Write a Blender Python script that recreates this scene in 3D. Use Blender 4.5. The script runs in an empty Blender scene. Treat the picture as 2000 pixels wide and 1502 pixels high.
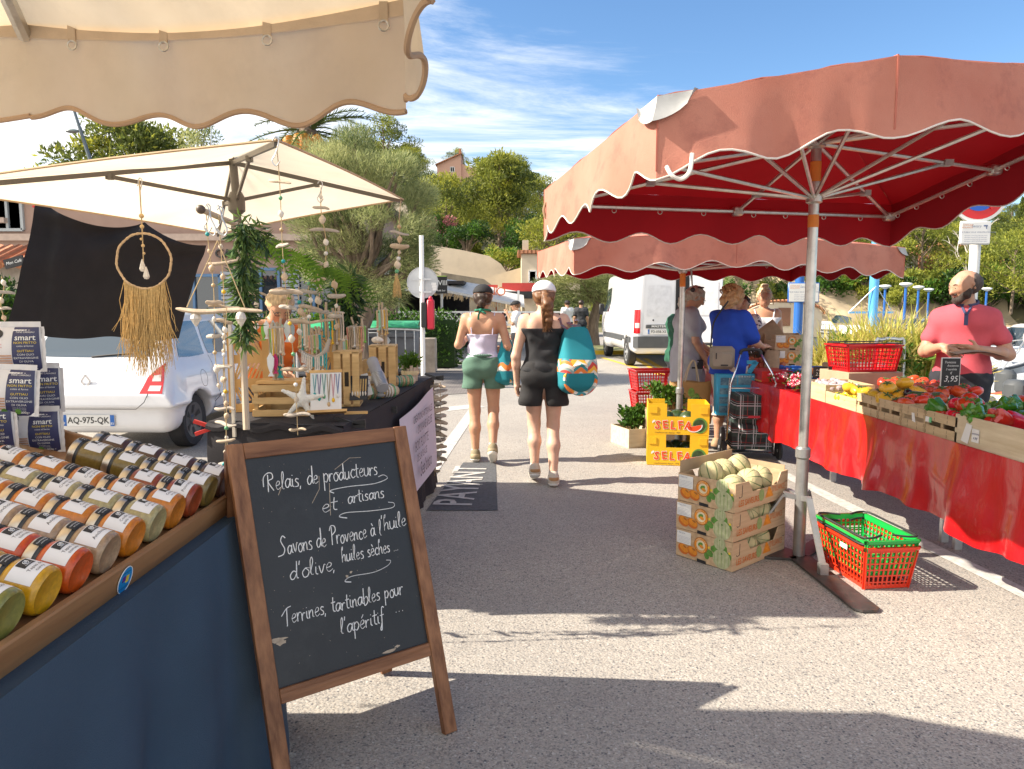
import bpy, math, random
import numpy as np
from mathutils import Vector, Matrix
R = math.radians
random.seed(7); rng = np.random.default_rng(7)
C = bpy.context.scene.collection
CAM_H, FPX, TILT = 1.48, 1400.0, math.atan(151 / 1400)
cd = bpy.data.cameras.new('camera'); cam = bpy.data.objects.new('camera', cd); C.objects.link(cam)
cam.location = (0, 0, CAM_H); cam.rotation_euler = (math.pi / 2 - TILT, 0, 0)
cd.sensor_fit = 'HORIZONTAL'; cd.sensor_width = 36; cd.lens = FPX / 2000 * 36; cd.clip_start = .02; cd.clip_end = 3000
bpy.context.scene.camera = cam
SUN_DIR = Vector((-1.22, -0.08, 1.0)).normalized()          # towards the sun
sd = bpy.data.lights.new('sun', 'SUN'); sd.energy = 4.7; sd.angle = R(.55); sd.color = (1, .905, .765)
so = bpy.data.objects.new('sun', sd); C.objects.link(so); so.rotation_euler = SUN_DIR.to_track_quat('Z', 'Y').to_euler()
so.location = (-20, 5, 30)
W = bpy.data.worlds.new('World'); bpy.context.scene.world = W; W.use_nodes = True
def world():
 nt = W.node_tree; N = nt.nodes; L = nt.links; N.clear()
 out = N.new('ShaderNodeOutputWorld'); bg = N.new('ShaderNodeBackground'); sky = N.new('ShaderNodeTexSky')
 sky.sky_type = 'NISHITA'; sky.sun_disc = False; sky.sun_elevation = math.asin(SUN_DIR.z)
 sky.sun_rotation = math.atan2(SUN_DIR.x, SUN_DIR.y); sky.air_density = 1.0; sky.dust_density = .3; sky.ozone_density = 3.0
 bg.inputs[1].default_value = .094
 tc = N.new('ShaderNodeTexCoord'); sep = N.new('ShaderNodeSeparateXYZ'); L.new(tc.outputs['Generated'], sep.inputs[0])
 def m(op, a, b=None):
  n = N.new('ShaderNodeMath'); n.operation = op
  for i, v in enumerate((a, b)):
   if v is None: continue
   if isinstance(v, (int, float)): n.inputs[i].default_value = v
   else: L.new(v, n.inputs[i])
  return n.outputs[0]
 zz = m('ADD', m('MAXIMUM', sep.outputs[2], 0), .12)
 cb = N.new('ShaderNodeCombineXYZ'); L.new(m('DIVIDE', sep.outputs[0], zz), cb.inputs[0]); L.new(m('DIVIDE', sep.outputs[1], zz), cb.inputs[1])
 mp = N.new('ShaderNodeMapping'); L.new(cb.outputs[0], mp.inputs[0]); mp.inputs['Rotation'].default_value = (0, 0, R(-28)); mp.inputs['Scale'].default_value = (.55, 1.5, 1)
 mp.inputs['Location'].default_value = (.3, .9, 0)
 n1 = N.new('ShaderNodeTexNoise'); n1.inputs['Scale'].default_value = 1.1; n1.inputs['Detail'].default_value = 9; n1.inputs['Roughness'].default_value = .66; n1.inputs['Distortion'].default_value = .7
 L.new(mp.outputs[0], n1.inputs['Vector'])
 n2 = N.new('ShaderNodeTexNoise'); n2.inputs['Scale'].default_value = .45; n2.inputs['Detail'].default_value = 3; L.new(cb.outputs[0], n2.inputs['Vector'])
 bias = m('ADD', m('ADD', m('MULTIPLY', sep.outputs[0], -.36), m('MULTIPLY', m('MAXIMUM', m('MULTIPLY', sep.outputs[1], -1), 0), .6)), m('MULTIPLY', m('SUBTRACT', .35, sep.outputs[2]), .30))  # includes unseen cloud added behind the camera to whiten the fill light
 v = m('ADD', m('ADD', n1.outputs[0], m('MULTIPLY', m('SUBTRACT', n2.outputs[0], .5), .55)), bias)
 rp = N.new('ShaderNodeMapRange'); rp.interpolation_type = 'SMOOTHSTEP'; L.new(v, rp.inputs[0]); rp.inputs[1].default_value = .425; rp.inputs[2].default_value = .77; rp.inputs[4].default_value = .95
 mx = N.new('ShaderNodeMixRGB'); L.new(rp.outputs[0], mx.inputs[0]); hs = N.new('ShaderNodeHueSaturation'); hs.inputs['Saturation'].default_value = 1.12; L.new(sky.outputs[0], hs.inputs['Color']); L.new(hs.outputs[0], mx.inputs[1]); mx.inputs[2].default_value = (7.6, 7.4, 7.1, 1)
 L.new(mx.outputs[0], bg.inputs[0]); L.new(bg.outputs[0], out.inputs[0])
world()
vs = bpy.context.scene.view_settings; vs.view_transform = 'Standard'; vs.look = 'None'; vs.exposure = 1.2; vs.gamma = 1; vs.use_curve_mapping = False
cy = bpy.context.scene.cycles; cy.max_bounces = 8; cy.transparent_max_bounces = 24; cy.diffuse_bounces = 3; cy.glossy_bounces = 3; cy.transmission_bounces = 6
try: cy.use_denoising = True
except Exception: pass
ct, st = math.cos(TILT), math.sin(TILT)
def ray(px, py):
 cx, c_ = (px - 1000) / FPX, (751 - py) / FPX
 return Vector((cx, ct + c_ * st, -st + c_ * ct))
def P(px, py, Y):
 d = ray(px, py); return Vector((0, 0, CAM_H)) + d * (Y / d.y)
def G(px, py, z=0.0):
 d = ray(px, py); return Vector((0, 0, CAM_H)) + d * ((z - CAM_H) / d.z)
_M = {}
def _mix(N, L, f, a, b):
 x = N.new('ShaderNodeMixRGB')
 for i, v in enumerate((f, a, b)):
  if isinstance(v, (int, float)): x.inputs[i].default_value = v
  elif isinstance(v, (tuple, list)): x.inputs[i].default_value = (*v[:3], 1)
  else: L.new(v, x.inputs[i])
 return x.outputs[0]
def noise(N, L, scale, det=4, vec=None, stretch=None, rough=.6):
 n = N.new('ShaderNodeTexNoise'); n.inputs['Scale'].default_value = scale; n.inputs['Detail'].default_value = det; n.inputs['Roughness'].default_value = rough
 if vec is None: vec = N.new('ShaderNodeTexCoord').outputs['Object']
 if stretch:
  mp = N.new('ShaderNodeMapping'); mp.inputs['Scale'].default_value = stretch; L.new(vec, mp.inputs[0]); vec = mp.outputs[0]
 L.new(vec, n.inputs['Vector']); return n.outputs[0]
def ramp(N, L, v, a, b, to0=0, to1=1):
 r = N.new('ShaderNodeMapRange'); L.new(v, r.inputs[0]); r.inputs[1].default_value = a; r.inputs[2].default_value = b; r.inputs[3].default_value = to0; r.inputs[4].default_value = to1
 return r.outputs[0]
def mat(name, col, rough=.6, metal=0, var=.12, scale=7, bump=0, bscale=60, col2=None, coat=0, trans=0, stretch=None, spec=.5, objvar=0, sss=0, dirt=None, alpha=None):
 if name in _M: return _M[name]
 M = bpy.data.materials.new(name); M.use_nodes = True; nt = M.node_tree; N = nt.nodes; L = nt.links
 b = N['Principled BSDF']; out = N['Material Output']; b.inputs['Roughness'].default_value = rough; b.inputs['Metallic'].default_value = metal
 b.inputs['Specular IOR Level'].default_value = spec; b.inputs['Coat Weight'].default_value = coat; b.inputs['Coat Roughness'].default_value = .08
 n = noise(N, L, scale, 5, None, stretch)
 lo = tuple(c * (1 - var) for c in col); hi = col2 or tuple(min(1, c * (1 + var)) for c in col)
 c = _mix(N, L, ramp(N, L, n, .3, .7), lo, hi)
 if dirt:
  c = _mix(N, L, ramp(N, L, noise(N, L, dirt[1], 8, None, None, .7), .52, .72, 0, dirt[2] if len(dirt) > 2 else .7), c, dirt[0])
 if objvar:
  oi = N.new('ShaderNodeObjectInfo'); hs = N.new('ShaderNodeHueSaturation')
  L.new(ramp(N, L, oi.outputs['Random'], 0, 1, 1 - objvar, 1 + objvar), hs.inputs['Value'])
  L.new(ramp(N, L, oi.outputs['Random'], 0, 1, .5 + objvar * .06, .5 - objvar * .06), hs.inputs['Hue']); L.new(c, hs.inputs['Color']); c = hs.outputs[0]
 L.new(c, b.inputs['Base Color'])
 if sss: b.inputs['Subsurface Weight'].default_value = sss; b.inputs['Subsurface Radius'].default_value = (.012, .005, .003); b.inputs['Subsurface Scale'].default_value = 1
 if bump:
  bp = N.new('ShaderNodeBump'); bp.inputs['Strength'].default_value = min(1, bump); bp.inputs['Distance'].default_value = .01 * max(1, bump)
  L.new(noise(N, L, bscale, 5, None, stretch), bp.inputs['Height']); L.new(bp.outputs[0], b.inputs['Normal'])
 if trans:
  t = N.new('ShaderNodeBsdfTranslucent'); L.new(c, t.inputs[0]); ms = N.new('ShaderNodeMixShader'); ms.inputs[0].default_value = trans
  L.new(b.outputs[0], ms.inputs[1]); L.new(t.outputs[0], ms.inputs[2]); L.new(ms.outputs[0], out.inputs[0])
 _M[name] = M; return M
def glass(name, col=(.9, .95, .95), rough=.02, mixd=.0, dcol=(.02, .03, .04)):
 if name in _M: return _M[name]
 M = bpy.data.materials.new(name); M.use_nodes = True; N = M.node_tree.nodes; b = N['Principled BSDF']
 b.inputs['Base Color'].default_value = (*dcol, 1); b.inputs['Roughness'].default_value = rough; b.inputs['Coat Weight'].default_value = 1; b.inputs['Coat Roughness'].default_value = .01
 b.inputs['Specular IOR Level'].default_value = .9
 if mixd:
  L = M.node_tree.links; t = N.new('ShaderNodeBsdfTransparent'); t.inputs[0].default_value = (*col, 1); ms = N.new('ShaderNodeMixShader'); ms.inputs[0].default_value = mixd
  L.new(b.outputs[0], ms.inputs[1]); L.new(t.outputs[0], ms.inputs[2]); L.new(ms.outputs[0], N['Material Output'].inputs[0])
 _M[name] = M; return M
def wood(name, c1, c2, rough=.6, sc=(40, 3, 40), bump=.25, spec=.4):
 return mat(name, c1, rough, col2=c2, var=.15, scale=1.0, stretch=sc, bump=bump, bscale=1.6, spec=spec)
def frame(o, x, y, z=None):
 x = Vector(x); y = Vector(y); z = Vector(z) if z is not None else x.cross(y).normalized()
 m = Matrix.Identity(4); m.col[0][:3] = x; m.col[1][:3] = y; m.col[2][:3] = z; m.col[3][:3] = o
 return m
def rotz(a, o=(0, 0, 0)): return Matrix.Translation(Vector(o)) @ Matrix.Rotation(a, 4, 'Z')
_fcache = {}
def text_geo(s, shear=0, bold=0, ext=0):
 k = (s, shear, bold, ext)
 if k not in _fcache:
  cu = bpy.data.curves.new('lettering', 'FONT'); cu.body = s; cu.size = 1; cu.shear = shear; cu.offset = bold; cu.extrude = ext; cu.align_x = 'CENTER'; cu.align_y = 'CENTER'; cu.resolution_u = 2
  ob = bpy.data.objects.new('lettering', cu); C.objects.link(ob); dg = bpy.context.evaluated_depsgraph_get(); me = bpy.data.meshes.new_from_object(ob.evaluated_get(dg))
  _fcache[k] = ([tuple(v.co) for v in me.vertices], [tuple(p.vertices) for p in me.polygons]); bpy.data.objects.remove(ob); bpy.data.meshes.remove(me); bpy.data.curves.remove(cu)
 return _fcache[k]
class MB:
 def __init__(s, m=None): s.v = []; s.f = []; s.mi = []; s.sl = []; s.cur = 0; s.M = None; s.use(m) if m else None
 def use(s, m):
  if m not in s.sl: s.sl.append(m)
  s.cur = s.sl.index(m); return s
 def raw(s, vs, fs, M=None):
  o = len(s.v); M = M if M is not None else s.M
  if M is not None: vs = [M @ Vector(v) for v in vs]
  s.v += [tuple(v) for v in vs]; s.f += [tuple(i + o for i in f) for f in fs]; s.mi += [s.cur] * len(fs); return s
 def box(s, c, d, M=None, taper=1.0, bev=0.0):
  x, y, z = (k / 2 for k in d)
  if bev:
   b = min(bev, x * .9, y * .9, z * .9); vs = []; ri = lambda i, j, k: 0
   pts = {}
   for sx in (-1, 1):
    for sy in (-1, 1):
     for sz in (-1, 1):
      for a in range(3):
       p = [sx * (x - b), sy * (y - b), sz * (z - b)]; p[a] += (sx, sy, sz)[a] * b
       t = taper if sz > 0 else 1
       pts[(sx, sy, sz, a)] = len(vs); vs.append((c[0] + p[0] * t, c[1] + p[1] * t, c[2] + p[2]))
   fs = []
   for a in range(3):
    u, w = (a + 1) % 3, (a + 2) % 3
    for sg in (-1, 1):
     q = []
     for (su, sw) in ((-1, -1), (1, -1), (1, 1), (-1, 1)):
      k = [0, 0, 0]; k[a] = sg; k[u] = su; k[w] = sw; q.append(pts[(*k, a)])
     fs.append(q if sg > 0 else q[::-1])
    for su in (-1, 1):
     for sw in (-1, 1):
      k0 = [0, 0, 0]; k1 = [0, 0, 0]; k0[a] = -1; k1[a] = 1; k0[u] = k1[u] = su; k0[w] = k1[w] = sw
      q = [pts[(*k0, u)], pts[(*k1, u)], pts[(*k1, w)], pts[(*k0, w)]]
      fs.append(q if su * sw < 0 else q[::-1])
   for sx in (-1, 1):
    for sy in (-1, 1):
     for sz in (-1, 1):
      q = [pts[(sx, sy, sz, a)] for a in range(3)]; fs.append(q if sx * sy * sz > 0 else q[::-1])
   return s.raw(vs, fs, M)
  vs = [(c[0] + i * x * (taper if k > 0 else 1), c[1] + j * y * (taper if k > 0 else 1), c[2] + k * z) for k in (-1, 1) for j in (-1, 1) for i in (-1, 1)]
  return s.raw(vs, [(0, 2, 3, 1), (4, 5, 7, 6), (0, 1, 5, 4), (2, 6, 7, 3), (0, 4, 6, 2), (1, 3, 7, 5)], M)
 def bar(s, a, b, w, t=None, up=(0, 0, 1)):
  a, b = Vector(a), Vector(b); d = b - a; l = d.length; d.normalize(); u = Vector(up)
  x = d.cross(u)
  if x.length < 1e-4: x = d.cross(Vector((0, 1, 0)))
  x.normalize(); u = x.cross(d); return s.box((0, l / 2, 0), (w, l, t or w), frame(a, x, d, u))
 def quad(s, a, b, c, d): return s.raw([a, b, c, d], [(0, 1, 2, 3)])
 def poly(s, pts): return s.raw(pts, [tuple(range(len(pts)))])
 def prism(s, pts, z0, z1, M=None):
  n = len(pts); vs = [(p[0], p[1], z0) for p in pts] + [(p[0], p[1], z1) for p in pts]
  return s.raw(vs, [tuple(range(n))[::-1], tuple(range(n, 2 * n))] + [(i, (i + 1) % n, n + (i + 1) % n, n + i) for i in range(n)], M)
 def tube(s, path, r, n=8, cap=True, flat=1.0):
  path = [Vector(p) for p in path]; k = len(path); r = r if isinstance(r, (list, tuple)) else [r] * k; vs = []; fs = []; pu = None
  for i, p in enumerate(path):
   d = (path[min(i + 1, k - 1)] - path[max(i - 1, 0)])
   if d.length < 1e-7: d = Vector((0, 0, 1))
   d.normalize()
   if pu is None: pu = d.orthogonal().normalized()
   x = pu - d * pu.dot(d); x = x.normalized() if x.length > 1e-5 else d.orthogonal().normalized(); pu = x; y = d.cross(x)
   for j in range(n):
    a = 2 * math.pi * j / n; vs.append(p + (x * math.cos(a) + y * math.sin(a) * flat) * r[i])
  for i in range(k - 1):
   for j in range(n): fs.append((i * n + j, i * n + (j + 1) % n, (i + 1) * n + (j + 1) % n, (i + 1) * n + j))
  if cap: fs += [tuple(range(n))[::-1], tuple((k - 1) * n + j for j in range(n))]
  return s.raw(vs, fs)
 def lathe(s, prof, n=16, M=None, cap=True):
  k = len(prof); vs = [(r * math.cos(2 * math.pi * j / n), r * math.sin(2 * math.pi * j / n), z) for r, z in prof for j in range(n)]
  fs = [(i * n + j, i * n + (j + 1) % n, (i + 1) * n + (j + 1) % n, (i + 1) * n + j) for i in range(k - 1) for j in range(n)]
  flat = not cap or k == 2 and abs(prof[0][1] - prof[1][1]) < 1e-6 or (k == 2 and abs(prof[0][0] - prof[1][0]) < 1e-6)
  if not flat and prof[0][0] > 1e-6: fs.append(tuple(range(n))[::-1])
  if not flat and prof[-1][0] > 1e-6: fs.append(tuple((k - 1) * n + j for j in range(n)))
  return s.raw(vs, fs, M)
 def ball(s, c, r, n=12, M=None, lump=0, lobes=0, lob=.0):
  r = r if isinstance(r, (tuple, list)) else (r, r, r); m = max(6, n // 2 + 2); vs = []
  for i in range(m + 1):
   t = math.pi * i / m
   for j in range(n):
    a = 2 * math.pi * j / n; k = 1 + (lob * math.cos(lobes * a) * math.sin(t) if lobes else 0) + (random.uniform(-lump, lump) if lump and 0 < i < m else 0)
    vs.append((c[0] + r[0] * k * math.sin(t) * math.cos(a), c[1] + r[1] * k * math.sin(t) * math.sin(a), c[2] - r[2] * math.cos(t) * (1 if not lobes else 1 - .12 * (abs(math.cos(t)) ** 6))))
  return s.raw(vs, [(i * n + j, i * n + (j + 1) % n, (i + 1) * n + (j + 1) % n, (i + 1) * n + j) for i in range(m) for j in range(n)], M)
 def grid(s, fn, nu, nv, closed=False):
  vs = [fn(i / nu, j / nv) for j in range(nv + 1) for i in range(nu + 1)]; w = nu + 1
  return s.raw(vs, [(j * w + i, j * w + i + 1, (j + 1) * w + i + 1, (j + 1) * w + i) for j in range(nv) for i in range(nu)])
 def text(s, t, M, size=1, sx=1, shear=0, bold=0, mp=None, ext=0):
  vs, fs = text_geo(t, shear, bold, ext); vs = [Vector((x * size * sx, y * size, z)) for x, y, z in vs]
  if mp: vs = [mp(v) for v in vs]; M = Matrix.Identity(4)
  return s.raw(vs, fs, M)
 def build(s, name, parent=None, world=False, smooth=True, ang=38, mats=None):
  me = bpy.data.meshes.new(name); me.from_pydata(s.v, [], s.f)
  for m in (mats or s.sl): me.materials.append(m)
  if len(s.sl) > 1: me.polygons.foreach_set('material_index', np.array(s.mi, dtype=np.int32))
  if smooth:
   me.polygons.foreach_set('use_smooth', np.ones(len(s.f), dtype=bool))
   try: me.set_sharp_from_angle(angle=R(ang))
   except Exception: pass
  return link(name, me, parent, world)
def link(name, me, parent=None, world=False):
 o = bpy.data.objects.new(name, me); C.objects.link(o)
 if parent is not None:
  o.parent = parent
  if world: me.transform((Matrix.Translation(rootloc(parent)) @ parent_rot(parent)).inverted())
 return o
def rootloc(o):
 v = Vector(o.location)
 while o.parent: o = o.parent; v = v + o.location
 return v
def parent_rot(o):
 a = o.rotation_euler.z
 while o.parent: o = o.parent; a += o.rotation_euler.z
 return Matrix.Rotation(a, 4, 'Z')
def tag(o, label, cat, group=None, kind=None):
 if label: o['label'] = label
 if cat: o['category'] = cat
 if group: o['group'] = group
 if kind: o['kind'] = kind
 return o
def thing(name, label, cat, loc=(0, 0, 0), rz=0, group=None):
 o = bpy.data.objects.new(name, None); C.objects.link(o); o.empty_display_size = .05; o.location = loc; o.rotation_euler = (0, 0, rz); return tag(o, label, cat, group)
def solo(mb, name, label, cat, loc=(0, 0, 0), rz=0, group=None, world=False, kind=None, **k):
 o = mb.build(name, None, **k);
 if world: o.data.transform((Matrix.Translation(Vector(loc)) @ Matrix.Rotation(rz, 4, 'Z')).inverted())
 o.location = loc; o.rotation_euler = (0, 0, rz); return tag(o, label, cat, group, kind)
def struct(mb, name, **k):
 o = mb.build(name, None, **k); o['kind'] = 'structure'; return o
def dup(root, loc, rz=None, label=None, group=None, scale=None, rot=None):
 def cp(o, par):
  c = o.copy(); C.objects.link(c)
  if par is not None: c.parent = par
  for ch in list(o.children): cp(ch, c)
  return c
 r = cp(root, None); r.location = loc
 if rz is not None: r.rotation_euler = (0, 0, rz)
 if rot is not None: r.rotation_euler = rot
 if label: r['label'] = label
 if group: r['group'] = group
 if scale: r.scale = scale if isinstance(scale, (tuple, list)) else (scale,) * 3
 return r
def crom(pts, n=6):
 pts = [Vector(p) for p in pts]
 if len(pts) < 3: return pts
 out = []
 for i in range(len(pts) - 1):
  p0, p1, p2, p3 = pts[max(i - 1, 0)], pts[i], pts[i + 1], pts[min(i + 2, len(pts) - 1)]
  for k in range(n):
   t = k / n; out.append(.5 * ((2 * p1) + (p2 - p0) * t + (2 * p0 - 5 * p1 + 4 * p2 - p3) * t * t + (3 * p1 - p0 - 3 * p2 + p3) * t ** 3))
 out.append(pts[-1]); return out
class SDF:
 def __init__(s, lo, hi, vox):
  s.lo = np.array(lo, float); s.vox = vox; s.n = np.ceil((np.array(hi) - s.lo) / vox).astype(int) + 1; s.F = np.full(s.n, 1.0, np.float32)
  s.ax = [s.lo[i] + vox * np.arange(s.n[i]) for i in range(3)]
 def _sub(s, lo, hi):
  a = np.clip(np.floor((np.array(lo) - s.lo) / s.vox).astype(int), 0, s.n); b = np.clip(np.ceil((np.array(hi) - s.lo) / s.vox).astype(int) + 1, 0, s.n)
  sl = tuple(slice(int(x), int(y)) for x, y in zip(a, b)); g = np.meshgrid(*[s.ax[i][sl[i]] for i in range(3)], indexing='ij', sparse=True); return sl, g
 def _put(s, sl, d, k):
  F = s.F[sl]
  if F.size == 0: return
  if k > 0:
   h = np.clip(.5 + .5 * (d - F) / k, 0, 1); s.F[sl] = d * (1 - h) + F * h - k * h * (1 - h)
  else: s.F[sl] = np.minimum(F, d)
 def cap(s, a, b, ra, rb=None, k=.03, sc=(1, 1, 1)):
  rb = ra if rb is None else rb; a = np.array(a, float); b = np.array(b, float); m = max(ra, rb) + k + 2 * s.vox; m = m / np.array([min(1, x) for x in sc])
  sl, (x, y, z) = s._sub(np.minimum(a, b) - m, np.maximum(a, b) + m); sc = np.array(sc, float); ba = (b - a) * sc
  px, py, pz = (x - a[0]) * sc[0], (y - a[1]) * sc[1], (z - a[2]) * sc[2]; dd = max(float(ba @ ba), 1e-9)
  h = np.clip((px * ba[0] + py * ba[1] + pz * ba[2]) / dd, 0, 1)
  d = (np.sqrt((px - ba[0] * h) ** 2 + (py - ba[1] * h) ** 2 + (pz - ba[2] * h) ** 2) - (ra + (rb - ra) * h)) / max(sc)
  s._put(sl, d, k); return s
 def ell(s, c, r, k=.03):
  c = np.array(c, float); r = np.array(r, float); m = r + k + 2 * s.vox; sl, (x, y, z) = s._sub(c - m, c + m)
  q = np.sqrt(((x - c[0]) / r[0]) ** 2 + ((y - c[1]) / r[1]) ** 2 + ((z - c[2]) / r[2]) ** 2); s._put(sl, (q - 1) * min(r), k); return s
 def clip(s, n, off):   # keep points with n.p < off
  x, y, z = np.meshgrid(*s.ax, indexing='ij', sparse=True); s.F = np.maximum(s.F, (n[0] * x + n[1] * y + n[2] * z - off).astype(np.float32)); return s
 def fn(s, f):
  g = np.meshgrid(*s.ax, indexing='ij', sparse=True); s.F = f(s.F, *g).astype(np.float32); return s
 def geo(s):
  F = s.F; F[0], F[-1] = 1, 1; F[:, 0], F[:, -1] = 1, 1; F[:, :, 0], F[:, :, -1] = 1, 1
  S = F < 0; nx, ny, nz = F.shape
  def cor(A, c): return A[c[0]:nx - 1 + c[0], c[1]:ny - 1 + c[1], c[2]:nz - 1 + c[2]]
  cs = [(i, j, k) for i in (0, 1) for j in (0, 1) for k in (0, 1)]; cnt = sum(cor(S, c).astype(np.int8) for c in cs); act = (cnt > 0) & (cnt < 8)
  ids = np.full(act.shape, -1, np.int64); idx = np.argwhere(act); ids[act] = np.arange(len(idx)); pos = np.zeros((len(idx), 3)); n = np.zeros(len(idx))
  val = {c: cor(F, c)[act] for c in cs}
  for a in cs:
   for ax in range(3):
    if a[ax]: continue
    b = list(a); b[ax] = 1; b = tuple(b); fa, fb = val[a], val[b]; m = (fa < 0) != (fb < 0); t = fa[m] / (fa[m] - fb[m]); p = np.tile(np.array(a, float), (m.sum(), 1)); p[:, ax] += t; pos[m] += p; n[m] += 1
  V = s.lo + (idx + pos / n[:, None]) * s.vox; Q = []
  for ax in range(3):
   o1, o2 = [(1, 2), (2, 0), (0, 1)][ax]; A = S[tuple(slice(0, -1) if i == ax else slice(1, -1) for i in range(3))]; B = S[tuple(slice(1, None) if i == ax else slice(1, -1) for i in range(3))]
   e = np.argwhere(A != B); up = A[tuple(e.T)]; e = e + np.array([0 if i == ax else 1 for i in range(3)])
   d1 = np.zeros(3, int); d1[o1] = 1; d2 = np.zeros(3, int); d2[o2] = 1
   q = np.stack([ids[tuple((e - d1 - d2).T)], ids[tuple((e - d2).T)], ids[tuple(e.T)], ids[tuple((e - d1).T)]], 1); q[~up] = q[~up][:, ::-1]; Q.append(q)
  return V, np.concatenate(Q)
 def build(s, name, m, parent=None, world=False):
  V, Q = s.geo(); return np_mesh(name, V, Q, [m], parent, world)
def np_mesh(name, V, Q, mats, parent=None, world=False, mi=None, smooth=True):
 V = np.asarray(V, np.float32); Q = np.asarray(Q, np.int32); k = Q.shape[1]; me = bpy.data.meshes.new(name); me.vertices.add(len(V)); me.vertices.foreach_set('co', V.ravel())
 me.loops.add(Q.size); me.loops.foreach_set('vertex_index', Q.ravel()); me.polygons.add(len(Q)); me.polygons.foreach_set('loop_start', np.arange(len(Q), dtype=np.int32) * k)
 for m in mats: me.materials.append(m)
 if mi is not None: me.polygons.foreach_set('material_index', np.asarray(mi, np.int32))
 me.polygons.foreach_set('use_smooth', np.full(len(Q), bool(smooth))); me.update(calc_edges=True); me.validate(); return link(name, me, parent, world)
def leaves(name, centres, spread, count, size, mats, parent=None, aspect=.45, world=False, up=0.0, outward=.5, weights=None, drop=0, bend=.25, dirs=None):
 """count leaf faces scattered in gaussian-ish clumps around centres (k,3); spread scalar or (k,3)"""
 c = np.asarray(centres, float); k = len(c); i = rng.choice(k, count, p=weights); sp = np.asarray(spread, float)
 sp = sp[i] if sp.ndim == 2 else np.broadcast_to(sp, (count, 3)); d = rng.normal(size=(count, 3)); d /= np.linalg.norm(d, axis=1)[:, None]; r = rng.random(count) ** .42
 p = c[i] + d * r[:, None] * sp
 a = rng.normal(size=(count, 3)) + d * outward * 2 + np.array([0, 0, up * 2 - drop * 2]); a /= np.linalg.norm(a, axis=1)[:, None]
 if dirs is not None: a = a * .5 + dirs[i]; a /= np.linalg.norm(a, axis=1)[:, None]
 b = np.cross(a, rng.normal(size=(count, 3)) + np.array([0, 0, .8])); b /= np.linalg.norm(b, axis=1)[:, None] + 1e-9; n = np.cross(a, b); s = size * rng.uniform(.6, 1.4, count)[:, None]; w = s * aspect
 V = np.stack([p, p + a * s * .5 + b * w * .5 + n * s * bend * .3, p + a * s, p + a * s * .5 - b * w * .5 + n * s * bend * .3], 1).reshape(-1, 3); Q = np.arange(count * 4).reshape(-1, 4)
 mi = (rng.random(k) * len(mats)).astype(int)[i] if len(mats) > 1 else None
 if mi is not None: f = rng.random(count) < .3; mi[f] = rng.integers(0, len(mats), f.sum())
 return np_mesh(name, V, Q, mats, parent, world, mi, smooth=False)
# ================================================================== ground, water, hills
def asphalt(name, dark=1.0, big=.10):
 M = bpy.data.materials.new(name); M.use_nodes = True; N = M.node_tree.nodes; L = M.node_tree.links; b = N['Principled BSDF']; b.inputs['Roughness'].default_value = .8; b.inputs['Specular IOR Level'].default_value = .35
 tc = N.new('ShaderNodeTexCoord').outputs['Object']
 def vor(sc):
  v = N.new('ShaderNodeTexVoronoi'); v.inputs['Scale'].default_value = sc; L.new(tc, v.inputs['Vector']); s = N.new('ShaderNodeSeparateColor'); L.new(v.outputs['Color'], s.inputs[0]); return v.outputs['Distance'], s.outputs[0], s.outputs[1]
 d1, c1, e1 = vor(80); d2, c2, e2 = vor(175)
 def stones(c):
  r = N.new('ShaderNodeValToRGB'); L.new(c, r.inputs[0]); els = r.color_ramp.elements; r.color_ramp.interpolation = 'CONSTANT'
  cols = [(0, (.09, .095, .105)), (.13, (.30, .285, .26)), (.3, (.42, .382, .333)), (.5, (.355, .335, .305)), (.66, (.48, .435, .375)), (.84, (.23, .20, .18)), (.93, (.55, .53, .49))]
  els[0].position, els[0].color = 0, (*[k * dark for k in cols[0][1]], 1); els[1].position, els[1].color = cols[1][0], (*[k * dark for k in cols[1][1]], 1)
  for p, k in cols[2:]: e = els.new(p); e.color = (*[q * dark for q in k], 1)
  return r.outputs[0]
 fine = _mix(N, L, .40, stones(c2), (.34 * dark, .308 * dark, .268 * dark))
 sel = ramp(N, L, e1, .35, .4)                       # some large stones show between the fine grit
 edge = ramp(N, L, d1, .45, .3)
 mm = N.new('ShaderNodeMath'); mm.operation = 'MULTIPLY'; L.new(sel, mm.inputs[0]); L.new(edge, mm.inputs[1])
 col = _mix(N, L, mm.outputs[0], fine, stones(c1))
 n = noise(N, L, .55, 6, tc, None, .65); col = _mix(N, L, ramp(N, L, n, .35, .7, .0, .45), col, (.20 * dark, .19 * dark, .18 * dark))
 n = noise(N, L, 3.1, 6, tc, None, .7); col = _mix(N, L, ramp(N, L, n, .58, .75, .0, .35), col, (.13, .125, .12))
 L.new(col, b.inputs['Base Color'])
 bp = N.new('ShaderNodeBump'); bp.inputs['Strength'].default_value = .55; bp.inputs['Distance'].default_value = .004; bp.invert = True; L.new(d1, bp.inputs['Height']); L.new(bp.outputs[0], b.inputs['Normal']); return M
M_asph = asphalt('asphalt')
HB = [(6.7, -100), (6.7, 14), (9, 24), (17, 40), (20, 62), (140, 62), (140, -100)]
g = MB(M_asph); g.poly([(-500, -100, 0)] + [(x, y, 0) for x, y in HB] + [(500, -100, 0), (500, 1000, 0), (-500, 1000, 0)])
M_quay = mat('quay_stone', (.42, .39, .34), .85, var=.25, scale=3, bump=.4, bscale=18)
g.use(M_quay)
for (x0, y0), (x1, y1) in zip(HB[:-1], HB[1:]): g.quad((x0, y0, 0), (x1, y1, 0), (x1, y1, -1.6), (x0, y0, -1.6))
struct(g, 'ground', smooth=False)
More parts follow.
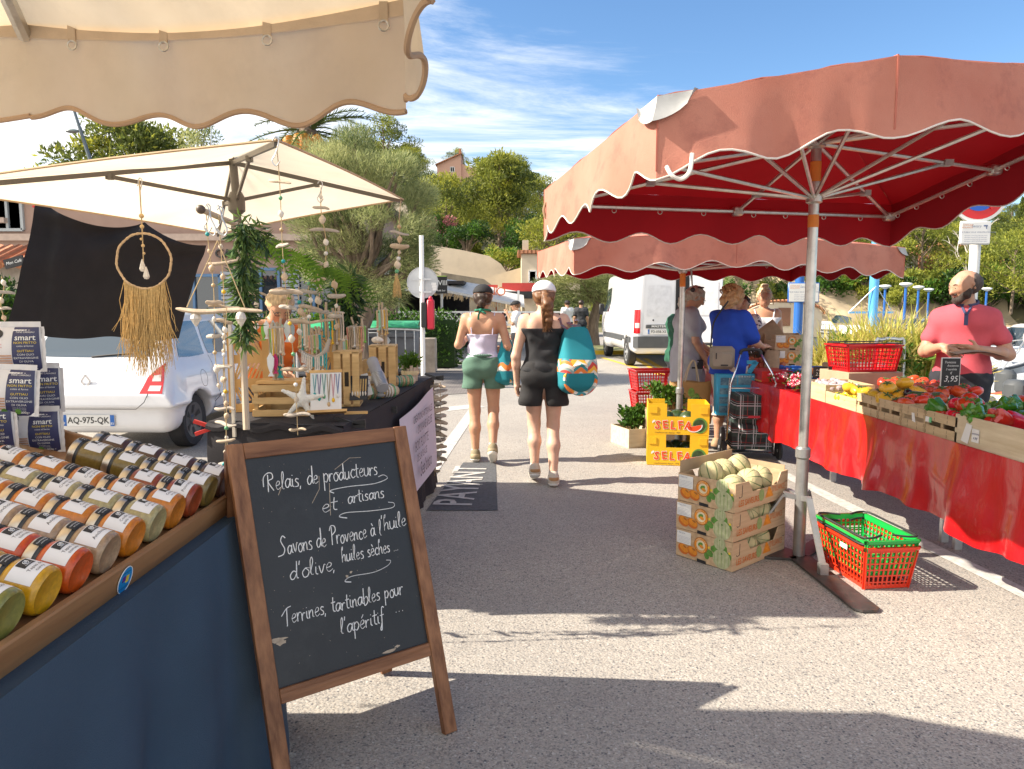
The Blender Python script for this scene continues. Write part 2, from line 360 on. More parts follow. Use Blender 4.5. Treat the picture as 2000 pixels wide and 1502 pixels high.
def water_mat():
 M = bpy.data.materials.new('harbour_water'); M.use_nodes = True; N = M.node_tree.nodes; L = M.node_tree.links; b = N['Principled BSDF']
 b.inputs['Base Color'].default_value = (.03, .06, .06, 1); b.inputs['Roughness'].default_value = .08; b.inputs['Specular IOR Level'].default_value = .6
 bp = N.new('ShaderNodeBump'); bp.inputs['Strength'].default_value = .5; bp.inputs['Distance'].default_value = .08; L.new(noise(N, L, 1.6, 5, None, (1, 2.2, 1)), bp.inputs['Height']); L.new(bp.outputs[0], b.inputs['Normal']); return M
w = MB(water_mat()); w.quad((5.5, -99, -.75), (142, -99, -.75), (142, 64, -.75), (5.5, 64, -.75)); struct(w, 'water')
def sstep(a, b, x): t = max(0, min(1, (x - a) / (b - a))); return t * t * (3 - 2 * t)
def HILL(x, y):
 lat = sstep(-70, -34, x) * (1 - sstep(-10, 16, x) * .62); c = 21 * sstep(40, 112, y) * lat
 r = 16 * sstep(66, 140, y) * sstep(18, 62, x); b = 6 * sstep(-20, -75, x) * 0
 return max(c, r) + b + .8 * math.sin(x * .21 + y * .13) * sstep(50, 80, y)
M_earth = mat('hill_earth', (.24, .19, .12), .95, col2=(.13, .14, .05), scale=.12, bump=.6, bscale=1.2)
g = MB(M_earth); g.grid(lambda u, v: ((-110 + 300 * u), 38 + 150 * v, -3 if -110 + 300 * u > 14.5 and 38 + 150 * v < 63.5 else HILL(-110 + 300 * u, 38 + 150 * v) - .05), 100, 50); struct(g, 'hill')
M_paint = mat('worn_road_paint', (.50, .48, .45), .75, var=.25, scale=22, dirt=((.31, .29, .265), 7, 1.0))
M_patch = mat('dark_asphalt_patch', (.085, .088, .095), .85, var=.3, scale=40, bump=.4, bscale=160)
M_yel = mat('yellow_road_paint', (.62, .42, .05), .75, var=.2, scale=12, dirt=((.33, .30, .22), 5, .8))
def flat(px, z=.004): return [G(a, b, z) for a, b in px]
m = MB(M_patch); m.poly(flat([(905, 903), (968, 903), (972, 997), (832, 997)])); m.use(M_paint)
a, b_ = G(893, 985, .008), G(928, 912, .008); d = (b_ - a); L_ = d.length; ux = d.normalized(); uy = Vector((-ux.y, ux.x, 0))
m.text('PAYANT', frame(a + d * .5 + uy * .02, ux, uy, (0, 0, 1)), .42, 1.05 * L_ / 1.6, bold=.012); struct(m, 'parking_lettering', smooth=False)
m = MB(M_paint)
def stripe(p, q, w):
 a, b = G(*p, .004), G(*q, .004); n = Vector((-(b - a).y, (b - a).x, 0)).normalized() * w / 2; m.quad(a - n, b - n, b + n, a + n)
stripe((1530, 925), (2040, 1178), .12); stripe((1470, 905), (1500, 905), .3); stripe((862, 800), (935, 792), .35); stripe((834, 930), (925, 800), .14); stripe((845, 762), (905, 760), .2)
struct(m, 'parking_lines', smooth=False)
m = MB(M_yel)
for p, q in (((1300, 735), (1225, 690)), ((1330, 742), (1260, 700)), ((1175, 698), (1300, 735))): stripe(p, q, .14)
struct(m, 'yellow_lines', smooth=False)
def paver_mat():
 M = bpy.data.materials.new('grey_pavers'); M.use_nodes = True; N = M.node_tree.nodes; L = M.node_tree.links; b = N['Principled BSDF']; b.inputs['Roughness'].default_value = .85
 t = N.new('ShaderNodeTexBrick'); t.inputs['Scale'].default_value = 5; t.inputs['Color1'].default_value = (.15, .13, .125, 1); t.inputs['Color2'].default_value = (.21, .19, .175, 1); t.inputs['Mortar'].default_value = (.1, .09, .085, 1); t.inputs['Mortar Size'].default_value = .03
 L.new(N.new('ShaderNodeTexCoord').outputs['Object'], t.inputs['Vector']); L.new(t.outputs[0], b.inputs['Base Color']); return M
m = MB(paver_mat()); m.poly(flat([(560, 725), (905, 722), (915, 768), (560, 790)], .006)); struct(m, 'paving', smooth=False)
m = MB(mat('yellow_kerb_paint', (.68, .45, .03), .7, var=.15, scale=5)); m.box((4.5, 22.6, .06), (6.5, .3, .12)); m.use(mat('dry_verge', (.28, .25, .12), .95, col2=(.13, .16, .05), scale=3)); m.box((4.5, 24.4, .05), (6.5, 3.2, .10)); struct(m, 'kerb')
# ================================================================== trees and plants
def leafm(n, c, t=.45, v=.35): return mat(n, c, .55, var=v, scale=1.5, trans=t, objvar=.16, spec=.3)
M_pine = [leafm('pine_needles_light', (.34, .35, .05)), leafm('pine_needles_mid', (.22, .25, .042)), leafm('pine_needles_dark', (.10, .13, .03))]
M_bark = mat('bark', (.19, .14, .10), .9, var=.35, scale=6, bump=.8, bscale=14, stretch=(3, 3, .7))
M_tam = [leafm('tamarisk_sprays_pale', (.42, .43, .19)), leafm('tamarisk_sprays', (.31, .34, .14)), leafm('tamarisk_sprays_dark', (.13, .17, .065))]
M_hed = [leafm('glossy_leaf_bright', (.10, .20, .018), .3), leafm('glossy_leaf', (.055, .13, .015), .25), leafm('glossy_leaf_dark', (.025, .06, .012), .2)]
def pine(label, loc, h=9, w=4.2, seed=0, flatn=.5, n=3600, ms=None, lean=0, cat='tree', name='pine_tree', group=None, leaf=.42, base=.42, clumps=17):
 global rng; old = rng; rng = np.random.default_rng(seed + 50); random.seed(seed)
 t = thing(name, label, cat, loc, 0, group); b = MB(M_bark); top = Vector((lean, 0, h * .86)); path = crom([(0, 0, -.6), (lean * .2 + .15, .1, h * .3), (lean * .6, 0, h * .6), top], 4)
 b.tube(path, [h * .022 * (1 - .75 * i / (len(path) - 1)) for i in range(len(path))], 7); cs = []; sp = []
 for i in range(clumps):
  z = base + (1 - base) * (i + .5) / clumps; rr = w * .5 * (math.sin(math.pi * min(1, (z - base) / (1 - base) * .75 + .22)) ** .7); a = i * 2.4 + random.uniform(-.5, .5); q = rr * random.uniform(.35, 1.0)
  p = Vector((lean * z + q * math.cos(a), q * math.sin(a), h * z - random.uniform(0, .05) * h)); cs.append(p); s = w * random.uniform(.13, .24); sp.append((s, s, s * flatn))
  j = path[min(len(path) - 1, max(1, int(len(path) * max(.25, z - .22))))]; b.tube([j, (j + p) / 2 + Vector((0, 0, -.02 * h)), p], [h * .007, h * .005, h * .002], 5, False)
 b.build('trunk', t); leaves('crown', cs, np.array(sp), n, leaf, ms or M_pine, t, aspect=.34, up=.35, outward=.5); rng = old; return t
def bush(label, loc, r, n, ms, leaf=.15, cat='shrub', name='shrub', seed=1, aspect=.5, group=None, clumps=12, zmul=1.0):
 global rng; old = rng; rng = np.random.default_rng(seed + 9); random.seed(seed); cs = []; sp = []
 for i in range(clumps):
  a = random.uniform(0, 6.28); q = r * math.sqrt(random.random()) * .75; cs.append((q * math.cos(a), q * math.sin(a), r * zmul * random.uniform(.25, .95) * (1.25 - .6 * q / r))); s = r * random.uniform(.25, .42); sp.append((s, s, s * .8))
 t = thing(name, label, cat, loc, 0, group); b = MB(M_bark)
 for c in cs: b.tube([(0, 0, -.2), (c[0] * .4, c[1] * .4, c[2] * .5), c], [r * .04, r * .03, r * .012], 5, False)
 b.build('stem', t); leaves('foliage', cs, np.array(sp), n, leaf, ms, t, aspect=aspect, up=.3); rng = old; return t
protoA = pine('tall bright green pine in the middle of the wooded hill, bare pale trunk below', P(975, 470, 62), 7.2, 5.2, 3, .55, 5200, base=.45, leaf=.36)
protos = [pine('pine tree with a rounded crown on the wooded hillside', (-16, 92, HILL(-16, 92) - 2), 9, 7.5, 5, .6, 6000, leaf=.31),
  pine('pine tree with a flat spreading crown on the wooded hillside', (-1, 98, HILL(-1, 98) - 2), 8, 8.5, 6, .4, 6000, base=.5, leaf=.31),
  pine('dense dark pine tree on the wooded hillside', (-20, 84, HILL(-20, 84) - 3), 8.5, 6.5, 8, .7, 6000, leaf=.31, ms=[M_pine[2], M_pine[1]], base=.25)]
rr = random.Random(11); placed = [(-12, 92), (-2, 98), (-20, 84)]; nt = 0; LB = ['pine tree with a rounded crown on the wooded hillside', 'pine tree with a flat spreading crown on the wooded hillside', 'dense dark pine tree on the wooded hillside']
for o, l in zip(protos, LB): o['group'] = ('rounded', 'flat', 'dark')[LB.index(l)] + ' pines on the hillside'
for tries in range(2600):
 if tries % 2: x, y = rr.uniform(-34, 22), rr.uniform(58, 122)
 else: x, y = rr.uniform(24, 105), rr.uniform(70, 138)
 if y < 72 and -30 < x < -12: continue
 ux_ = 1000 + 1400 * x / y
 if ux_ > 2120 or ux_ < 520: continue
 if 800 < ux_ < 930 and 80 < y < 112 and abs(ux_ - 868) < 45: continue
 if any((x - a) ** 2 + (y - b) ** 2 < (4.3 + .012 * y) ** 2 for a, b in placed): continue
 k = rr.randrange(3); lim = float(np.interp(ux_, [500, 850, 930, 1050, 1250, 1500, 1800, 2100], [290, 296, 312, 345, 420, 440, 405, 405])); lim = max(lim, 345) if abs(ux_ - 880) < 62 and y < 95 else lim
 sc_ = min(rr.uniform(.62, .98), ((600 - lim) / 1400 * y + 1.48 - HILL(x, y)) / (9 * .97))
 if sc_ < .4: continue
 placed.append((x, y)); dup(protos[k], (x, y, HILL(x, y)), rr.uniform(0, 6.28), LB[k], ('rounded', 'flat', 'dark')[k] + ' pines on the hillside', sc_); nt += 1
 if nt > 112: break
pine('dark spreading umbrella pine with yellow tips above the tiled roof', P(270, 330, 46) + Vector((0, 0, -8)), 10.8, 9.4, 21, .42, 15000, leaf=.36, base=.52, clumps=34, name='umbrella_pine', ms=[M_pine[2], M_pine[2], M_pine[1], M_pine[0]])
pine('light feathery tree right of the umbrella pine above the parasol', P(395, 320, 44) + Vector((0, 0, -6)), 8.5, 3.4, 22, .9, 2600, ms=M_tam, leaf=.22, base=.5)
pine('wide dark green pine beside the tall bright one on the hill', P(905, 480, 66), 5.6, 6, 31, .5, 5200, ms=[M_pine[2], M_pine[1], M_pine[0]], leaf=.3, base=.2, clumps=22)
pine('pine tree leaning over the red houses by the harbour', P(1795, 585, 68), 8.5, 7.5, 33, .6, 5200, leaf=.33, base=.25)
pine('broad bright pine at the far right above the boats', P(1975, 600, 60), 6.2, 8, 34, .6, 5200, leaf=.3, base=.2, ms=[M_pine[0], M_pine[1]])
pine('low pine on the slope between the blue posts', P(1655, 595, 72), 7, 7.5, 35, .6, 4200, leaf=.33, base=.2)
pine('round low pine left of the pale blue crane post', P(1630, 590, 66), 5, 6, 36, .7, 3200, leaf=.3, base=.15, ms=[M_pine[0], M_pine[1]])
def cypress(label, loc, h, r):
 t = thing('cypress_tree', label, 'tree', loc); b = MB(M_bark); b.tube([(0, 0, -.5), (0, 0, h * .9)], [.15, .03], 6); b.build('trunk', t); cs = [(0, 0, h * (i + .5) / 14) for i in range(14)]; sp = np.array([(r * math.sin(math.pi * (.12 + .85 * (i / 13))) ** .6 + .05,) * 2 + (h / 16,) for i in range(14)]); leaves('crown', cs, sp, 2600, .28, [M_pine[2], M_pine[1]], t, up=1.0, outward=.2); return t
cypress('tall slim dark cypress at the right edge of the hillside', P(1988, 545, 80), 8.6, .9)
M_dead = mat('bleached_dead_wood', (.55, .50, .43), .85, var=.15)
b = MB(M_dead); o = P(1893, 585, 62); random.seed(3)
def limb(p, d, l, r, dep):
 q = p + d * l; mid = (p + q) / 2 + Vector((random.uniform(-.12, .12) * l,) * 3); b.tube(crom([p, mid, q], 3), [r, r * .95, r * .9, r * .82, r * .75, r * .7, r * .6][:7], 6, False)
 if dep:
  for k in range(2 + (dep > 2)): limb(q if k < 2 else mid, (d + Vector((random.uniform(-1, 1), random.uniform(-.4, .4), random.uniform(-.15, .7)))).normalized(), l * .72, r * .62, dep - 1)
limb(o, Vector((.05, 0, 1)), 2.6, .16, 4); solo(b, 'dead_tree', 'bleached dead tree with bare branches on the right hillside', 'tree', o, world=True)
bush('round clipped green bush above the cream retaining wall', P(912, 492, 52), 2.0, 4200, M_hed, .16, seed=4)
M_ole = [M_hed[1], M_hed[2], mat('pink_oleander_flower', (.62, .22, .25), .6, trans=.3)]
bush('pink flowering oleander on the slope above the wall', P(850, 478, 56), 2.1, 4200, M_ole, .17, name='oleander', seed=5)
bush('yellow green bush at the right end of the cream wall', P(985, 535, 47), 1.7, 3200, [M_hed[0], M_pine[0]], .16, seed=6)
bush('bushy green shrub below the tall pine on the hill', P(1030, 490, 58), 2.4, 3200, M_hed, .18, seed=7)
bush('low hedge bush left of the clipped round bush', P(868, 492, 53), 1.5, 2600, M_hed, .15, seed=8)
bush('leafy shrub in the gap between the two red canopies', P(1080, 495, 50), 2.6, 3000, [M_pine[0], M_pine[1]], .2, seed=10)
bush('ivy shrub on the cliff edge left of the harbour hut', P(1412, 600, 34), 1.2, 2200, M_hed, .14, seed=11)
bush('bright green bush on the right slope beside the cypress', P(1930, 560, 66), 2.4, 3000, [M_hed[0], M_pine[0]], .22, seed=12)
bush('green shrub beside the sandy cliff behind the blue sign post', P(1690, 560, 62), 2.0, 2600, [M_hed[0], M_pine[0]], .2, seed=13)
bush('low scrub at the foot of the right hill', P(1760, 600, 58), 1.6, 2400, [M_pine[1], M_pine[0]], .2, seed=14)
LBS = ['leafy green bush on the far harbour shore', 'yellow green broom bush on the far harbour shore']
bp_ = [bush(LBS[0], (24, 66, HILL(24, 66)), 2.2, 2400, M_hed, .24, seed=61, group='green bushes on the far shore'), bush(LBS[1], (30, 67, HILL(30, 67)), 1.8, 2200, [M_pine[0], M_pine[1]], .24, seed=62, group='yellow bushes on the far shore')]
for i in range(150): x, y = rr.uniform(9, 66), (rr.uniform(62.5, 84) if i < 96 else rr.uniform(62.3, 65)); dup(bp_[i % 2], (x, y, HILL(x, y) - .1), rr.uniform(0, 6), LBS[i % 2], ('green', 'yellow')[i % 2] + ' bushes on the far shore', rr.uniform(.6, 1.35))
for i in range(44): x, y = rr.uniform(-30, 9), rr.uniform(48, 78); dup(bp_[i % 2], (x, y, HILL(x, y) - .1), rr.uniform(0, 6), ('leafy green bush on the slope of the pine hill', 'yellow green broom bush on the slope of the pine hill')[i % 2], ('green', 'yellow')[i % 2] + ' bushes on the pine hill', rr.uniform(.6, 1.25))
def tamarisk(label, loc, trunk, cs, sp, n, leaf, seed):
 global rng; old = rng; rng = np.random.default_rng(seed); random.seed(seed); t = thing('tamarisk_tree', label, 'tree', loc); b = MB(M_bark); tp = crom(trunk, 5); b.tube(tp, [.26 * (1 - .55 * i / len(tp)) for i in range(len(tp))], 9)
 for c in cs: j = tp[-1 - random.randrange(4)]; b.tube(crom([j, (j + Vector(c)) / 2 + Vector((random.uniform(-.3, .3), 0, random.uniform(-.25, .05))), c], 4), [.075 - .007 * i for i in range(9)], 6, False)
 b.build('trunk', t); dirs = np.array([(Vector(c) - tp[-1]).normalized()[:] for c in cs]); leaves('crown', cs, np.array(sp), n, leaf, M_tam, t, aspect=.085, up=.1, outward=.3, dirs=dirs * .55); rng = old; return t
o = Vector((-3.3, 14.6, 0)); random.seed(5); cs = []; sp = []
for px, py in ((600, 330), (640, 300), (690, 290), (730, 320), (770, 340), (800, 380), (590, 400), (640, 380), (690, 370), (740, 410), (800, 440), (620, 450), (670, 460), (720, 490), (780, 500), (815, 520), (650, 520), (700, 540), (760, 560), (610, 500), (680, 330), (660, 420), (735, 370), (815, 480), (780, 530)):
 for k in range(2): c = P(px + random.uniform(-18, 18), py + random.uniform(-14, 14), 14.6 + random.uniform(-.9, .9)) - o; cs.append(c); sp.append((.42, .5, .30))
tamarisk('large feathery tamarisk tree behind the craft stall', o, [(.4, 0, -.2), (.15, 0, .8), (.35, .1, 1.5), (.2, 0, 2.1)], cs, sp, 75000, .12, 3)
o = Vector(G(1160, 676)); cs = []; sp = []
for px, py in ((1075, 560), (1100, 545), (1130, 540), (1160, 545), (1190, 550), (1212, 570), (1090, 585), (1125, 580), (1200, 590), (1165, 570), (1230, 560), (1110, 600)):
 cs.append(P(px, py, o.y + random.uniform(-.8, .8)) - o); sp.append((.75, .7, .38))
tamarisk('small tamarisk with a leaning trunk on the verge by the white van', o, [(0, 0, -.1), (-.05, 0, .8), (.1, 0, 1.5), (.0, 0, 2.1)], cs, sp, 14000, .26, 4)
def palm(label, loc, h, L, n, seed, fruit=False, droop=1.0, col=(.10, .14, .035)):
 t = thing('palm_tree', label, 'palm tree', loc); random.seed(seed); b = MB(M_bark); k_ = .55 if h < 4 else 1; b.lathe([(.34 * k_, -.2), (.27 * k_, .4), (.25 * k_, h - .5), (.36 * k_, h - .1), (.2 * k_, h + .1)], 10); b.build('trunk', t); m = MB(leafm('palm_leaflet', col, .25))
 for k in range(n):
  a = k * 2.4 + random.uniform(-.3, .3); e = random.uniform(-.35, 1.3); d = Vector((math.cos(a), math.sin(a), 0)); pts = []; l = L * random.uniform(.8, 1.1)
  for i in range(13):
   u = i / 12; pts.append(Vector((0, 0, h)) + d * l * u * math.cos(e * (1 - .3 * u)) + Vector((0, 0, l * (u * math.sin(e) - droop * .55 * u * u))))
  m.tube(pts, [.035 * (1 - .8 * i / 12) for i in range(13)], 4, False)
  for i in range(1, 12):
   for hq in (0, .33, .66):
    q = pts[i].lerp(pts[i + 1], hq); tg = (pts[i + 1] - pts[i]).normalized(); side = tg.cross(Vector((0, 0, 1))).normalized(); ll = L * .2 * math.sin(math.pi * (.15 + .8 * i / 12)) * random.uniform(.8, 1.1)
    for s in (-1, 1): tip = q + (side * s * .8 + tg * .75 + Vector((0, 0, random.uniform(-.15, .3)))).normalized() * ll; wv = tg * .022 * L / 2; m.poly([q - wv, q + wv, tip])
 m.build('crown', t, smooth=False)
 if fruit:
  f = MB(mat('orange_dates', (.60, .22, .02), .5, var=.2))
  for k in range(5):
   a = random.uniform(3.4, 6.0); c = Vector((.55 * math.cos(a), .55 * math.sin(a), h - .55))
   f = MB(_M['orange_dates']); f.ball(c, (.2, .2, .36), 16, None, .22); f.build('fruit_bunch', t, ang=180)
palm('date palm with orange fruit rising behind the cream parasol', (P(612, 640, 22).x, 22, 0), 6.7, 2.5, 34, 2, True, .75)
palm('drooping palm tree beside the sandy cliff behind the women', (P(1440, 640, 26).x, 26, 0), 3.4, 2.0, 40, 4, False, 1.5, (.15, .15, .05))
palm('small fan of palm leaves in front of the restaurant', P(765, 612, 20), .5, 1.1, 16, 6, False, .9, (.14, .2, .04))
o = Vector((-4.5, 17.8, 0)); t = thing('hedge', 'clipped bright green hedge in front of the restaurant terrace', 'hedge', o)
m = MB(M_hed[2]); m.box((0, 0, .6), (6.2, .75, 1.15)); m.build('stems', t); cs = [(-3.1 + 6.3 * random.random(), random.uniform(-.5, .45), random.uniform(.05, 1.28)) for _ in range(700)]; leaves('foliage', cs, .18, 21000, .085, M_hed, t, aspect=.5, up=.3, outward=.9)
o = G(1760, 760); o = Vector((5.5, 10.4, 0)); t = thing('reed_clump', 'tall yellow green reed clump behind the fruit stall', 'plant', o); m = MB(leafm('reed_blade', (.60, .56, .12), .45)).use(leafm('reed_blade_dry', (.68, .53, .18), .45)); ms_ = list(m.sl)
m = MB(_M['reed_blade']); random.seed(8)
for i in range(2400):
 if i == 1500: m.use(_M['reed_blade_dry'])
 a = random.uniform(0, 6.28); q = .85 * math.sqrt(random.random()); b0 = Vector((q * math.cos(a) * 1.0 - .1, q * math.sin(a) * .7, 0)); hh = random.uniform(.75, 1.42) * (1.2 - .35 * abs(b0.x)); d = Vector((random.gauss(0, .3), random.gauss(0, .2), 0)); w = Vector((-d.y, d.x, 0)).normalized() * .015 if d.length > .01 else Vector((.015, 0, 0)); p1 = b0 + d * .4 + Vector((0, 0, hh * .65)); p2 = b0 + d * 1.2 + Vector((0, 0, hh * random.uniform(.75, 1.05)))
 m.poly([b0 - w, b0 + w, p1 + w * .8, p1 - w * .8]); m.poly([p1 - w * .8, p1 + w * .8, p2])
m.build('blades', t, smooth=False); leaves('foliage', [(rr.uniform(-.85, .75), rr.uniform(-.75, .3), rr.uniform(.25, .95)) for _ in range(80)], .17, 5600, .13, [_M['reed_blade'], M_hed[0], _M['reed_blade_dry']], t, aspect=.22, up=.3, drop=.1); m = MB(mat('stone_planter', (.4, .38, .34), .9, var=.2)); m.box((0, 0, .14), (1.9, 1.3, .28), bev=.03); m.build('planter', t); t.scale = (1.15, 1.15, .98)
# ================================================================== buildings and walls
M_pinkw = mat('pink_render', (.37, .25, .20), .9, var=.07, scale=2, bump=.15, bscale=90)
M_cream = mat('cream_render', (.60, .51, .38), .9, var=.08, scale=1.2, bump=.15, bscale=40, dirt=((.45, .38, .29), 1.5, .5))
def tile_mat(n, c):
 M = mat(n, c, .8, var=.3, scale=9, bump=0); N = M.node_tree.nodes; L = M.node_tree.links; wv = N.new('ShaderNodeTexWave'); wv.inputs['Scale'].default_value = 1.6; wv.bands_direction = 'X'; L.new(N.new('ShaderNodeTexCoord').outputs['Object'], wv.inputs['Vector']); bp = N.new('ShaderNodeBump'); bp.inputs['Distance'].default_value = .08; L.new(wv.outputs[1], bp.inputs['Height']); L.new(bp.outputs[0], N['Principled BSDF'].inputs['Normal']); return M
M_tile = tile_mat('terracotta_tiles', (.42, .17, .08)); M_tiled = tile_mat('weathered_roof_tiles', (.17, .11, .10))
M_glass = glass('dark_window_glass'); M_white = mat('white_paint', (.78, .78, .76), .5, var=.04); M_black = mat('matt_black', (.02, .02, .022), .6, var=.2); M_steel = mat('galvanised_steel', (.55, .56, .57), .38, metal=.85, var=.12, scale=20)
def windowp(parent, c, w, h, d, fm, name='window', split=1, bars=True):
 f = MB(fm); x0, x1, z0, z1 = -w / 2, w / 2, -h / 2, h / 2
 for q, s in (((0, 0, z0), (w, d, .07)), ((0, 0, z1), (w, d, .07)), ((x0, 0, 0), (.07, d, h)), ((x1, 0, 0), (.07, d, h))): f.box((q[0], q[1], q[2]), s)
 for i in range(split): f.box((x0 + w * (i + 1) / (split + 1), 0, 0), (.06, d * .9, h))
 o = f.build(name, parent); o.location = c; p = MB(M_glass); p.box((0, .03, 0), (w - .05, .02, h - .05)); p.build('pane', o); return o
b0 = thing('pink_building', 'pink rendered building with a tiled roof behind the white car', 'building', (-11.3, 20, 0)); b0.scale = (1.12, 1.12, 1.12)
m = MB(M_pinkw); m.prism([(-9, 0), (6.2, 0), (6.2, 4.2), (2.2, 4.75), (-3.0, 4.1), (-9, 3.3)], 0, 9, frame((0, 9, 0), (1, 0, 0), (0, 0, 1), (0, -1, 0))); m.use(mat('pink_string_course', (.52, .40, .33), .9)); m.box((-1.4, -.06, 3.02), (15.2, .13, .16)); m.box((-3.2, -.10, 3.42), (2.0, .2, .12))
m.use(M_tiled);
for (xa, za), (xb, zb) in (((-9.3, 3.25), (2.2, 4.75)), ((2.2, 4.75), (6.5, 4.15))): m.raw([(xa, -.45, za), (xb, -.45, zb), (xb, 9.3, zb), (xa, 9.3, za), (xa, -.45, za + .16), (xb, -.45, zb + .16), (xb, 9.3, zb + .16), (xa, 9.3, za + .16)], [(0, 1, 2, 3), (7, 6, 5, 4), (0, 4, 5, 1), (3, 2, 6, 7), (1, 5, 6, 2), (0, 3, 7, 4)])
for i in range(34): u = i / 33; m.tube([(-9.3 + 11.5 * u, -.5, 3.37 + 1.5 * u), (-9.3 + 11.5 * u, 9.3, 3.37 + 1.5 * u)], .13, 6)
m.build('wall', b0)
windowp(b0, (-2.22, -.02, 3.66), .72, .92, .1, mat('aluminium_frame', (.42, .45, .46), .4, var=.05)); windowp(b0, (-5.4, -.02, 3.5), .72, .8, .1, _M['aluminium_frame'])
M_blue = mat('blue_shutter_paint', (.10, .20, .36), .5)
for x, z, w, h in ((2.25, 1.1, 1.3, 2.0), (3.9, 1.5, .9, 1.5), (5.2, 1.5, .9, 1.5), (-1.0, 1.1, 1.2, 2.1)): windowp(b0, (x, -.03, z), w, h, .1, M_blue, split=1)
mat('grey_shutter', (.34, .37, .42), .6)
for x in (3.15, 4.65):
 sh = MB(_M['grey_shutter'])
 for i in range(14): sh.box((x, -.08, .85 + i * .1), (.42, .05, .075))
 sh.build('shutter', b0)
m = MB(mat('dark_lettering', (.06, .055, .05), .5)); m.text('CAPITAINERIE', frame((3.75, -.05, 2.62), (1, 0, 0), (0, 0, 1)), .30, 1, bold=.01, ext=.03); m.build('wall_sign', b0)
o = MB(M_tile); p = P(10, 505, 13)
for i in range(9): o.tube([p + Vector((-.9 + .17 * i, -.35, -.12)), p + Vector((-.9 + .17 * i, .5, .22))], .085, 8)
o.use(mat('porch_stone', (.35, .31, .26), .9, var=.2)); o.box(tuple(p + Vector((-.2, .25, -1.2))), (1.6, .5, 2.2)); solo(o, 'tiled_porch', 'low stone porch with an orange tiled roof at the left edge', 'porch', (p.x, p.y, 0), world=True)
o = MB(M_black); p = P(28, 512, 12.3); o.box(p, (.34, .03, .16), Matrix.Translation(p) @ Matrix.Rotation(-.25, 4, 'Y') @ Matrix.Translation(-p)); o.use(M_white); o.text('Mon Café', frame(p + Vector((0, -.02, 0)), Vector((1, 0, .25)).normalized(), (-.25, 0, 1)), .07, shear=.3); o.use(M_black); o.bar(p + Vector((0, .02, 0)), p + Vector((0, .35, .0)), .03); solo(o, 'hanging_sign', 'small black hanging sign with white script beside the tiled porch', 'sign', p, world=True)
for lab, px, py, Y in (('bushy green plant left of the white car', 5, 600, 11), ): bush(lab, P(px, py + 40, Y), .6, 1500, M_hed, .09, seed=15)
m = MB(mat('dark_lamp_post', (.10, .13, .15), .5)); a, b_ = P(182, 330, 26), P(141, 205, 26); m.tube([Vector((a.x + 1.2, a.y, 0)), a, b_], [.1, .075, .045], 8); h = P(163, 256, 26); m.bar(h, P(150, 255, 26), .05)
t = thing('street_lamp', 'leaning dark street lamp above the tiled roof', 'street lamp', (a.x + 1.2, a.y, 0)); m.build('pole', t, world=True); m = MB(mat('lamp_head_grey', (.2, .25, .25), .4)); m.ball(P(141, 256, 26), (.24, .14, .075), 12); m.build('lamp_head', t, world=True)
m = MB(M_steel); a = P(413, 300, 30); m.tube([Vector((a.x, a.y, 0)), a, P(412, 222, 30)], [.05, .03, .012], 6); solo(m, 'antenna_mast', 'thin vertical antenna rod left of the date palm', 'antenna', (a.x, a.y, 0), world=True)
def wallpoly(name, label, cat, pts, Y, thick, m_, cap=None, lean=0):
 q = [P(x, y, Y) for x, y in pts]; o = Vector((q[0].x, Y, 0)); m = MB(m_); m.prism([(p.x - o.x, p.z) for p in q], 0, thick, frame((0, thick, 0), (1, 0, 0), (0, 0, 1), (0, -1, 0))); return solo(m, name, label, cat, o)
wallpoly('retaining_wall', 'high cream retaining wall with a sloping curved end', 'wall', [(800, 640), (800, 475), (835, 478), (900, 488), (955, 500), (978, 515), (990, 532), (993, 640)], 40, .6, M_cream)
wallpoly('retaining_wall', 'cream stair wall stepping down right of the curved wall', 'wall', [(935, 640), (938, 545), (1020, 522), (1022, 640)], 38, .5, M_cream)
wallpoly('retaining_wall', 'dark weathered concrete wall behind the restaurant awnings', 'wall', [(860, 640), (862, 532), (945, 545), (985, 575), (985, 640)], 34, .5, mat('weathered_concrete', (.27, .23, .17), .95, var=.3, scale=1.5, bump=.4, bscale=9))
wallpoly('retaining_wall', 'cream garden wall seen under the edge of the parasol', 'wall', [(640, 640), (640, 395), (700, 380), (790, 395), (812, 440), (812, 640)], 44, .6, M_cream)
h = thing('cream_house', 'cream house with a small tiled canopy and chimney by the restaurants', 'house', (P(1040, 600, 36).x, 36, 0)); m = MB(M_cream); m.box((.2, 1.5, 2), (1.5, 3, 4.2)); m.box((1.6, 1.4, 1.6), (1.5, 3, 3.2)); m.box((-.35, .4, 4.4), (.3, .3, .8)); m.build('wall', h); m = MB(M_tile); m.box((.2, 1.5, 4.2), (1.9, 3.4, .16)); m.box((-.25, -.3, 2.05), (1.0, .6, .12)); m.build('roof', h); windowp(h, (.0, -.02, 3.0), .35, .55, .08, M_white, split=0)
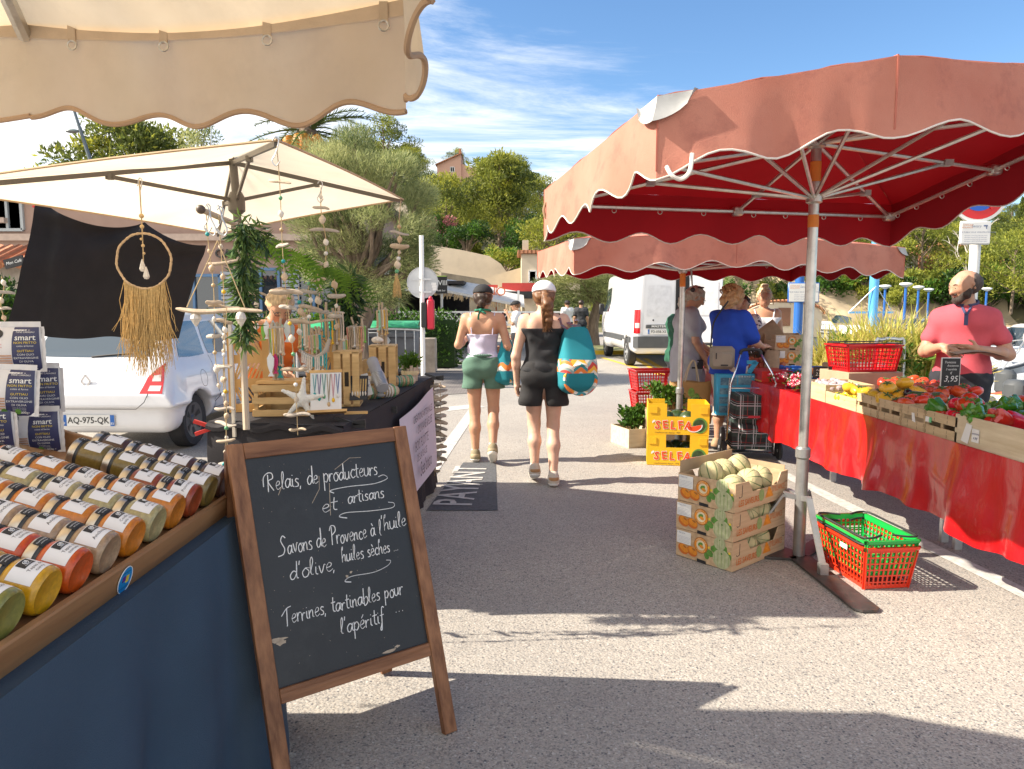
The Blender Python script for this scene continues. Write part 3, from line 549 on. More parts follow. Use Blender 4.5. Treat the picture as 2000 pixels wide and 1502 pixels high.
h = thing('pink_house', 'pink gabled house among pines on top of the hill', 'house', (P(885, 330, 92).x, 92, P(885, 336, 92).z)); m = MB(mat('salmon_render', (.60, .36, .27), .9, var=.05)); m.prism([(-2, -3), (1.0, -3), (1.0, 2.2), (-2, .9)], 0, 4, frame((0, 4, 0), (1, 0, 0), (0, 0, 1), (0, -1, 0))); m.prism([(1.0, -3), (3.4, -3), (3.0, .4), (1.0, 1.1)], 0, 4, frame((0, 4.4, 0), (1, 0, 0), (0, 0, 1), (0, -1, 0))); m.build('wall', h); m = MB(M_tile); m.bar((-2.2, 1.8, .85), (1.1, 1.8, 2.28), 4.3, .12, up=(0, 0, 1)); m.box((.85, .4, 2.5), (.3, .3, .8)); m.build('roof', h); windowp(h, (-.1, -.02, .3), .5, .6, .1, M_white, split=1)
for k, (lab, px, py, Y, w, hh) in enumerate((('cream villa with a red roof among trees above the harbour', 1760, 522, 74, 3.4, 2.6), ('small red house with arched windows on the right hill', 1860, 503, 76, 4.2, 2.0), ('low tiled house at the far right of the hillside', 2000, 535, 78, 3.0, 1.8), ('pale house front with a terrace on the far slope', 1655, 505, 84, 6, 3.4))):
 c = P(px, py, Y); h = thing('hillside_house', lab, 'house', (c.x, Y, c.z - hh / 2)); m = MB(mat('red_render', (.36, .12, .09), .9) if k == 1 else M_cream); m.box((0, 2, hh / 2 - 1), (w, 4, hh + 2)); m.build('wall', h); m = MB(M_tile); m.raw([(-w * .56, -.3, hh), (w * .56, -.3, hh), (w * .56, 4.2, hh), (-w * .56, 4.2, hh), (-w * .5, 2, hh + .8), (w * .5, 2, hh + .8)], [(0, 1, 5, 4), (2, 3, 4, 5), (0, 4, 3), (1, 2, 5), (0, 3, 2, 1)]); m.build('roof', h)
 for i in range(3): windowp(h, (w * (i - 1) * .3, -.02, hh * .5), .5, .9, .08, M_white, split=1)
m = MB(mat('sandy_cliff', (.40, .31, .20), .95, var=.3, scale=.5, bump=1.0, bscale=1.3)); random.seed(9)
m.grid(lambda u, v: (13 + 30 * u, 60 + 3.5 * v + 1.2 * math.sin(9 * u) + .5 * math.sin(31 * u + 6 * v), -.3 + (4.6 - 1.8 * u + .7 * math.sin(7 * u)) * v), 60, 14); struct(m, 'cliff')
o = Vector((13.6, 36, 0)); h = thing('boat_hut', 'cream boat hut with an arched tiled roof behind the blue sign', 'hut', o); m = MB(M_cream); m.prism([(-1.9, 0), (1.9, 0)] + [(1.9 * math.cos(a), 1.1 + .6 * math.sin(a)) for a in [math.pi * i / 12 for i in range(13)]], 0, 3, frame((0, 3, 0), (1, 0, 0), (0, 0, 1), (0, -1, 0))); m.build('wall', h); m = MB(M_tile); m.tube([(2.0 * math.cos(a), -.05, 1.15 + .65 * math.sin(a)) for a in [math.pi * i / 16 for i in range(17)]], .07, 6); m.build('roof', h); m = MB(mat('brown_shutter', (.2, .09, .05), .7)); m.box((0, -.04, 1.0), (.6, .06, .9)); m.build('shutter', h)
t = thing('restaurant', 'restaurant terrace with white awnings and straw fringes behind the hedge', 'restaurant', (-1.6, 24, 0)); m = MB(mat('dark_interior', (.035, .03, .03), .8, var=.3)); m.box((-2.2, 3, 1.1), (4.4, .3, 2.4)); m.box((-2.2, 1.5, 2.3), (4.4, 3, .1)); m.use(mat('slate_blue_pillar', (.09, .11, .15), .7, var=.15)); m.box((-2.9, -1.2, 1.5), (1.15, .3, 3.2)); m.build('wall', t)
M_awn = mat('white_awning', (.74, .72, .68), .7, trans=.25); m = MB(M_awn)
for (xa, za, xb, zb, yy, w) in ((-2.2, 2.35, 2.0, 1.55, -.6, .06), (-2.0, 2.1, 1.0, 1.75, -.2, .06)):
 m.raw([(xa, yy, za), (xb, yy - .2, zb), (xb, yy + 2.2, zb + .5), (xa, yy + 2.2, za + .35), (xa, yy, za - .08), (xb, yy - .2, zb - .08), (xb, yy + 2.2, zb + .42), (xa, yy + 2.2, za + .27)], [(0, 1, 2, 3), (7, 6, 5, 4), (0, 4, 5, 1), (3, 2, 6, 7), (1, 5, 6, 2), (0, 3, 7, 4)])
m.build('awning', t); m = MB(mat('straw_fringe', (.45, .33, .19), .9, var=.3)); random.seed(2)
for (xa, za, xb, zb, yy) in ((-2.2, 2.27, 2.0, 1.47, -.72), (-3.8, 2.0, -2.2, 2.0, -.8)):
 for i in range(120): u = random.random(); x = xa + (xb - xa) * u; z = za + (zb - za) * u; m.bar((x, yy, z), (x + random.uniform(-.05, .05), yy - .02, z - random.uniform(.08, .22)), .025)
m.build('fringe', t); m = MB(M_white)
for i in range(26): x = -2.2 + i * .2; m.bar((x, -1.5, .95), (x + .28, -1.5, 1.3), .03); m.bar((x + .28, -1.52, .95), (x, -1.52, 1.3), .03)
m.box((.4, -1.5, 1.33), (5.4, .06, .05)); m.box((.4, -1.5, .93), (5.4, .06, .05))
for x in (-2.2, -.6, .6, 1.8, 2.6): m.box((x, -1.4, 1.0), (.07, .07, 2.0))
m.build('lattice', t)
m = MB(M_black)
for i in range(7): m.box((-1.8 + i * .75, .2, 1.1), (.5, .5, .5))
m.box((.7, .9, 1.9), (3.2, .1, .25)); m.use(mat('red_fascia', (.55, .05, .04), .5)); m.box((2.0, 1.4, 2.15), (1.5, .1, .35)); m.box((.1, 1.4, 2.2), (2.0, .1, .12)); m.build('terrace_furniture', t)
o = MB(M_white); o.box((0, 0, 0), (.92, .06, .62)); o.use(mat('sign_ink', (.05, .06, .10), .6));
for s, x, z, q in (('le', -.35, .17, .13), ('restaurant', -.22, .03, .12), ('Chez Ch', .12, -.12, .3)): o.text(s, frame((x, -.035, z), (1, 0, 0), (0, 0, 1)), q, shear=.2)
p = P(778, 548, 22.5); o.use(M_steel); o.bar((0, .05, -.3), (0, .05, -p.z), .05); solo(o, 'shop_sign', 'white restaurant sign with blue handwriting left of the round sign', 'sign', p)
o = MB(M_black); o.box((0, 0, 0), (.36, .06, .55)); o.use(mat('sign_green', (.35, .5, .1), .5)); o.box((0, -.034, .26), (.34, .01, .03)); o.use(M_white); o.text('WIII', frame((0, -.035, .05), (1, 0, 0), (0, 0, 1)), .22); o.text('café bar', frame((0, -.035, -.18), (1, 0, 0), (0, 0, 1)), .08); p = P(862, 556, 22.5); o.use(M_steel); o.bar((0, .05, -.25), (0, .05, -p.z), .05); solo(o, 'shop_sign', 'dark shop sign with white letters right of the round sign', 'sign', p)
o = MB(mat('orange_neon_paint', (.7, .16, .04), .5)); p = P(969, 570, 24); o.text('NO', frame((0, 0, 0), (1, 0, 0), (0, 0, 1)), .42, ext=.02); o.bar((0, .03, -.2), (0, .03, .2), .03); o.bar((0, .06, -.15), (0, .06, -p.z), .04); solo(o, 'letter_sign', 'orange letter sign above the dark awning', 'sign', p)
# ================================================================== street furniture near the hedge
t = thing('round_sign', 'back of a round grey traffic sign on a white post', 'traffic sign', (P(828, 640, 13.2).x, 13.2, 0)); q = rootloc(t); Y = q.y; m = MB(M_white); a = P(823, 460, Y); m.tube([(a.x, Y, -.02), (a.x, Y, a.z)], .042, 12); m.build('post', t, world=True)
c = P(825, 552, Y); m = MB(mat('sign_back_grey', (.50, .52, .54), .45, metal=.3, var=.06)); m.lathe([(0, 0), (.275, 0), (.287, .012), (.287, .03), (.28, .03), (.272, .012), (0, .012)], 40, frame(c + Vector((0, -.05, 0)), (1, 0, 0), (0, 0, 1), (0, -1, 0)) @ Matrix.Translation((0, 0, -.11)))
for dz in (.06, -.17): m.box(c + Vector((0, -.03, dz)), (.34, .02, .03))
m.build('disc', t, world=True)
m = MB(M_white)
for i in range(3): m.box(c + Vector((.2 + .012 * i, .042, -.02 - .05 * i)), (.09, .002, .045), None)
m.build('sticker', t, world=True)
o = Vector((P(836, 612, Y - .1).x, Y - .12, 0)); p = P(836, 612, Y - .1); t = thing('post_box', 'red and black box fixed to the white sign post', 'box', (p.x, p.y, p.z - .3)); m = MB(mat('red_box_paint', (.50, .015, .04), .35, var=.05)); m.box((.05, 0, .28), (.13, .12, .54), bev=.02); m.ball((.05, 0, .57), .04, 8); m.build('body', t); m = MB(M_black); m.box((-.07, 0, .27), (.11, .11, .46), bev=.015); m.build('door', t)
m = MB(mat('rough_concrete', (.40, .34, .28), .95, var=.25, scale=5, bump=.6, bscale=30)); m.box((0, 0, .39), (.62, .35, .78), bev=.02); m.box((-.5, .1, .3), (.4, .2, .6), bev=.02); solo(m, 'concrete_block', 'weathered concrete block at the corner of the hedge', 'block', (P(826, 720, 16.4).x, 16.4, 0))
def barrier(label, x, Y, w):
 t = thing('crowd_barrier', label, 'barrier', (x, Y, 0), 0, 'metal barriers behind the craft stall'); m = MB(M_steel); m.tube(crom([(-w / 2, 0, .02), (-w / 2, 0, .85), (-w / 2 + .12, 0, 1.02), (w / 2 - .12, 0, 1.02), (w / 2, 0, .85), (w / 2, 0, .02)], 5), .026, 8); m.bar((-w / 2, 0, .25), (w / 2, 0, .25), .03); m.build('frame', t); m = MB(M_steel)
 for i in range(7): xx = -w / 2 + w * (i + 1) / 8; m.tube([(xx, 0, .25), (xx, 0, 1.02)], .01, 6)
 m.build('bars', t)
barrier('metal crowd barrier beside the concrete block', -2.55, 14.6, 1.5); barrier('metal crowd barrier left of the grey bins', -5.0, 13.8, 1.7)
def bin_(label, x, Y):
 t = thing('wheelie_bin', label, 'bin', (x, Y, 0), 0, 'grey bins with green lids'); m = MB(mat('bin_grey', (.14, .15, .17), .5)); m.box((0, 0, .55), (1.1, .75, .95), taper=1.12, bev=.04); m.box((0, -.44, .9), (1.2, .08, .12), bev=.02); m.build('body', t); m = MB(mat('bin_green', (.05, .35, .16), .4)); m.grid(lambda u, v: (-.66 + 1.32 * u, -.46 + .95 * v, 1.06 + .13 * math.sin(math.pi * v) ** .7), 6, 8); m.box((0, -.02, 1.05), (1.3, .9, .05), bev=.02); m.build('lid', t); m = MB(M_black)
 for s in (-.45, .45): m.lathe([(.09, -.03), (.1, 0), (.09, .03)], 12, frame((s, -.25, .1), (0, 1, 0), (0, 0, 1), (1, 0, 0)))
 m.build('wheels', t); m = MB(mat('bin_logo', (.5, .53, .56), .5)); m.lathe([(0, 0), (.09, 0)], 6, frame((0, -.482, .78), (1, 0, 0), (0, 0, 1), (0, -1, 0))); m.build('logo', t)
bin_('grey wheelie bin with a green lid beside the sign post', -2.65, 15.6); bin_('grey wheelie bin with a green lid behind the fish hangers', -4.35, 15.0)
M_bluep = mat('blue_post_paint', (.02, .12, .42), .4, var=.06); M_sky = mat('pale_blue_paint', (.10, .38, .72), .4, var=.05)
def notice(parent, c, w, h, lines, edge):
 o = MB(edge); o.box((0, 0, 0), (w, .03, h), bev=.012); o.use(M_white); o.box((0, -.017, 0), (w * .93, .006, h * .9)); o.use(mat('notice_ink', (.16, .2, .32), .6)); M = lambda z, x=0: frame((x, -.0215, z), (1, 0, 0), (0, 0, 1))
 o.text('ESPACE PUBLIC SOUS VIDEOPROTECTION', M(h * .02), h * .085, 1.05); o.text('Sanary', M(h * .28), h * .16, shear=.3)
 for i in range(4): o.text('information au 04 94 32 97 00 mairie police', M(-h * (.12 + .08 * i)), h * .055)
 o.box((w * .3, -.022, h * .30), (w * .13, .003, h * .06)); o.box((w * .33, -.022, h * .22), (w * .03, .003, h * .12)); o.use(mat('notice_orange', (.7, .25, .08), .6)); o.text('COMMUNE', M(h * .32, -w * .3), h * .1); o.text('VIGILANTE', M(h * .22, -w * .3), h * .1)
 ob = o.build('notice_panel', parent); ob.location = c; return ob
def bpost(px, Y, top, m_, r, name, label, cat='post'):
 x = P(px, 640, Y).x; t = thing(name, label, cat, (x, Y, 0)); m = MB(m_); m.tube([(0, 0, 0), (0, 0, P(px, top, Y).z)], r, 16); m.lathe([(r * 1.7, 0), (r * 1.7, .03), (r, .05)], 16); m.build('post', t); return t
t = bpost(1558, 12.5, 430, M_bluep, .075, 'blue_post', 'dark blue post carrying a white camera notice'); notice(t, (.03, -.11, 1.73), .54, .34, 3, M_bluep)
t = bpost(1703, 18, 430, M_sky, .11, 'crane_post', 'pale blue boat crane post in the marina', 'crane'); m = MB(M_sky); m.bar((-.6, 0, 1.35), (.5, 0, 1.35), .05); m.build('arm', t); m = MB(M_steel); m.tube([(-.6, 0, 1.35), (0, -.1, 2.0), (.5, 0, 1.35)], .012, 5); m.build('stay', t)
t = thing('no_parking_sign', 'round blue and red no-parking sign on a white post', 'traffic sign', (P(1897, 600, 8.3).x, 8.3, 0)); q = rootloc(t); m = MB(M_white); m.tube([(q.x, 8.3, 0), (q.x, 8.3, P(0, 330, 8.3).z)], .055, 14); m.build('post', t, world=True); c = P(1912, 375, 8.2); F_ = frame(c, (1, 0, 0), (0, 0, 1), (0, -1, 0)); m = MB(M_white); m.lathe([(0, -.01), (.335, -.01), (.335, .01), (0, .01)], 40, F_); m.use(mat('sign_red', (.62, .015, .02), .4, var=.02)); m.lathe([(0, .013), (.3, .013)], 40, F_); m.use(mat('sign_blue', (.01, .10, .50), .4, var=.02)); m.lathe([(0, .016), (.21, .016)], 40, F_); m.use(_M['sign_red']); m.bar(c + Vector((-.17, -.02, .17)), c + Vector((.17, -.02, -.17)), .07, .003, up=(0, 1, 0)); m.build('disc', t, world=True)
ob = notice(t, (0, 0, 0), .345, .26, 3, M_white); ob.location = P(1904, 455, 8.17) - q
for k, (px, Y) in enumerate(((1727, 44), (1767, 40), (1792, 46), (1812, 52), (1925, 50))):
 x = P(px, 600, Y).x; z = P(px, 568, Y).z + (.1 if k != 1 else .15)
 if k == 0: lamp0 = t = thing('quay_lamp', 'blue quay lamp with a white cap by the far shore', 'street lamp', (x, Y, 0), 0, 'blue lamps along the far quay'); m = MB(M_bluep); m.tube([(0, 0, -.3), (0, 0, z)], .07, 8); m.build('post', t); m = MB(M_white); m.lathe([(.07, z), (.34, z + .16), (.3, z + .24), (0, z + .28)], 14); m.build('lamp_head', t)
 else: dup(lamp0, (x, Y, 0))
# ================================================================== canopies
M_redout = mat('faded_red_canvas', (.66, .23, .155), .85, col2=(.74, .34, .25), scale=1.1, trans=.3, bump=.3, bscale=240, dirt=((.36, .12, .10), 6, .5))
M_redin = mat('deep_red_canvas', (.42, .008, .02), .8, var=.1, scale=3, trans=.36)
M_trim = mat('white_binding', (.72, .66, .60), .7, var=.1)
M_creamc = mat('cream_canvas', (.80, .63, .41), .85, col2=(.84, .69, .48), scale=2, trans=.58, bump=.25, bscale=300, dirt=((.55, .43, .29), 3, .35))
M_creamt = mat('tan_binding', (.52, .35, .22), .8, var=.1, trans=.2)
M_alu = mat('worn_aluminium', (.60, .58, .54), .35, metal=.8, var=.15, scale=14, dirt=((.35, .33, .3), 20, .6))
M_pole = mat('grey_pole', (.33, .33, .325), .4, metal=.65, var=.18, scale=9, dirt=((.25, .24, .22), 8, .7))
M_patchw = mat('grey_white_patch', (.42, .42, .41), .8, var=.15, scale=9)
def valance(A, B, drop, ns, amp, mo, mi, trim, out, phase=0, segs=12, sway=.02, seed=0, flare=.0):
 """scalloped cloth strip hanging from eave A-B; two layers 3 mm apart and a bound hem"""
 A, B = Vector(A), Vector(B); out = Vector(out).normalized(); n = ns * segs; rs = random.Random(seed); ph = [rs.uniform(0, 6.28) for _ in range(4)]
 def pt(u, v, off):
  q = A.lerp(B, u); s = math.cos(2 * math.pi * (u * ns + phase)); dz = drop + amp * s
  ed_ = min(1, 4 * min(u, 1 - u) * ns / 2 + .0); w = ed_ * sway * (math.sin(u * ns * 6.28 * .5 + ph[0]) + .6 * math.sin(u * 23 + ph[1])) * v ** 1.3 + flare * v * ed_
  return q + Vector((0, 0, -dz * v)) + out * (w + off)
 res = []
 for m_, off in ((mo, .0), (mi, -.004)):
  b = MB(m_); b.grid(lambda u, v: pt(u, v, off), n, 5); res.append(b)
 t = MB(trim); t.tube([pt(i / n, 1, -.002) for i in range(n + 1)], .0042, 6, False, 1.0); return res[0], res[1], t
def gable(mo, mi, E, apex, sag=.0, nu=14, nv=8):
 a = MB(mo); b = MB(mi); k = len(E)
 for i in range(k):
  A, B = E[i], E[(i + 1) % k]
  def f(u, v, off): q = A.lerp(B, u).lerp(apex, v); return q + Vector((0, 0, off - sag * math.sin(math.pi * v) * (1 - .3 * math.cos(u * 6.28 * 2)) + .006 * math.sin(u * 19 + v * 11)))
  a.grid(lambda u, v: f(u, v, 0), nu, nv); b.grid(lambda u, v: f(u, v, -.004), nu, nv)
 return a, b
def red_canopy(label, E, apexz, pole, pole_top, hubz, base, drop, amp, scal, seed, mids=True):
 c = sum(E, Vector()) / len(E); apex = Vector((pole.x, pole.y, apexz)); t = thing('market_parasol', label, 'parasol', (pole.x, pole.y, 0), 0)
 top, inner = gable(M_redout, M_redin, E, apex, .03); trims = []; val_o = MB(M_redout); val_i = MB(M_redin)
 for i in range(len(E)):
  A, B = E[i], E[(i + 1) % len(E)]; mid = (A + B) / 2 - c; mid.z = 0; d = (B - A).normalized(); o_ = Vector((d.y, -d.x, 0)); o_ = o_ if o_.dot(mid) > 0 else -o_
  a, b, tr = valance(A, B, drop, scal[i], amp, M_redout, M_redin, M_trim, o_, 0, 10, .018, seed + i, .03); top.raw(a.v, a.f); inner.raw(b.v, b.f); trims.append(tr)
 top.build('canopy', t, world=True); inner.build('lining', t, world=True); m = MB(M_trim)
 for tr in trims: m.raw(tr.v, tr.f)
 m.build('binding', t, world=True); m = MB(M_pole); m.tube([(pole.x, pole.y, base), (pole.x, pole.y, .62)], .034, 16); m.lathe([(.034, 0), (.042, .01), (.042, .06), (.034, .07)], 16, Matrix.Translation((pole.x, pole.y, .60))); m.use(M_alu); m.tube([(pole.x, pole.y, .62), (pole.x, pole.y, pole_top)], .028, 16); m.lathe([(.03, 0), (.045, .01), (.045, .05), (.03, .06)], 12, Matrix.Translation((pole.x, pole.y, hubz - .03))); m.lathe([(.03, 0), (.05, .01), (.05, .06), (.03, .07)], 12, Matrix.Translation((pole.x, pole.y, pole_top - .08)))
 m.use(mat('orange_tape', (.75, .25, .04), .6)); m.lathe([(.0295, 0), (.0295, .11)], 14, Matrix.Translation((pole.x, pole.y, pole_top - .26))); m.lathe([(.0295, 0), (.0295, .07)], 14, Matrix.Translation((pole.x, pole.y, hubz - .16))); m.build('pole', t, world=True)
 m = MB(mat('dark_red_seam', (.42, .13, .09), .85))
 for e in E: m.tube([e + Vector((0, 0, .002)), e.lerp(apex, .5) + Vector((0, 0, -.022)), apex], .004, 4); m.bar(e + Vector((0, 0, 0)), e - Vector((0, 0, drop)), .007, .006)
 m.build('seam', t, world=True); hub = Vector((pole.x, pole.y, hubz)); tp = Vector((pole.x, pole.y, pole_top - .05)); pts = []
 for i in range(len(E)):
  pts.append(E[i]);
  if mids: pts.append((E[i] + E[(i + 1) % len(E)]) / 2)
 bar = [p.lerp(c, .05) + Vector((0, 0, -.10)) for p in pts]
 for i, p in enumerate(pts):
  m = MB(M_alu); q = bar[i]; m.tube([tp, q], .012, 6); j = tp.lerp(q, .62 if i % 2 == 0 else .72); m.build('rib', t, world=True); m = MB(M_alu); m.tube([hub, j], .0105, 6); m.use(M_patchw); m.box(j, (.05, .05, .035)); m.build('strut', t, world=True)
 m = MB(M_alu); k = len(bar)
 for i in range(k): m.tube([bar[i], bar[(i + 1) % k]], .013, 6); m.box(bar[i], (.07, .07, .06), None, bev=.01)
 for i in range(k):
  for u in (.2, .45, .7, .9): p = bar[i].lerp(bar[(i + 1) % k], u) + Vector((0, 0, -.02)); m.tube([p + Vector((.014 * math.cos(a), 0, .014 * math.sin(a))) for a in [6.28 * q / 8 for q in range(9)]], .003, 4, False)
 m.build('perimeter_bar', t, world=True); return t, bar
pole1 = Vector((1.70, 4.12, 0)); E1 = [P(1285, 188, 2.75), P(1755, 108, 2.82), Vector((3.15, 3.55, 2.58)), P(1742, 400, 5.35), P(1063, 372, 4.45)]
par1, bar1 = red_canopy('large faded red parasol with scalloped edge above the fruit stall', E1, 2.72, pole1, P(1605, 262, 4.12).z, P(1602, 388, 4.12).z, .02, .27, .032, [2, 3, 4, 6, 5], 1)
def corner_patch(par, E, i, r1, r2, dz=.02):
 A, p0, p1 = E[i], E[i - 1], E[(i + 1) % len(E)]; d0 = (p0 - A).normalized(); d1 = (p1 - A).normalized(); c = sum(E, Vector()) / len(E); inn = (c - A); inn.z = 0; inn.normalize(); m = MB(M_patchw); up = Vector((0, 0, .012)); out = -inn * .01
 for d in (d0, d1): m.grid(lambda u, v: A + d * r1 * u * (1 - .0 * v) + Vector((0, 0, -r2 * v * math.sqrt(max(0, 1 - u * u)))) + (out * .5 - inn * (.030 * v ** 1.5)), 6, 4)
 m.build('corner_patch', par, world=True)
corner_patch(par1, E1, 0, .16, .095)
m = MB(M_trim); a, b_ = P(1302, 325, 2.72), P(1352, 300, 2.72); m.tube(crom([a, P(1312, 342, 2.7), P(1330, 350, 2.7), P(1347, 335, 2.7), b_], 5), .008, 6); m.build('rope_loop', par1, world=True)
m = MB(mat('brown_cord', (.35, .24, .15), .9)); m.tube(crom([P(1066, 395, 4.4), P(1062, 410, 4.4), P(1066, 425, 4.4), P(1074, 418, 4.4), P(1073, 400, 4.4)], 5), .008, 6); m.build('cord_coil', par1, world=True)
m = MB(M_pole); q = Vector((pole1.x, pole1.y, 0)); ends = [G(1483, 1085), G(1700, 1200), Vector((2.1, 4.55, 0)), Vector((1.35, 4.75, 0))]
m2 = MB(mat('rusty_dark_plate', (.075, .068, .066), .5, metal=.4, var=.3, scale=12, dirt=((.16, .07, .04), 10, .7)))
for i, e in enumerate(ends[:2]):
 d = (e - q); d.z = 0; d.normalize(); L_ = .34 if i == 0 else .76; e = q + d * L_; m = MB(M_pole); k0 = q + Vector((0, 0, .37)) + d * .03; k1 = q + d * .10 + Vector((0, 0, .385)); k2 = q + d * min(.30, L_ - .03) + Vector((0, 0, .06)); m.bar(k0, k1, .03, .03); m.bar(k1, k2, .034, .012); m.box(k2 + Vector((0, 0, -.02)), (.045, .045, .075)); m.build('brace', par1, world=True)
 m = MB(_M['rusty_dark_plate']); n = Vector((-d.y, d.x, 0)); a = q + d * .02; w = .065; m.prism([(-w, 0), (w, 0), (w, L_ - .03), (w - .03, L_), (-w + .03, L_), (-w, L_ - .03)], .006, .018, frame(a, n * -1, d, (0, 0, 1))); m.build('foot_plate', par1, world=True)
for e in ends[2:]:
 d = (e - q).normalized(); m = MB(M_pole); m.bar(q + Vector((0, 0, .37)), q + d * .10 + Vector((0, 0, .385)), .03); m.bar(q + d * .10 + Vector((0, 0, .385)), q + d * .30 + Vector((0, 0, .05)), .034, .012); m.build('brace', par1, world=True); m = MB(_M['rusty_dark_plate']); n = Vector((-d.y, d.x, 0)); m.prism([(-.05, 0), (.05, 0), (.05, .5), (-.05, .5)], .005, .017, frame(q + d * .03, n * -1, d, (0, 0, 1))); m.build('foot_plate', par1, world=True)
pole2 = Vector((P(1332, 600, 7.25).x, 7.25, 0)); E2 = [P(1122, 466, 6.2), P(1440, 455, 6.55), P(1768, 484, 7.35), Vector((3.7, 9.6, 2.12)), P(1050, 492, 8.4)]
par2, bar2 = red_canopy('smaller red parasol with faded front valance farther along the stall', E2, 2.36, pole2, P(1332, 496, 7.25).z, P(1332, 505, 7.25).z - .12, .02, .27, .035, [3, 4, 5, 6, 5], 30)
corner_patch(par2, E2, 0, .16, .10); corner_patch(par2, E2, 2, .14, .08)
m = MB(M_pole); m.tube([P(1349, 505, 7.2), P(1352, 560, 7.2)], .009, 6); m.use(M_black); m.ball(P(1353, 566, 7.2), .025, 8); m.build('crank_handle', par2, world=True); m = MB(mat('dark_pole_foot', (.05, .05, .05), .5)); m.tube([(pole2.x, pole2.y, 0), (pole2.x, pole2.y, .45)], .04, 12); m.lathe([(.24, 0), (.24, .03), (.05, .05)], 20, Matrix.Translation(pole2)); m.build('base', par2, world=True)
K, RR, S_, T_ = P(48, 52, 2.3), P(790, 4, 1.92), Vector((-.13, 1.0, 2.35)), Vector((-3.4, .4, 2.45)); T1 = Vector((-3.2, 2.36, 2.42)); E3 = [K, RR, S_, T_, T1]; apex3 = Vector((-1.25, 1.35, 2.98))
t = thing('stall_canopy', 'large cream scalloped canopy over the jar stall at the top left', 'canopy', (-1.25, 1.35, 0)); m = MB(M_creamc)
for i in range(5):
 A, B = E3[i], E3[(i + 1) % 5]; m.grid(lambda u, v: A.lerp(B, u).lerp(apex3, v) + Vector((0, 0, -.03 * math.sin(math.pi * v) + .012 * math.sin(u * 26 + v * 9) * math.sin(math.pi * v) - .05 * math.sin(math.pi * u) * (1 - v))), 40, 14)
def val3(A, B, drop, ns, amp, ph, out, sag, seed, sway):
 rs = random.Random(seed); p_ = [rs.uniform(0, 6.28) for _ in range(4)]
 def f(u, v): return A.lerp(B, u) + Vector((0, 0, -.05 * math.sin(math.pi * u) * sag - (drop + amp * math.cos(6.283 * (u * ns + ph))) * v)) + Vector(out) * (sway * (math.sin(u * ns * 6.28 * .7 + p_[0]) + .5 * math.sin(u * 31 + p_[1]) * (1 - v)) * (v * (1.3 - .6 * v)) + .02 * v) * min(1, 7 * min(u, 1 - u))
 return f
fs = [val3(K + Vector((.0, 0, 0)), RR, .25, 4, .02, .05, (.1, 1, 0), .6, 3, .03), val3(RR, S_, .26, 4, .02, .45, (1, .35, 0), 0, 5, .03), val3(T1, K, .27, 2, .02, .3, (-.1, 1, 0), 0, 6, .03)]
for f in fs: m.grid(f, 72, 12)
m.build('canopy', t, world=True); m = MB(M_creamt)
for f in fs: m.tube([f(i / 96, 1.0) for i in range(97)], .0075, 6, False)
m.build('binding', t, world=True); m = MB(mat('cream_webbing', (.55, .43, .31), .85, trans=.15, bump=.2, bscale=200))
m.grid(lambda u, v: fs[0](u, .0) + Vector((0, -.006, .01 - .045 * v)), 40, 1); m.grid(lambda u, v: fs[2](u, .0) + Vector((0, -.006, .01 - .045 * v)), 40, 1)
for u in (.15, .41, .68, .955):
 p = fs[0](u, .08) + Vector((0, -.012, 0)); m.box(p, (.022, .004, .05)); m.use(M_alu); c = p + Vector((0, -.002, -.034)); m.tube([c + Vector((.013 * math.cos(a), 0, .013 * math.sin(a))) for a in [6.283 * q / 10 for q in range(11)]], .003, 5, False); m.use(_M['cream_webbing'])
m.build('seam_tape', t, world=True); m = MB(M_alu); m.tube([apex3 - Vector((0, 0, .1)), K - Vector((0, 0, .03))], .022, 8); m.build('rib', t, world=True); m = MB(M_alu); m.tube([(-2.1, .8, 0), (-2.1, .8, 2.6)], .03, 12); m.build('pole', t, world=True)
N_, R_, F_c, L_c = P(540, 272, 3.12), P(788, 389, 5.0), P(425, 456, 5.7), P(-180, 364, 3.2); Ec = [N_, R_, F_c, L_c]; hubc = P(462, 392, 4.45); topc = P(455, 318, 4.45)
M_ecru = mat('ecru_canvas', (.78, .66, .50), .85, col2=(.80, .70, .55), scale=2, trans=.56, bump=.15, bscale=300); M_taupe = mat('taupe_metal', (.13, .115, .095), .45, var=.08)
t = thing('garden_parasol', 'square ecru parasol with a dark pole over the craft stall', 'parasol', (hubc.x, hubc.y, 0)); m = MB(M_ecru)
for i in range(4):
 A, B = Ec[i], Ec[(i + 1) % 4]; m.grid(lambda u, v: A.lerp(B, u).lerp(topc + Vector((0, 0, .03)), v) + Vector((0, 0, -.035 * math.sin(math.pi * v) * math.sin(math.pi * u) + .012 * math.sin(math.pi * u) * (1 - v) + .004 * math.sin(u * 30) * v)), 16, 10)
m.build('canopy', t, world=True); m = MB(mat('ecru_hem', (.62, .46, .28), .85, trans=.2))
for i in range(4): m.tube([Ec[i].lerp(Ec[(i + 1) % 4], k / 16) + Vector((0, 0, .012 * math.sin(math.pi * k / 16) - .003)) for k in range(17)], .006, 5, False)
m.build('binding', t, world=True)
for e in Ec:
 m = MB(M_taupe); m.bar(topc, e.lerp(topc, .01) + Vector((0, 0, -.018)), .016, .024); m.build('rib', t, world=True); j = topc.lerp(e, .46) + Vector((0, 0, -.025)); m = MB(M_taupe); m.bar(hubc, j, .014, .02); m.box(j, (.03, .03, .03)); m.build('strut', t, world=True)
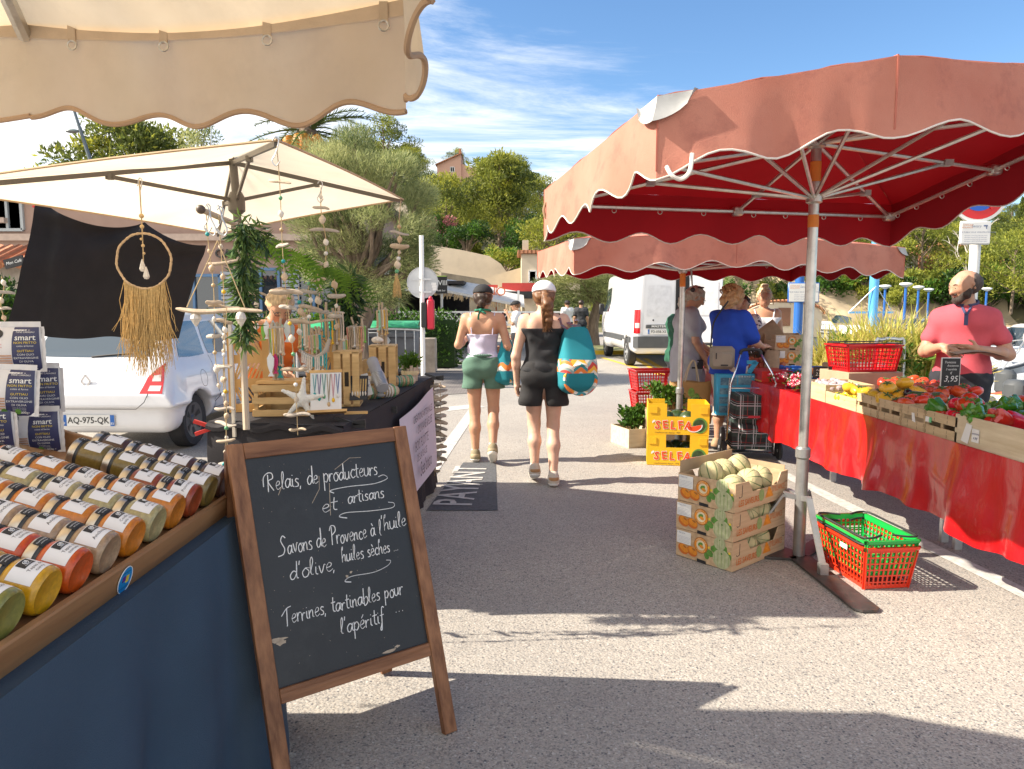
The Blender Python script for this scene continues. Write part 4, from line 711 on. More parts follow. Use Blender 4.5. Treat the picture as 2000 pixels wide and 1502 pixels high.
m = MB(M_taupe); m.tube([(hubc.x, hubc.y, 0), hubc, topc + Vector((0, 0, .02))], .024, 12); m.lathe([(.03, -.08), (.05, -.06), (.05, .02), (.035, .05)], 12, Matrix.Translation(hubc)); m.lathe([(.035, 0), (.028, .14), (.04, .2), (.035, .24)], 10, Matrix.Translation(hubc - Vector((0, 0, .36)))); m.build('pole', t, world=True); m = MB(mat('concrete_base', (.4, .4, .38), .9)); m.lathe([(.28, 0), (.28, .06), (.05, .1)], 20, Matrix.Translation((hubc.x, hubc.y, 0))); m.build('base', t, world=True)
A0, A1, B1, B0 = P(78, 389, 4.75), P(402, 458, 5.65), P(348, 664, 5.7), P(12, 655, 4.4); M_bcl = mat('black_cotton', (.016, .014, .015), .9, var=.2, bump=.3, bscale=220)
def bc(u, v):
 p = A0.lerp(A1, u).lerp(B0.lerp(B1, u), v); sag = .10 * abs(math.sin(math.pi * u * 1.72)) ** .8 * (1 - v) ** 3; p = p + Vector((0, 0, -sag)); fold = .05 * math.exp(-((u - .14 - .08 * v) / .045) ** 2) + .04 * math.sin(u * 9 + 1) * v + .035 * math.sin(10 * u + 14 * v) * (1 - v) ** 2 + .015 * math.sin(4 * u + 6 * v) + .03 * math.sin(26 * v + 7 * u) * math.exp(-v * 9); return p + Vector((.25, -1, 0)) * fold + Vector((0, 0, .012 * math.sin(u * 14) * v))
m = MB(M_bcl); m.grid(bc, 60, 44); solo(m, 'black_cloth', 'black cloth hung as a screen behind the dreamcatcher', 'cloth', (A0.x, A0.y, .9), world=True)
m = MB(mat('red_clip', (.6, .03, .03), .4)); p = P(73, 394, 4.72); m.bar(p, p + Vector((-.03, 0, -.035)), .012); m.use(M_steel); m.bar(p, p + Vector((.03, 0, .012)), .016); m.use(_M['red_clip']); m.bar(p + Vector((-.005, 0, .012)), p + Vector((-.045, 0, .012)), .012); solo(m, 'spring_clip', 'red and silver clip holding the black cloth to the parasol', 'clip', p, world=True)
# ================================================================== fruit stall table
TZ = .75; M_vinyl = mat('red_vinyl', (.52, .008, .012), .28, var=.12, scale=3, bump=.5, bscale=7, coat=.6, dirt=((.40, .01, .015), 2, .8), stretch=(2.5, 2.5, .6))
t = thing('market_table', 'long trestle table draped in shiny red vinyl', 'table', (2.8, 6.7, 0)); m = MB(M_vinyl); m.box((2.85, 6.75, TZ - .012), (.86, 8.3, .02))
def cl(u, v):
 y = 2.6 + 8.3 * u; w = (.035 * math.sin(y * 7.3) + .022 * math.sin(y * 13.7 + 1) + .012 * math.sin(y * 29)) * (.12 + .88 * v); hem = .46 + .02 * math.sin(y * 4.1) + .012 * math.sin(y * 11); return Vector((2.40 - .035 * v - w + .012 * math.sin(8 * v + y * 5) * v, y, TZ + .002 - hem * v))
m.grid(cl, 220, 16); m.build('vinyl_cover', t, world=True)
for y in (4.28, 4.42, 6.0, 7.5, 9.2):
 m = MB(M_steel);
 for x in (2.74, 3.2): m.box((x, y, .35), (.045, .03, .70))
 m.box((2.9, y, .715), (.72, .03, .035)); m.build('trestle', t, world=True)
M_crw = wood('crate_poplar', (.50, .36, .20), (.64, .49, .30), .75, (3, 26, 26), .3); M_crw2 = wood('crate_pale', (.60, .48, .31), (.70, .60, .43), .75, (3, 26, 26), .3)
def crate_proto(label, w, d, h, m_, slot=True, group='wooden crates along the stall front', loc=(0, 0, -5), rz=0):
 """open wooden crate; local x = width along the front, y = depth, front at y=0"""
 t = thing('wooden_crate', label, 'crate', loc, rz, group); T = .008
 def panel(c, s, along, nm, sl):
  b = MB(m_)
  if sl:
   hh = h * .40
   for z in (hh / 2, h - hh / 2): b.box((c[0], c[1], z), (s[0], s[1], hh))
   for q in (-.46, 0, .46): b.box((c[0] + (q * s[0] if along else -T * 1.2 * math.copysign(1, c[0] - w / 2)), c[1] + (T * .9 if along and c[1] < d / 2 else (-T * .9 if along else q * s[1])), h / 2), (.022, .008, h * .98) if along else (.008, .022, h * .98))
   b.use(mat('dark_staple', (.12, .09, .06), .6))
   for q in (-.47, -.2, .2, .47):
    for z in (h * .12, h * .3, h * .7, h * .9): b.box((c[0] + q * s[0], c[1] - (T / 2 + .0006) * (1 if c[1] < d / 2 else -1), z), (.002, .001, .018)) if along else None
  else: b.box((c[0], c[1], h / 2), (s[0], s[1], h))
  b.build(nm, t)
 panel((w / 2, T / 2, 0), (w, T, 0), True, 'front_panel', slot); panel((w / 2, d - T / 2, 0), (w, T, 0), True, 'back_panel', slot); panel((T / 2, d / 2, 0), (T, d - 2 * T - .002, 0), False, 'side_panel', False); panel((w - T / 2, d / 2, 0), (T, d - 2 * T - .002, 0), False, 'side_panel', False)
 b = MB(m_); b.box((w / 2, d / 2, .006), (w - 2 * T - .002, d - 2 * T - .002, .008)); b.build('base', t); return t
def fruit(name, label, cat, col, r, ms=None, lobes=0, lob=.0, rough=.3, stem=None, loc=(0, 0, -6), group=None, zs=.85, col2=None, scale=3, n=14):
 t = thing(name, label, cat, loc, 0, group); m = MB(ms or mat(name + '_skin_' + '_'.join(str(int(c * 100)) for c in col), col, rough, col2=col2, var=.15, scale=scale / r * .08, objvar=.16, sss=0, coat=.05)); m.ball((0, 0, r * zs), (r, r, r * zs), n, None, 0, lobes, lob); m.build('skin', t)
 if stem:
  m = MB(mat('green_stem', (.07, .13, .03), .7)); m.tube([(0, 0, r * zs * 1.72), (.004, 0, r * zs * 2.12)], [.006, .004], 5)
  for k in range(5): a = k * 1.256; m.bar((0, 0, r * zs * 1.93), (r * .5 * math.cos(a), r * .5 * math.sin(a), r * zs * 1.97), .008, .003)
  m.build('stem', t)
 return t
def pepper(label, col, loc=(0, 0, -6), group=None):
 t = thing('bell_pepper', label, 'pepper', loc, 0, group); m = MB(mat('pepper_skin_%d' % int(col[0] * 100), col, .22, var=.2, scale=14, coat=.3, objvar=.12)); n = 20; prof = [(.004, .0), (.022, .004), (.034, .02), (.040, .045), (.046, .075), (.047, .092), (.036, .104), (.016, .100), (.006, .092)]; vs = [(r * (1 + .13 * math.cos(4 * a) * min(1, r / .03)) * math.cos(a), r * (1 + .13 * math.cos(4 * a) * min(1, r / .03)) * math.sin(a) * .9, z + .006 * math.cos(4 * a) * (r / .04)) for r, z in prof for a in [6.2832 * j / n for j in range(n)]]
 m.raw(vs, [(i * n + j, i * n + (j + 1) % n, (i + 1) * n + (j + 1) % n, (i + 1) * n + j) for i in range(len(prof) - 1) for j in range(n)]); m.build('skin', t); m = MB(mat('pepper_stem', (.12, .22, .04), .6)); m.tube([(0, 0, .09), (.003, 0, .11), (.012, .003, .128)], [.011, .006, .007], 7); m.build('stem', t); return t
def melonm():
 M = mat('melon_rind', (.50, .44, .24), .75, var=.2, scale=5, bump=.5, bscale=60); N = M.node_tree.nodes; L = M.node_tree.links; b = N['Principled BSDF']; src = b.inputs['Base Color'].links[0].from_socket
 sx = N.new('ShaderNodeSeparateXYZ'); L.new(N.new('ShaderNodeTexCoord').outputs['Object'], sx.inputs[0]); a = N.new('ShaderNodeMath'); a.operation = 'ARCTAN2'; L.new(sx.outputs[1], a.inputs[0]); L.new(sx.outputs[0], a.inputs[1]); q = N.new('ShaderNodeMath'); q.operation = 'MULTIPLY'; L.new(a.outputs[0], q.inputs[0]); q.inputs[1].default_value = 9; c = N.new('ShaderNodeMath'); c.operation = 'COSINE'; L.new(q.outputs[0], c.inputs[0]); L.new(_mix(N, L, ramp(N, L, c.outputs[0], .86, .97), src, (.10, .16, .06)), b.inputs['Base Color']); return M
M_melon = melonm()
def melon(label, loc, rz=0, tilt=(0, 0), group=None, r=.075):
 m = MB(M_melon); m.ball((0, 0, 0), (r, r, r * 1.05), 24, None, 0, 9, .02); o = m.build('melon'); o.location = loc; o.rotation_euler = (tilt[0], tilt[1], rz); return tag(o, label, 'melon', group)
rs = random.Random(4); used = {}
def put(proto, loc, label=None, tilt=.5, sc=(.88, 1.12)):
 k = proto.name
 if k not in used: used[k] = 1; proto.location = loc; o = proto; o.rotation_euler = (rs.uniform(-tilt, tilt), rs.uniform(-tilt, tilt), rs.uniform(0, 6.28)); s = rs.uniform(*sc); o.scale = (s, s, s)
 else: s = rs.uniform(*sc); o = dup(proto, loc, scale=s, rot=(rs.uniform(-tilt, tilt), rs.uniform(-tilt, tilt), rs.uniform(0, 6.28)))
 if label: o['label'] = label
 return o
def spread(proto, x0, x1, y0, y1, z, step, lift=.0, pile=0):
 k = 0
 for lay in range(1 + pile):
  s_ = step * .5 * lay; y = y0 + s_
  while y <= y1 - s_ + 1e-6:
   x = x0 + s_
   while x <= x1 - s_ + 1e-6: put(proto, (x + rs.uniform(-.15, .15) * step, y + rs.uniform(-.15, .15) * step, z + lift * (x - x0) / max(.01, x1 - x0) + lay * step * .62 + rs.uniform(-.004, .004))); x += step; k += 1
   y += step
 return k
def yp(px, X=2.4): return X * 1400 * .997 / (px - 1000)
CR = crate_proto('slatted wooden crate of yellow heirloom tomatoes', .40, .30, .12, M_crw); CP = crate_proto('pale plain crate of peppers at the right end of the stall', .42, .62, .13, M_crw2, False)
cuts = [(1566, 1612, 'slatted crate of garlic bulbs beside the radishes', 'solid'), (1612, 1673, 'low crate of yellow squash next to the garlic crate', 'low'), (1673, 1716, 'slatted crate holding big yellow heirloom tomatoes', ''), (1716, 1761, 'slatted crate of pink heirloom tomatoes before the price sign', ''), (1761, 1809, 'slatted crate of zucchini and aubergines with a white tag', ''), (1809, 1874, 'slatted crate heaped with red tomatoes, green label on it', ''), (1868, 2012, 'pale plain crate of green and red peppers with paper notes', 'pale')]
for k, (p0, p1, lab, kind) in enumerate(cuts):
 ya, yb = yp(p0), yp(p1); w = ya - yb - .008; h_ = .135 if kind != 'low' else .09
 c = crate_proto(lab, w, .38 if kind != 'pale' else .55, h_ * (1.15 if kind == 'pale' else 1), M_crw2 if kind == 'pale' else M_crw, kind == '', loc=(2.412, ya - .004, TZ), rz=-math.pi / 2)
 if kind == 'pale':
  m = MB(mat('white_paper', (.75, .75, .74), .7, var=.03)); m.quad((.06, -.003, .02), (.12, -.003, .01), (.15, -.003, .115), (.10, -.003, .12)); m.quad((.15, -.004, .03), (.21, -.004, .03), (.21, -.004, .10), (.15, -.004, .10)); m.use(mat('pen_ink', (.05, .06, .2), .6)); m.text('poivrons', frame((.18, -.005, .075), (1, 0, 0), (0, 0, 1)), .016, shear=.2); m.text('4,90', frame((.18, -.005, .05), (1, 0, 0), (0, 0, 1)), .02, shear=.2); m.build('paper_note', c, smooth=False)
 if lab.startswith('slatted crate heaped'): m = MB(mat('green_label', (.15, .55, .25), .5)); m.box((.055, -.003, .085), (.02, .003, .03)); m.use(_M['white_paper'] if 'white_paper' in _M else M_white); m.box((.025, -.003, .085), (.035, .003, .03)); m.build('sticker', c)
 if 'zucchini' in lab: m = MB(M_white); m.quad((.13, -.003, .05), (.165, -.003, .045), (.15, -.003, .10), (.12, -.003, .10)); m.build('tag', c)
heir = fruit('heirloom_tomato', 'large ribbed yellow heirloom tomato in a crate', 'tomato', (.72, .42, .03), .056, None, 7, .06, .3, True, group='yellow heirloom tomatoes', zs=.72, n=21)
spread(heir, 2.47, 2.72, yp(1716) + .06, yp(1673) - .02, TZ + .085, .115, .04, 1); spread(heir, 2.5, 2.62, yp(1668), yp(1630), TZ + .10, .13, .0)
sq = fruit('yellow_squash', 'small bright yellow squash in the low crate', 'squash', (.75, .52, .03), .034, None, 0, 0, .35, True, group='yellow squash in the low crate', zs=.8); spread(sq, 2.45, 2.66, yp(1673) + .04, yp(1612) - .04, TZ + .04, .07, .02)
pink = fruit('heirloom_tomato', 'orange pink heirloom tomato behind the front crates', 'tomato', (.62, .07, .018), .05, None, 6, .05, .25, True, group='orange pink heirloom tomatoes', zs=.75, n=18); spread(pink, 2.47, 2.75, yp(1761) + .05, yp(1716) - .05, TZ + .09, .105, .04); spread(pink, 2.85, 3.2, 4.75, 5.6, TZ + .12, .125, .02); spread(pink, 2.9, 3.25, 3.6, 4.3, TZ + .13, .12, .02)
tom = fruit('tomato', 'glossy round red tomato in the slatted crate', 'tomato', (.55, .02, .012), .046, None, 0, 0, .12, True, group='round red tomatoes', zs=.88); spread(tom, 2.47, 2.76, yp(1874) + .06, yp(1809) - .04, TZ + .08, .098, .03, 1)
gp = pepper('shiny green bell pepper in the pale crate', (.05, .19, .015), group='green bell peppers'); rp = pepper('shiny red bell pepper in the pale crate', (.50, .012, .012), group='red bell peppers')
for i in range(30):
 y = rs.uniform(yp(1968, 2.6), yp(1885, 2.6)); put(gp, (rs.uniform(2.47, 2.95), y, TZ + .095 + rs.uniform(0, .05)), None, 1.5)
for i in range(20):
 y = rs.uniform(yp(2080, 2.6), yp(1972, 2.6)); put(rp, (rs.uniform(2.47, 2.9), y, TZ + .09 + rs.uniform(0, .05)), None, 1.5)
zu = thing('zucchini', 'dark green zucchini lying in the crate with a white tag', 'zucchini', (0, 0, -6), 0, 'zucchini in the crate'); m = MB(mat('zucchini_skin', (.03, .075, .02), .35, col2=(.09, .16, .05), scale=9)); m.tube(crom([(-.1, 0, .02), (-.03, .006, .022), (.05, .004, .022), (.1, -.004, .02)], 3), [.012, .02, .021, .022, .023, .023, .023, .022, .02, .012], 10); m.build('skin', zu); m = MB(_M['green_stem']); m.tube([(.098, -.004, .02), (.115, -.004, .022)], .009, 6); m.build('stem', zu)
for i in range(7): put(zu, (2.52 + .035 * i, yp(1785, 2.6) + rs.uniform(-.06, .06), TZ + .10 + .006 * i), None, .25)
au = fruit('aubergine', 'dark purple aubergine beside the zucchini', 'aubergine', (.02, .008, .02), .035, None, 0, 0, .1, True, zs=1.3, group='dark purple aubergines')
for i in range(4): put(au, (2.62 + .05 * i, yp(1800, 2.7) + rs.uniform(-.04, .04), TZ + .12), None, 1.4)
gar = fruit('garlic_bulb', 'pale violet garlic bulb in the crate beside the radishes', 'garlic', (.45, .36, .36), .028, None, 8, .05, .6, None, zs=.85, group='garlic bulbs', n=16); spread(gar, 2.46, 2.70, yp(1612) + .03, yp(1566) - .03, TZ + .085, .064, .02)
M_card = mat('brown_card', (.40, .29, .19), .85, var=.1, scale=6);
def carton(label, c, s, rz=0, m_=M_card):
 t = thing('carton', label, 'carton', c, rz); m = MB(m_); m.box((0, 0, s[2] / 2), s, bev=.004); m.build('body', t); m = MB(mat('packing_tape', (.45, .33, .2), .35)); m.box((0, 0, s[2] + .0015), (s[0] + .001, .05, .002)); m.build('tape', t); return t
carton('plain brown carton under the red shopping basket', (3.0, 6.15, TZ), (.5, .42, .19), .15)
def basket(name, label, col, loc, rz=0, sc=1, group=None, w=.44, d=.30, h=.24, nh=6, handles=True):
 t = thing(name, label, 'basket', loc, rz, group); M_ = mat('basket_plastic_' + str(int(col[0] * 100)), col, .3, var=.06, coat=.3); m = MB(M_); tp = 1.18
 def pt(u, z, side):
  k = 1 + (tp - 1) * z / h; x, y = w / 2 * k, d / 2 * k
  return [Vector((u * x, -y, z)), Vector((x, u * y, z)), Vector((-u * x, y, z)), Vector((-x, -u * y, z))][side]
 for s in range(4):
  nv = 14 if s % 2 == 0 else 10; up = [Vector((0, -1, 0)), Vector((1, 0, 0)), Vector((0, 1, 0)), Vector((-1, 0, 0))][s]
  for i in range(nv + 1): u = -1 + 2 * i / nv; ww = .022 if i in (0, nv) else .0085; m.bar(pt(u, 0, s), pt(u, h * .90, s), ww, .004, up=up)
  for j in range(nh + 1):
   z = h * .90 * j / nh; hh = .02 if j in (0,) else .007
   m.bar(pt(-1, z + (hh / 2 if j == 0 else 0), s), pt(1, z + (hh / 2 if j == 0 else 0), s), .004, hh)
  a, b, c, e = pt(-1, h * .86, s), pt(1, h * .86, s), pt(1, h, s), pt(-1, h, s); m.quad(a, b, c, e); i_ = -up * .004; m.quad(a + i_, e + i_, c + i_, b + i_); m.quad(e, c, c + up * .016, e + up * .016); m.quad(e + up * .016, c + up * .016, c + up * .016 - Vector((0, 0, .014)), e + up * .016 - Vector((0, 0, .014)))
 m.box((0, 0, .004), (w - .004, d - .004, .006)); m.build('body', t)
 m = MB(M_black); k = tp
 for sg in (-1, 1): y = sg * (d / 2 * k + .012); m.tube(crom([(-w * .40 * k, y * .2, h + .012), (-w * .48 * k, y * .7, h + .012), (-w * .42 * k, y, h + .012), (0, y, h + .012), (w * .42 * k, y, h + .012), (w * .48 * k, y * .7, h + .012), (w * .40 * k, y * .2, h + .012)], 4), .006, 6)
 if handles: m.build('handle', t)
 if sc != 1: t.scale = (sc,) * 3
 return t
basket('shopping_basket', 'red plastic shopping basket standing on a carton behind the tomatoes', (.55, .006, .01), (3.0, 6.12, TZ + .193), .12, .94)
t = thing('price_sign', 'black price sign reading 3,95 in front of the man in pink', 'sign', (2.98, 4.85, TZ + .05)); c = P(1856, 727, 4.85) - rootloc(t); m = MB(M_white); m.box(c, (.13, .008, .20)); m.use(M_black); m.box(c + Vector((0, -.005, 0)), (.12, .004, .19)); m.use(mat('chalk_white', (.72, .72, .70), .9, var=.15, scale=90));
for s, z, q, x in (('Tomates', .068, .023, -.01), ('Anciennes', .045, .02, .01), ('3 variétés', .02, .02, 0), ('€', -.006, .022, 0), ('3,95', -.046, .058, 0)): m.text(s, frame(c + Vector((x, -.0085, z)), (1, 0, 0), (0, 0, 1)), q, .95, shear=.25)
m.build('board', t); m = MB(M_steel); m.bar(c + Vector((0, 0, -.11)), (0, 0, 0), .01); m.build('spike', t)
rad = thing('radish_bunch', 'bunch of pink and white radishes beside the red box', 'radishes', (0, 0, -6), 0, 'radish bunches'); m = MB(mat('radish_pink', (.50, .015, .06), .35, var=.25, scale=30)); random.seed(6)
pts = [(random.gauss(0, .045), random.gauss(0, .035), .02 + abs(random.gauss(0, .02))) for _ in range(26)]
for p in pts: m.ball(p, (.012, .012, .016), 7)
m.use(mat('radish_white', (.7, .62, .58), .5))
for p in pts: m.ball((p[0] - .012, p[1] - .004, p[2] + .004), .008, 6)
m.build('roots', rad); m = MB(_M['glossy_leaf'])
for i in range(40): a = Vector((random.gauss(.05, .03), random.gauss(0, .04), random.uniform(.0, .05))); d = Vector((random.uniform(.02, .07), random.uniform(-.03, .03), random.uniform(-.01, .03))); n = Vector((-d.y, d.x, .0)).normalized() * .01; m.poly([a, a + d * .5 + n, a + d, a + d * .5 - n])
m.build('leaves', rad)
for i in range(14): put(rad, (2.45 + rs.uniform(0, .22), yp(1562 - 2.6 * i, 2.5), TZ + rs.uniform(.02, .10) - .02), None, .4)
redbox = lambda lab, c, s: None
t = thing('fruit_box', 'shiny red fruit box next to the radishes', 'box', (2.58, 7.15, TZ), -math.pi / 2); m = MB(mat('red_print_card', (.48, .02, .015), .4, var=.08)); m.box((0, 0, .055), (.42, .3, .11)); m.use(M_black); m.text('CHERRY', frame((.0, -.152, .05), (1, 0, 0), (0, 0, 1)), .05); m.build('body', t); m = MB(mat('box_gold', (.6, .38, .08), .5)); m.box((0, -.152, .012), (.4, .002, .01)); m.build('stripe', t)
pe = fruit('peach', 'dusky red peach on the far part of the stall', 'peach', (.40, .06, .06), .036, None, 0, 0, .7, None, group='peaches on the stall', zs=.95, col2=(.62, .25, .10), n=12); spread(pe, 2.47, 3.0, 7.75, 8.3, TZ + .06, .078, .02, 1)
ap = fruit('apricot', 'orange apricot on the far part of the stall', 'apricot', (.70, .27, .05), .03, None, 0, 0, .7, None, group='apricots on the stall', zs=.95, n=10); spread(ap, 2.47, 3.0, 8.6, 9.4, TZ + .06, .075, .02); spread(ap, 2.85, 3.05, 6.55, 6.9, TZ + .1, .07, .0)
CF = crate_proto('long pale crate of peaches in front of the women', .62, .36, .09, M_crw2, False, loc=(2.412, 8.4, TZ), rz=-math.pi / 2); CF2 = crate_proto('pale crate of apricots at the far end of the stall', .72, .5, .09, M_crw2, False, loc=(2.412, 9.5, TZ), rz=-math.pi / 2)
t = thing('plastic_crate', 'bright blue plastic crate behind the apricots', 'crate', (2.95, 7.0, TZ), 0); m = MB(mat('blue_plastic', (.02, .12, .50), .35)); m.box((0, 0, .02), (.5, .4, .02))
for z in (.05, .09, .13):
 for y in (-.2, .2): m.box((0, y, z), (.5, .012, .022))
 for x in (-.25, .25): m.box((x, 0, z), (.012, .4, .022))
for x in (-.24, .24):
 for y in (-.19, .19): m.box((x, y, .075), (.03, .03, .15))
m.build('body', t)
for k, (lab, px, py, s, Y) in enumerate((('small black chalk sign beside the blue crate', 1602, 727, '2,90', 6.35), ('small black chalk sign right of the other chalk sign', 1632, 727, '1,50', 6.2))):
 t = thing('price_sign', lab, 'sign', P(px, py + 20, Y)); c = P(px, py, Y) - rootloc(t); m = MB(M_black); m.box(c, (.125, .006, .10)); m.use(_M['chalk_white']); m.text('Pommes' if k == 0 else 'le kg', frame(c + Vector((0, -.0045, .018)), (1, 0, 0), (0, 0, 1)), .022, shear=.25); m.text(s, frame(c + Vector((-.01, -.0045, -.018)), (1, 0, 0), (0, 0, 1)), .04, shear=.25); m.build('board', t); m = MB(M_steel); m.bar(c + Vector((0, .004, -.04)), (0, 0.004, -.03), .008); m.build('spike', t)
carton('tan carton behind the chalk signs', (3.2, 6.85, TZ), (.34, .25, .20), .3); carton('dark carton leaning behind the red basket', (3.3, 6.55, TZ), (.22, .2, .22), .9, mat('grey_card', (.25, .22, .19), .8))
def pbag(label, loc, w, d, h, rz=0, tilt=0):
 t = thing('paper_bag', label, 'paper bag', loc, rz); m = MB(mat('kraft_paper', (.36, .25, .16), .85, var=.15, scale=20, bump=.5, bscale=30)); m.grid(lambda u, v: (w * .5 * math.cos(6.283 * u) * (1 + .05 * math.sin(9 * v + 5 * u)) * (1.0 if abs(math.cos(6.283 * u)) < .8 else .95), d * .5 * math.sin(6.283 * u) * (1 - .3 * v), h * v * (1 + .04 * math.sin(25 * u))), 20, 8); m.box((0, 0, .003), (w * .9, d * .7, .004)); m.build('body', t); m = MB(_M['kraft_paper']); m.tube([(w * .4 * math.cos(a), .35 * d * math.sin(a), h * .98) for a in [6.283 * i / 14 for i in range(15)]], .004, 4, False); m.build('rim', t); t.rotation_euler = (tilt, 0, rz); return t
pbag('brown paper bag standing among the peaches', (2.78, 7.65, TZ + .08), .17, .1, .19)
t = thing('leaf_heap', 'dark wilted leaves lying over the peaches', 'leaves', (2.74, 8.05, TZ + .13)); leaves('foliage', [(0, 0, .02), (.12, 0, .0), (-.1, .02, 0)], .1, 240, .1, [mat('wilted_leaf', (.09, .06, .035), .8)], t, aspect=.4)
M_wprint = wood('wood_print_card', (.50, .33, .19), (.62, .45, .28), .6, (2, 30, 40), .0); M_cardin = mat('inner_card', (.42, .30, .18), .85)
M_prn = {k: mat('print_' + k, c, .55, var=v, scale=40) for k, c, v in (('orange', (.70, .25, .02), .2), ('deep_orange', (.55, .14, .02), .1), ('leaf_green', (.10, .24, .04), .3), ('melon_pale', (.42, .44, .26), .2), ('melon_green', (.26, .34, .13), .2), ('brown', (.35, .13, .03), .1), ('cream', (.72, .62, .42), .1), ('yellow', (.8, .6, .05), .1), ('grey', (.55, .55, .53), .1))}
def disc(m, F, x, y, rx, ry, z, n=22, a0=0, a1=6.2832, rot=0):
 c, s = math.cos(rot), math.sin(rot); pts = [(x + rx * math.cos(a) * c - ry * math.sin(a) * s, y + rx * math.cos(a) * s + ry * math.sin(a) * c, z) for a in [a0 + (a1 - a0) * i / n for i in range(n if a1 - a0 > 6.28 else n + 1)]]; m.poly([F @ Vector(p) for p in pts])
def printed(m, F, w, h):
 """front print of a melon carton: sticker, badge, slices, whole melons"""
 def mel(x, y, r, z):
  m.use(M_prn['melon_pale']); disc(m, F, x, y, r, r * .97, z); m.use(M_prn['melon_green'])
  for k in (-2, -1, 0, 1, 2): xo = x + k * r * .40; disc(m, F, xo, y, r * .035, r * .92 * math.sqrt(max(0, 1 - (k * .40) ** 2)), z + .0006, 12)
  m.use(M_prn['leaf_green']); disc(m, F, x, y + r * .55, r * .1, r * .1, z + .0012, 8)
 m.use(M_prn['leaf_green'])
 for x, y, r in ((.62, .42, .05), (.70, .62, .06), (.86, .70, .05), (.74, .30, .05), (.93, .5, .05), (.56, .3, .045)): disc(m, F, x * w, y * h, r * 1.3 * w, r * w, .001, 7, rot=x * 9)
 mel(.78 * w, .86 * h, .10 * w, .0018); mel(.82 * w, .34 * h, .15 * w, .0030)
 m.use(M_prn['yellow']); disc(m, F, .95 * w, .62 * h, .02 * w, .02 * w, .003, 6); disc(m, F, .6 * w, .62 * h, .02 * w, .02 * w, .003, 6)
 for x, r in ((.14, -.5), (.30, -.35)): m.use(M_prn['deep_orange']); disc(m, F, x * w, .30 * h, .10 * w, .075 * w, .0024, 18, rot=r); m.use(M_prn['orange']); disc(m, F, x * w + .006, .30 * h + .006, .085 * w, .055 * w, .003, 18, rot=r); m.use(M_prn['brown']); disc(m, F, x * w + .012, .33 * h + .01, .035 * w, .012 * w, .0034, 12, rot=r)
 m.use(M_white); m.poly([F @ Vector(p) for p in ((.02 * w, .50 * h, .0045), (.28 * w, .50 * h, .0045), (.28 * w, .95 * h, .0045), (.02 * w, .95 * h, .0045))]); m.use(_M['notice_ink']);
 for i in range(5): m.poly([F @ Vector(p) for p in ((.035 * w, (.55 + .05 * i) * h, .005), (.26 * w, (.55 + .05 * i) * h, .005), (.26 * w, (.556 + .05 * i) * h, .005), (.035 * w, (.556 + .05 * i) * h, .005))])
 m.text('3 760 214', F @ Matrix.Translation((.1 * w, .88 * h, .005)), .014)
 m.use(M_prn['brown']); disc(m, F, .46 * w, .62 * h, .125 * w, .125 * w, .0038); m.use(M_prn['orange']); disc(m, F, .46 * w, .62 * h, .115 * w, .115 * w, .0044); m.use(M_prn['cream']); disc(m, F, .46 * w, .62 * h, .078 * w, .078 * w, .005); m.use(M_prn['leaf_green']); disc(m, F, .455 * w, .65 * h, .045 * w, .032 * w, .0056, 14, rot=.4); m.use(M_prn['orange']); disc(m, F, .475 * w, .58 * h, .04 * w, .024 * w, .006, 14, rot=-.4)
 m.use(M_prn['cream'])
 for i, ch in enumerate('PRODUIT DE'): a = 2.5 - i * .215; m.text(ch, F @ Matrix.Translation((.46 * w + .096 * w * math.cos(a), .62 * h + .096 * w * math.sin(a), .005)) @ Matrix.Rotation(a - math.pi / 2, 4, 'Z'), .013)
 for i, ch in enumerate('FRANCE'): a = -2.35 + i * .3; m.text(ch, F @ Matrix.Translation((.46 * w + .097 * w * math.cos(a), .62 * h + .097 * w * math.sin(a), .005)) @ Matrix.Rotation(a + math.pi / 2, 4, 'Z'), .013)
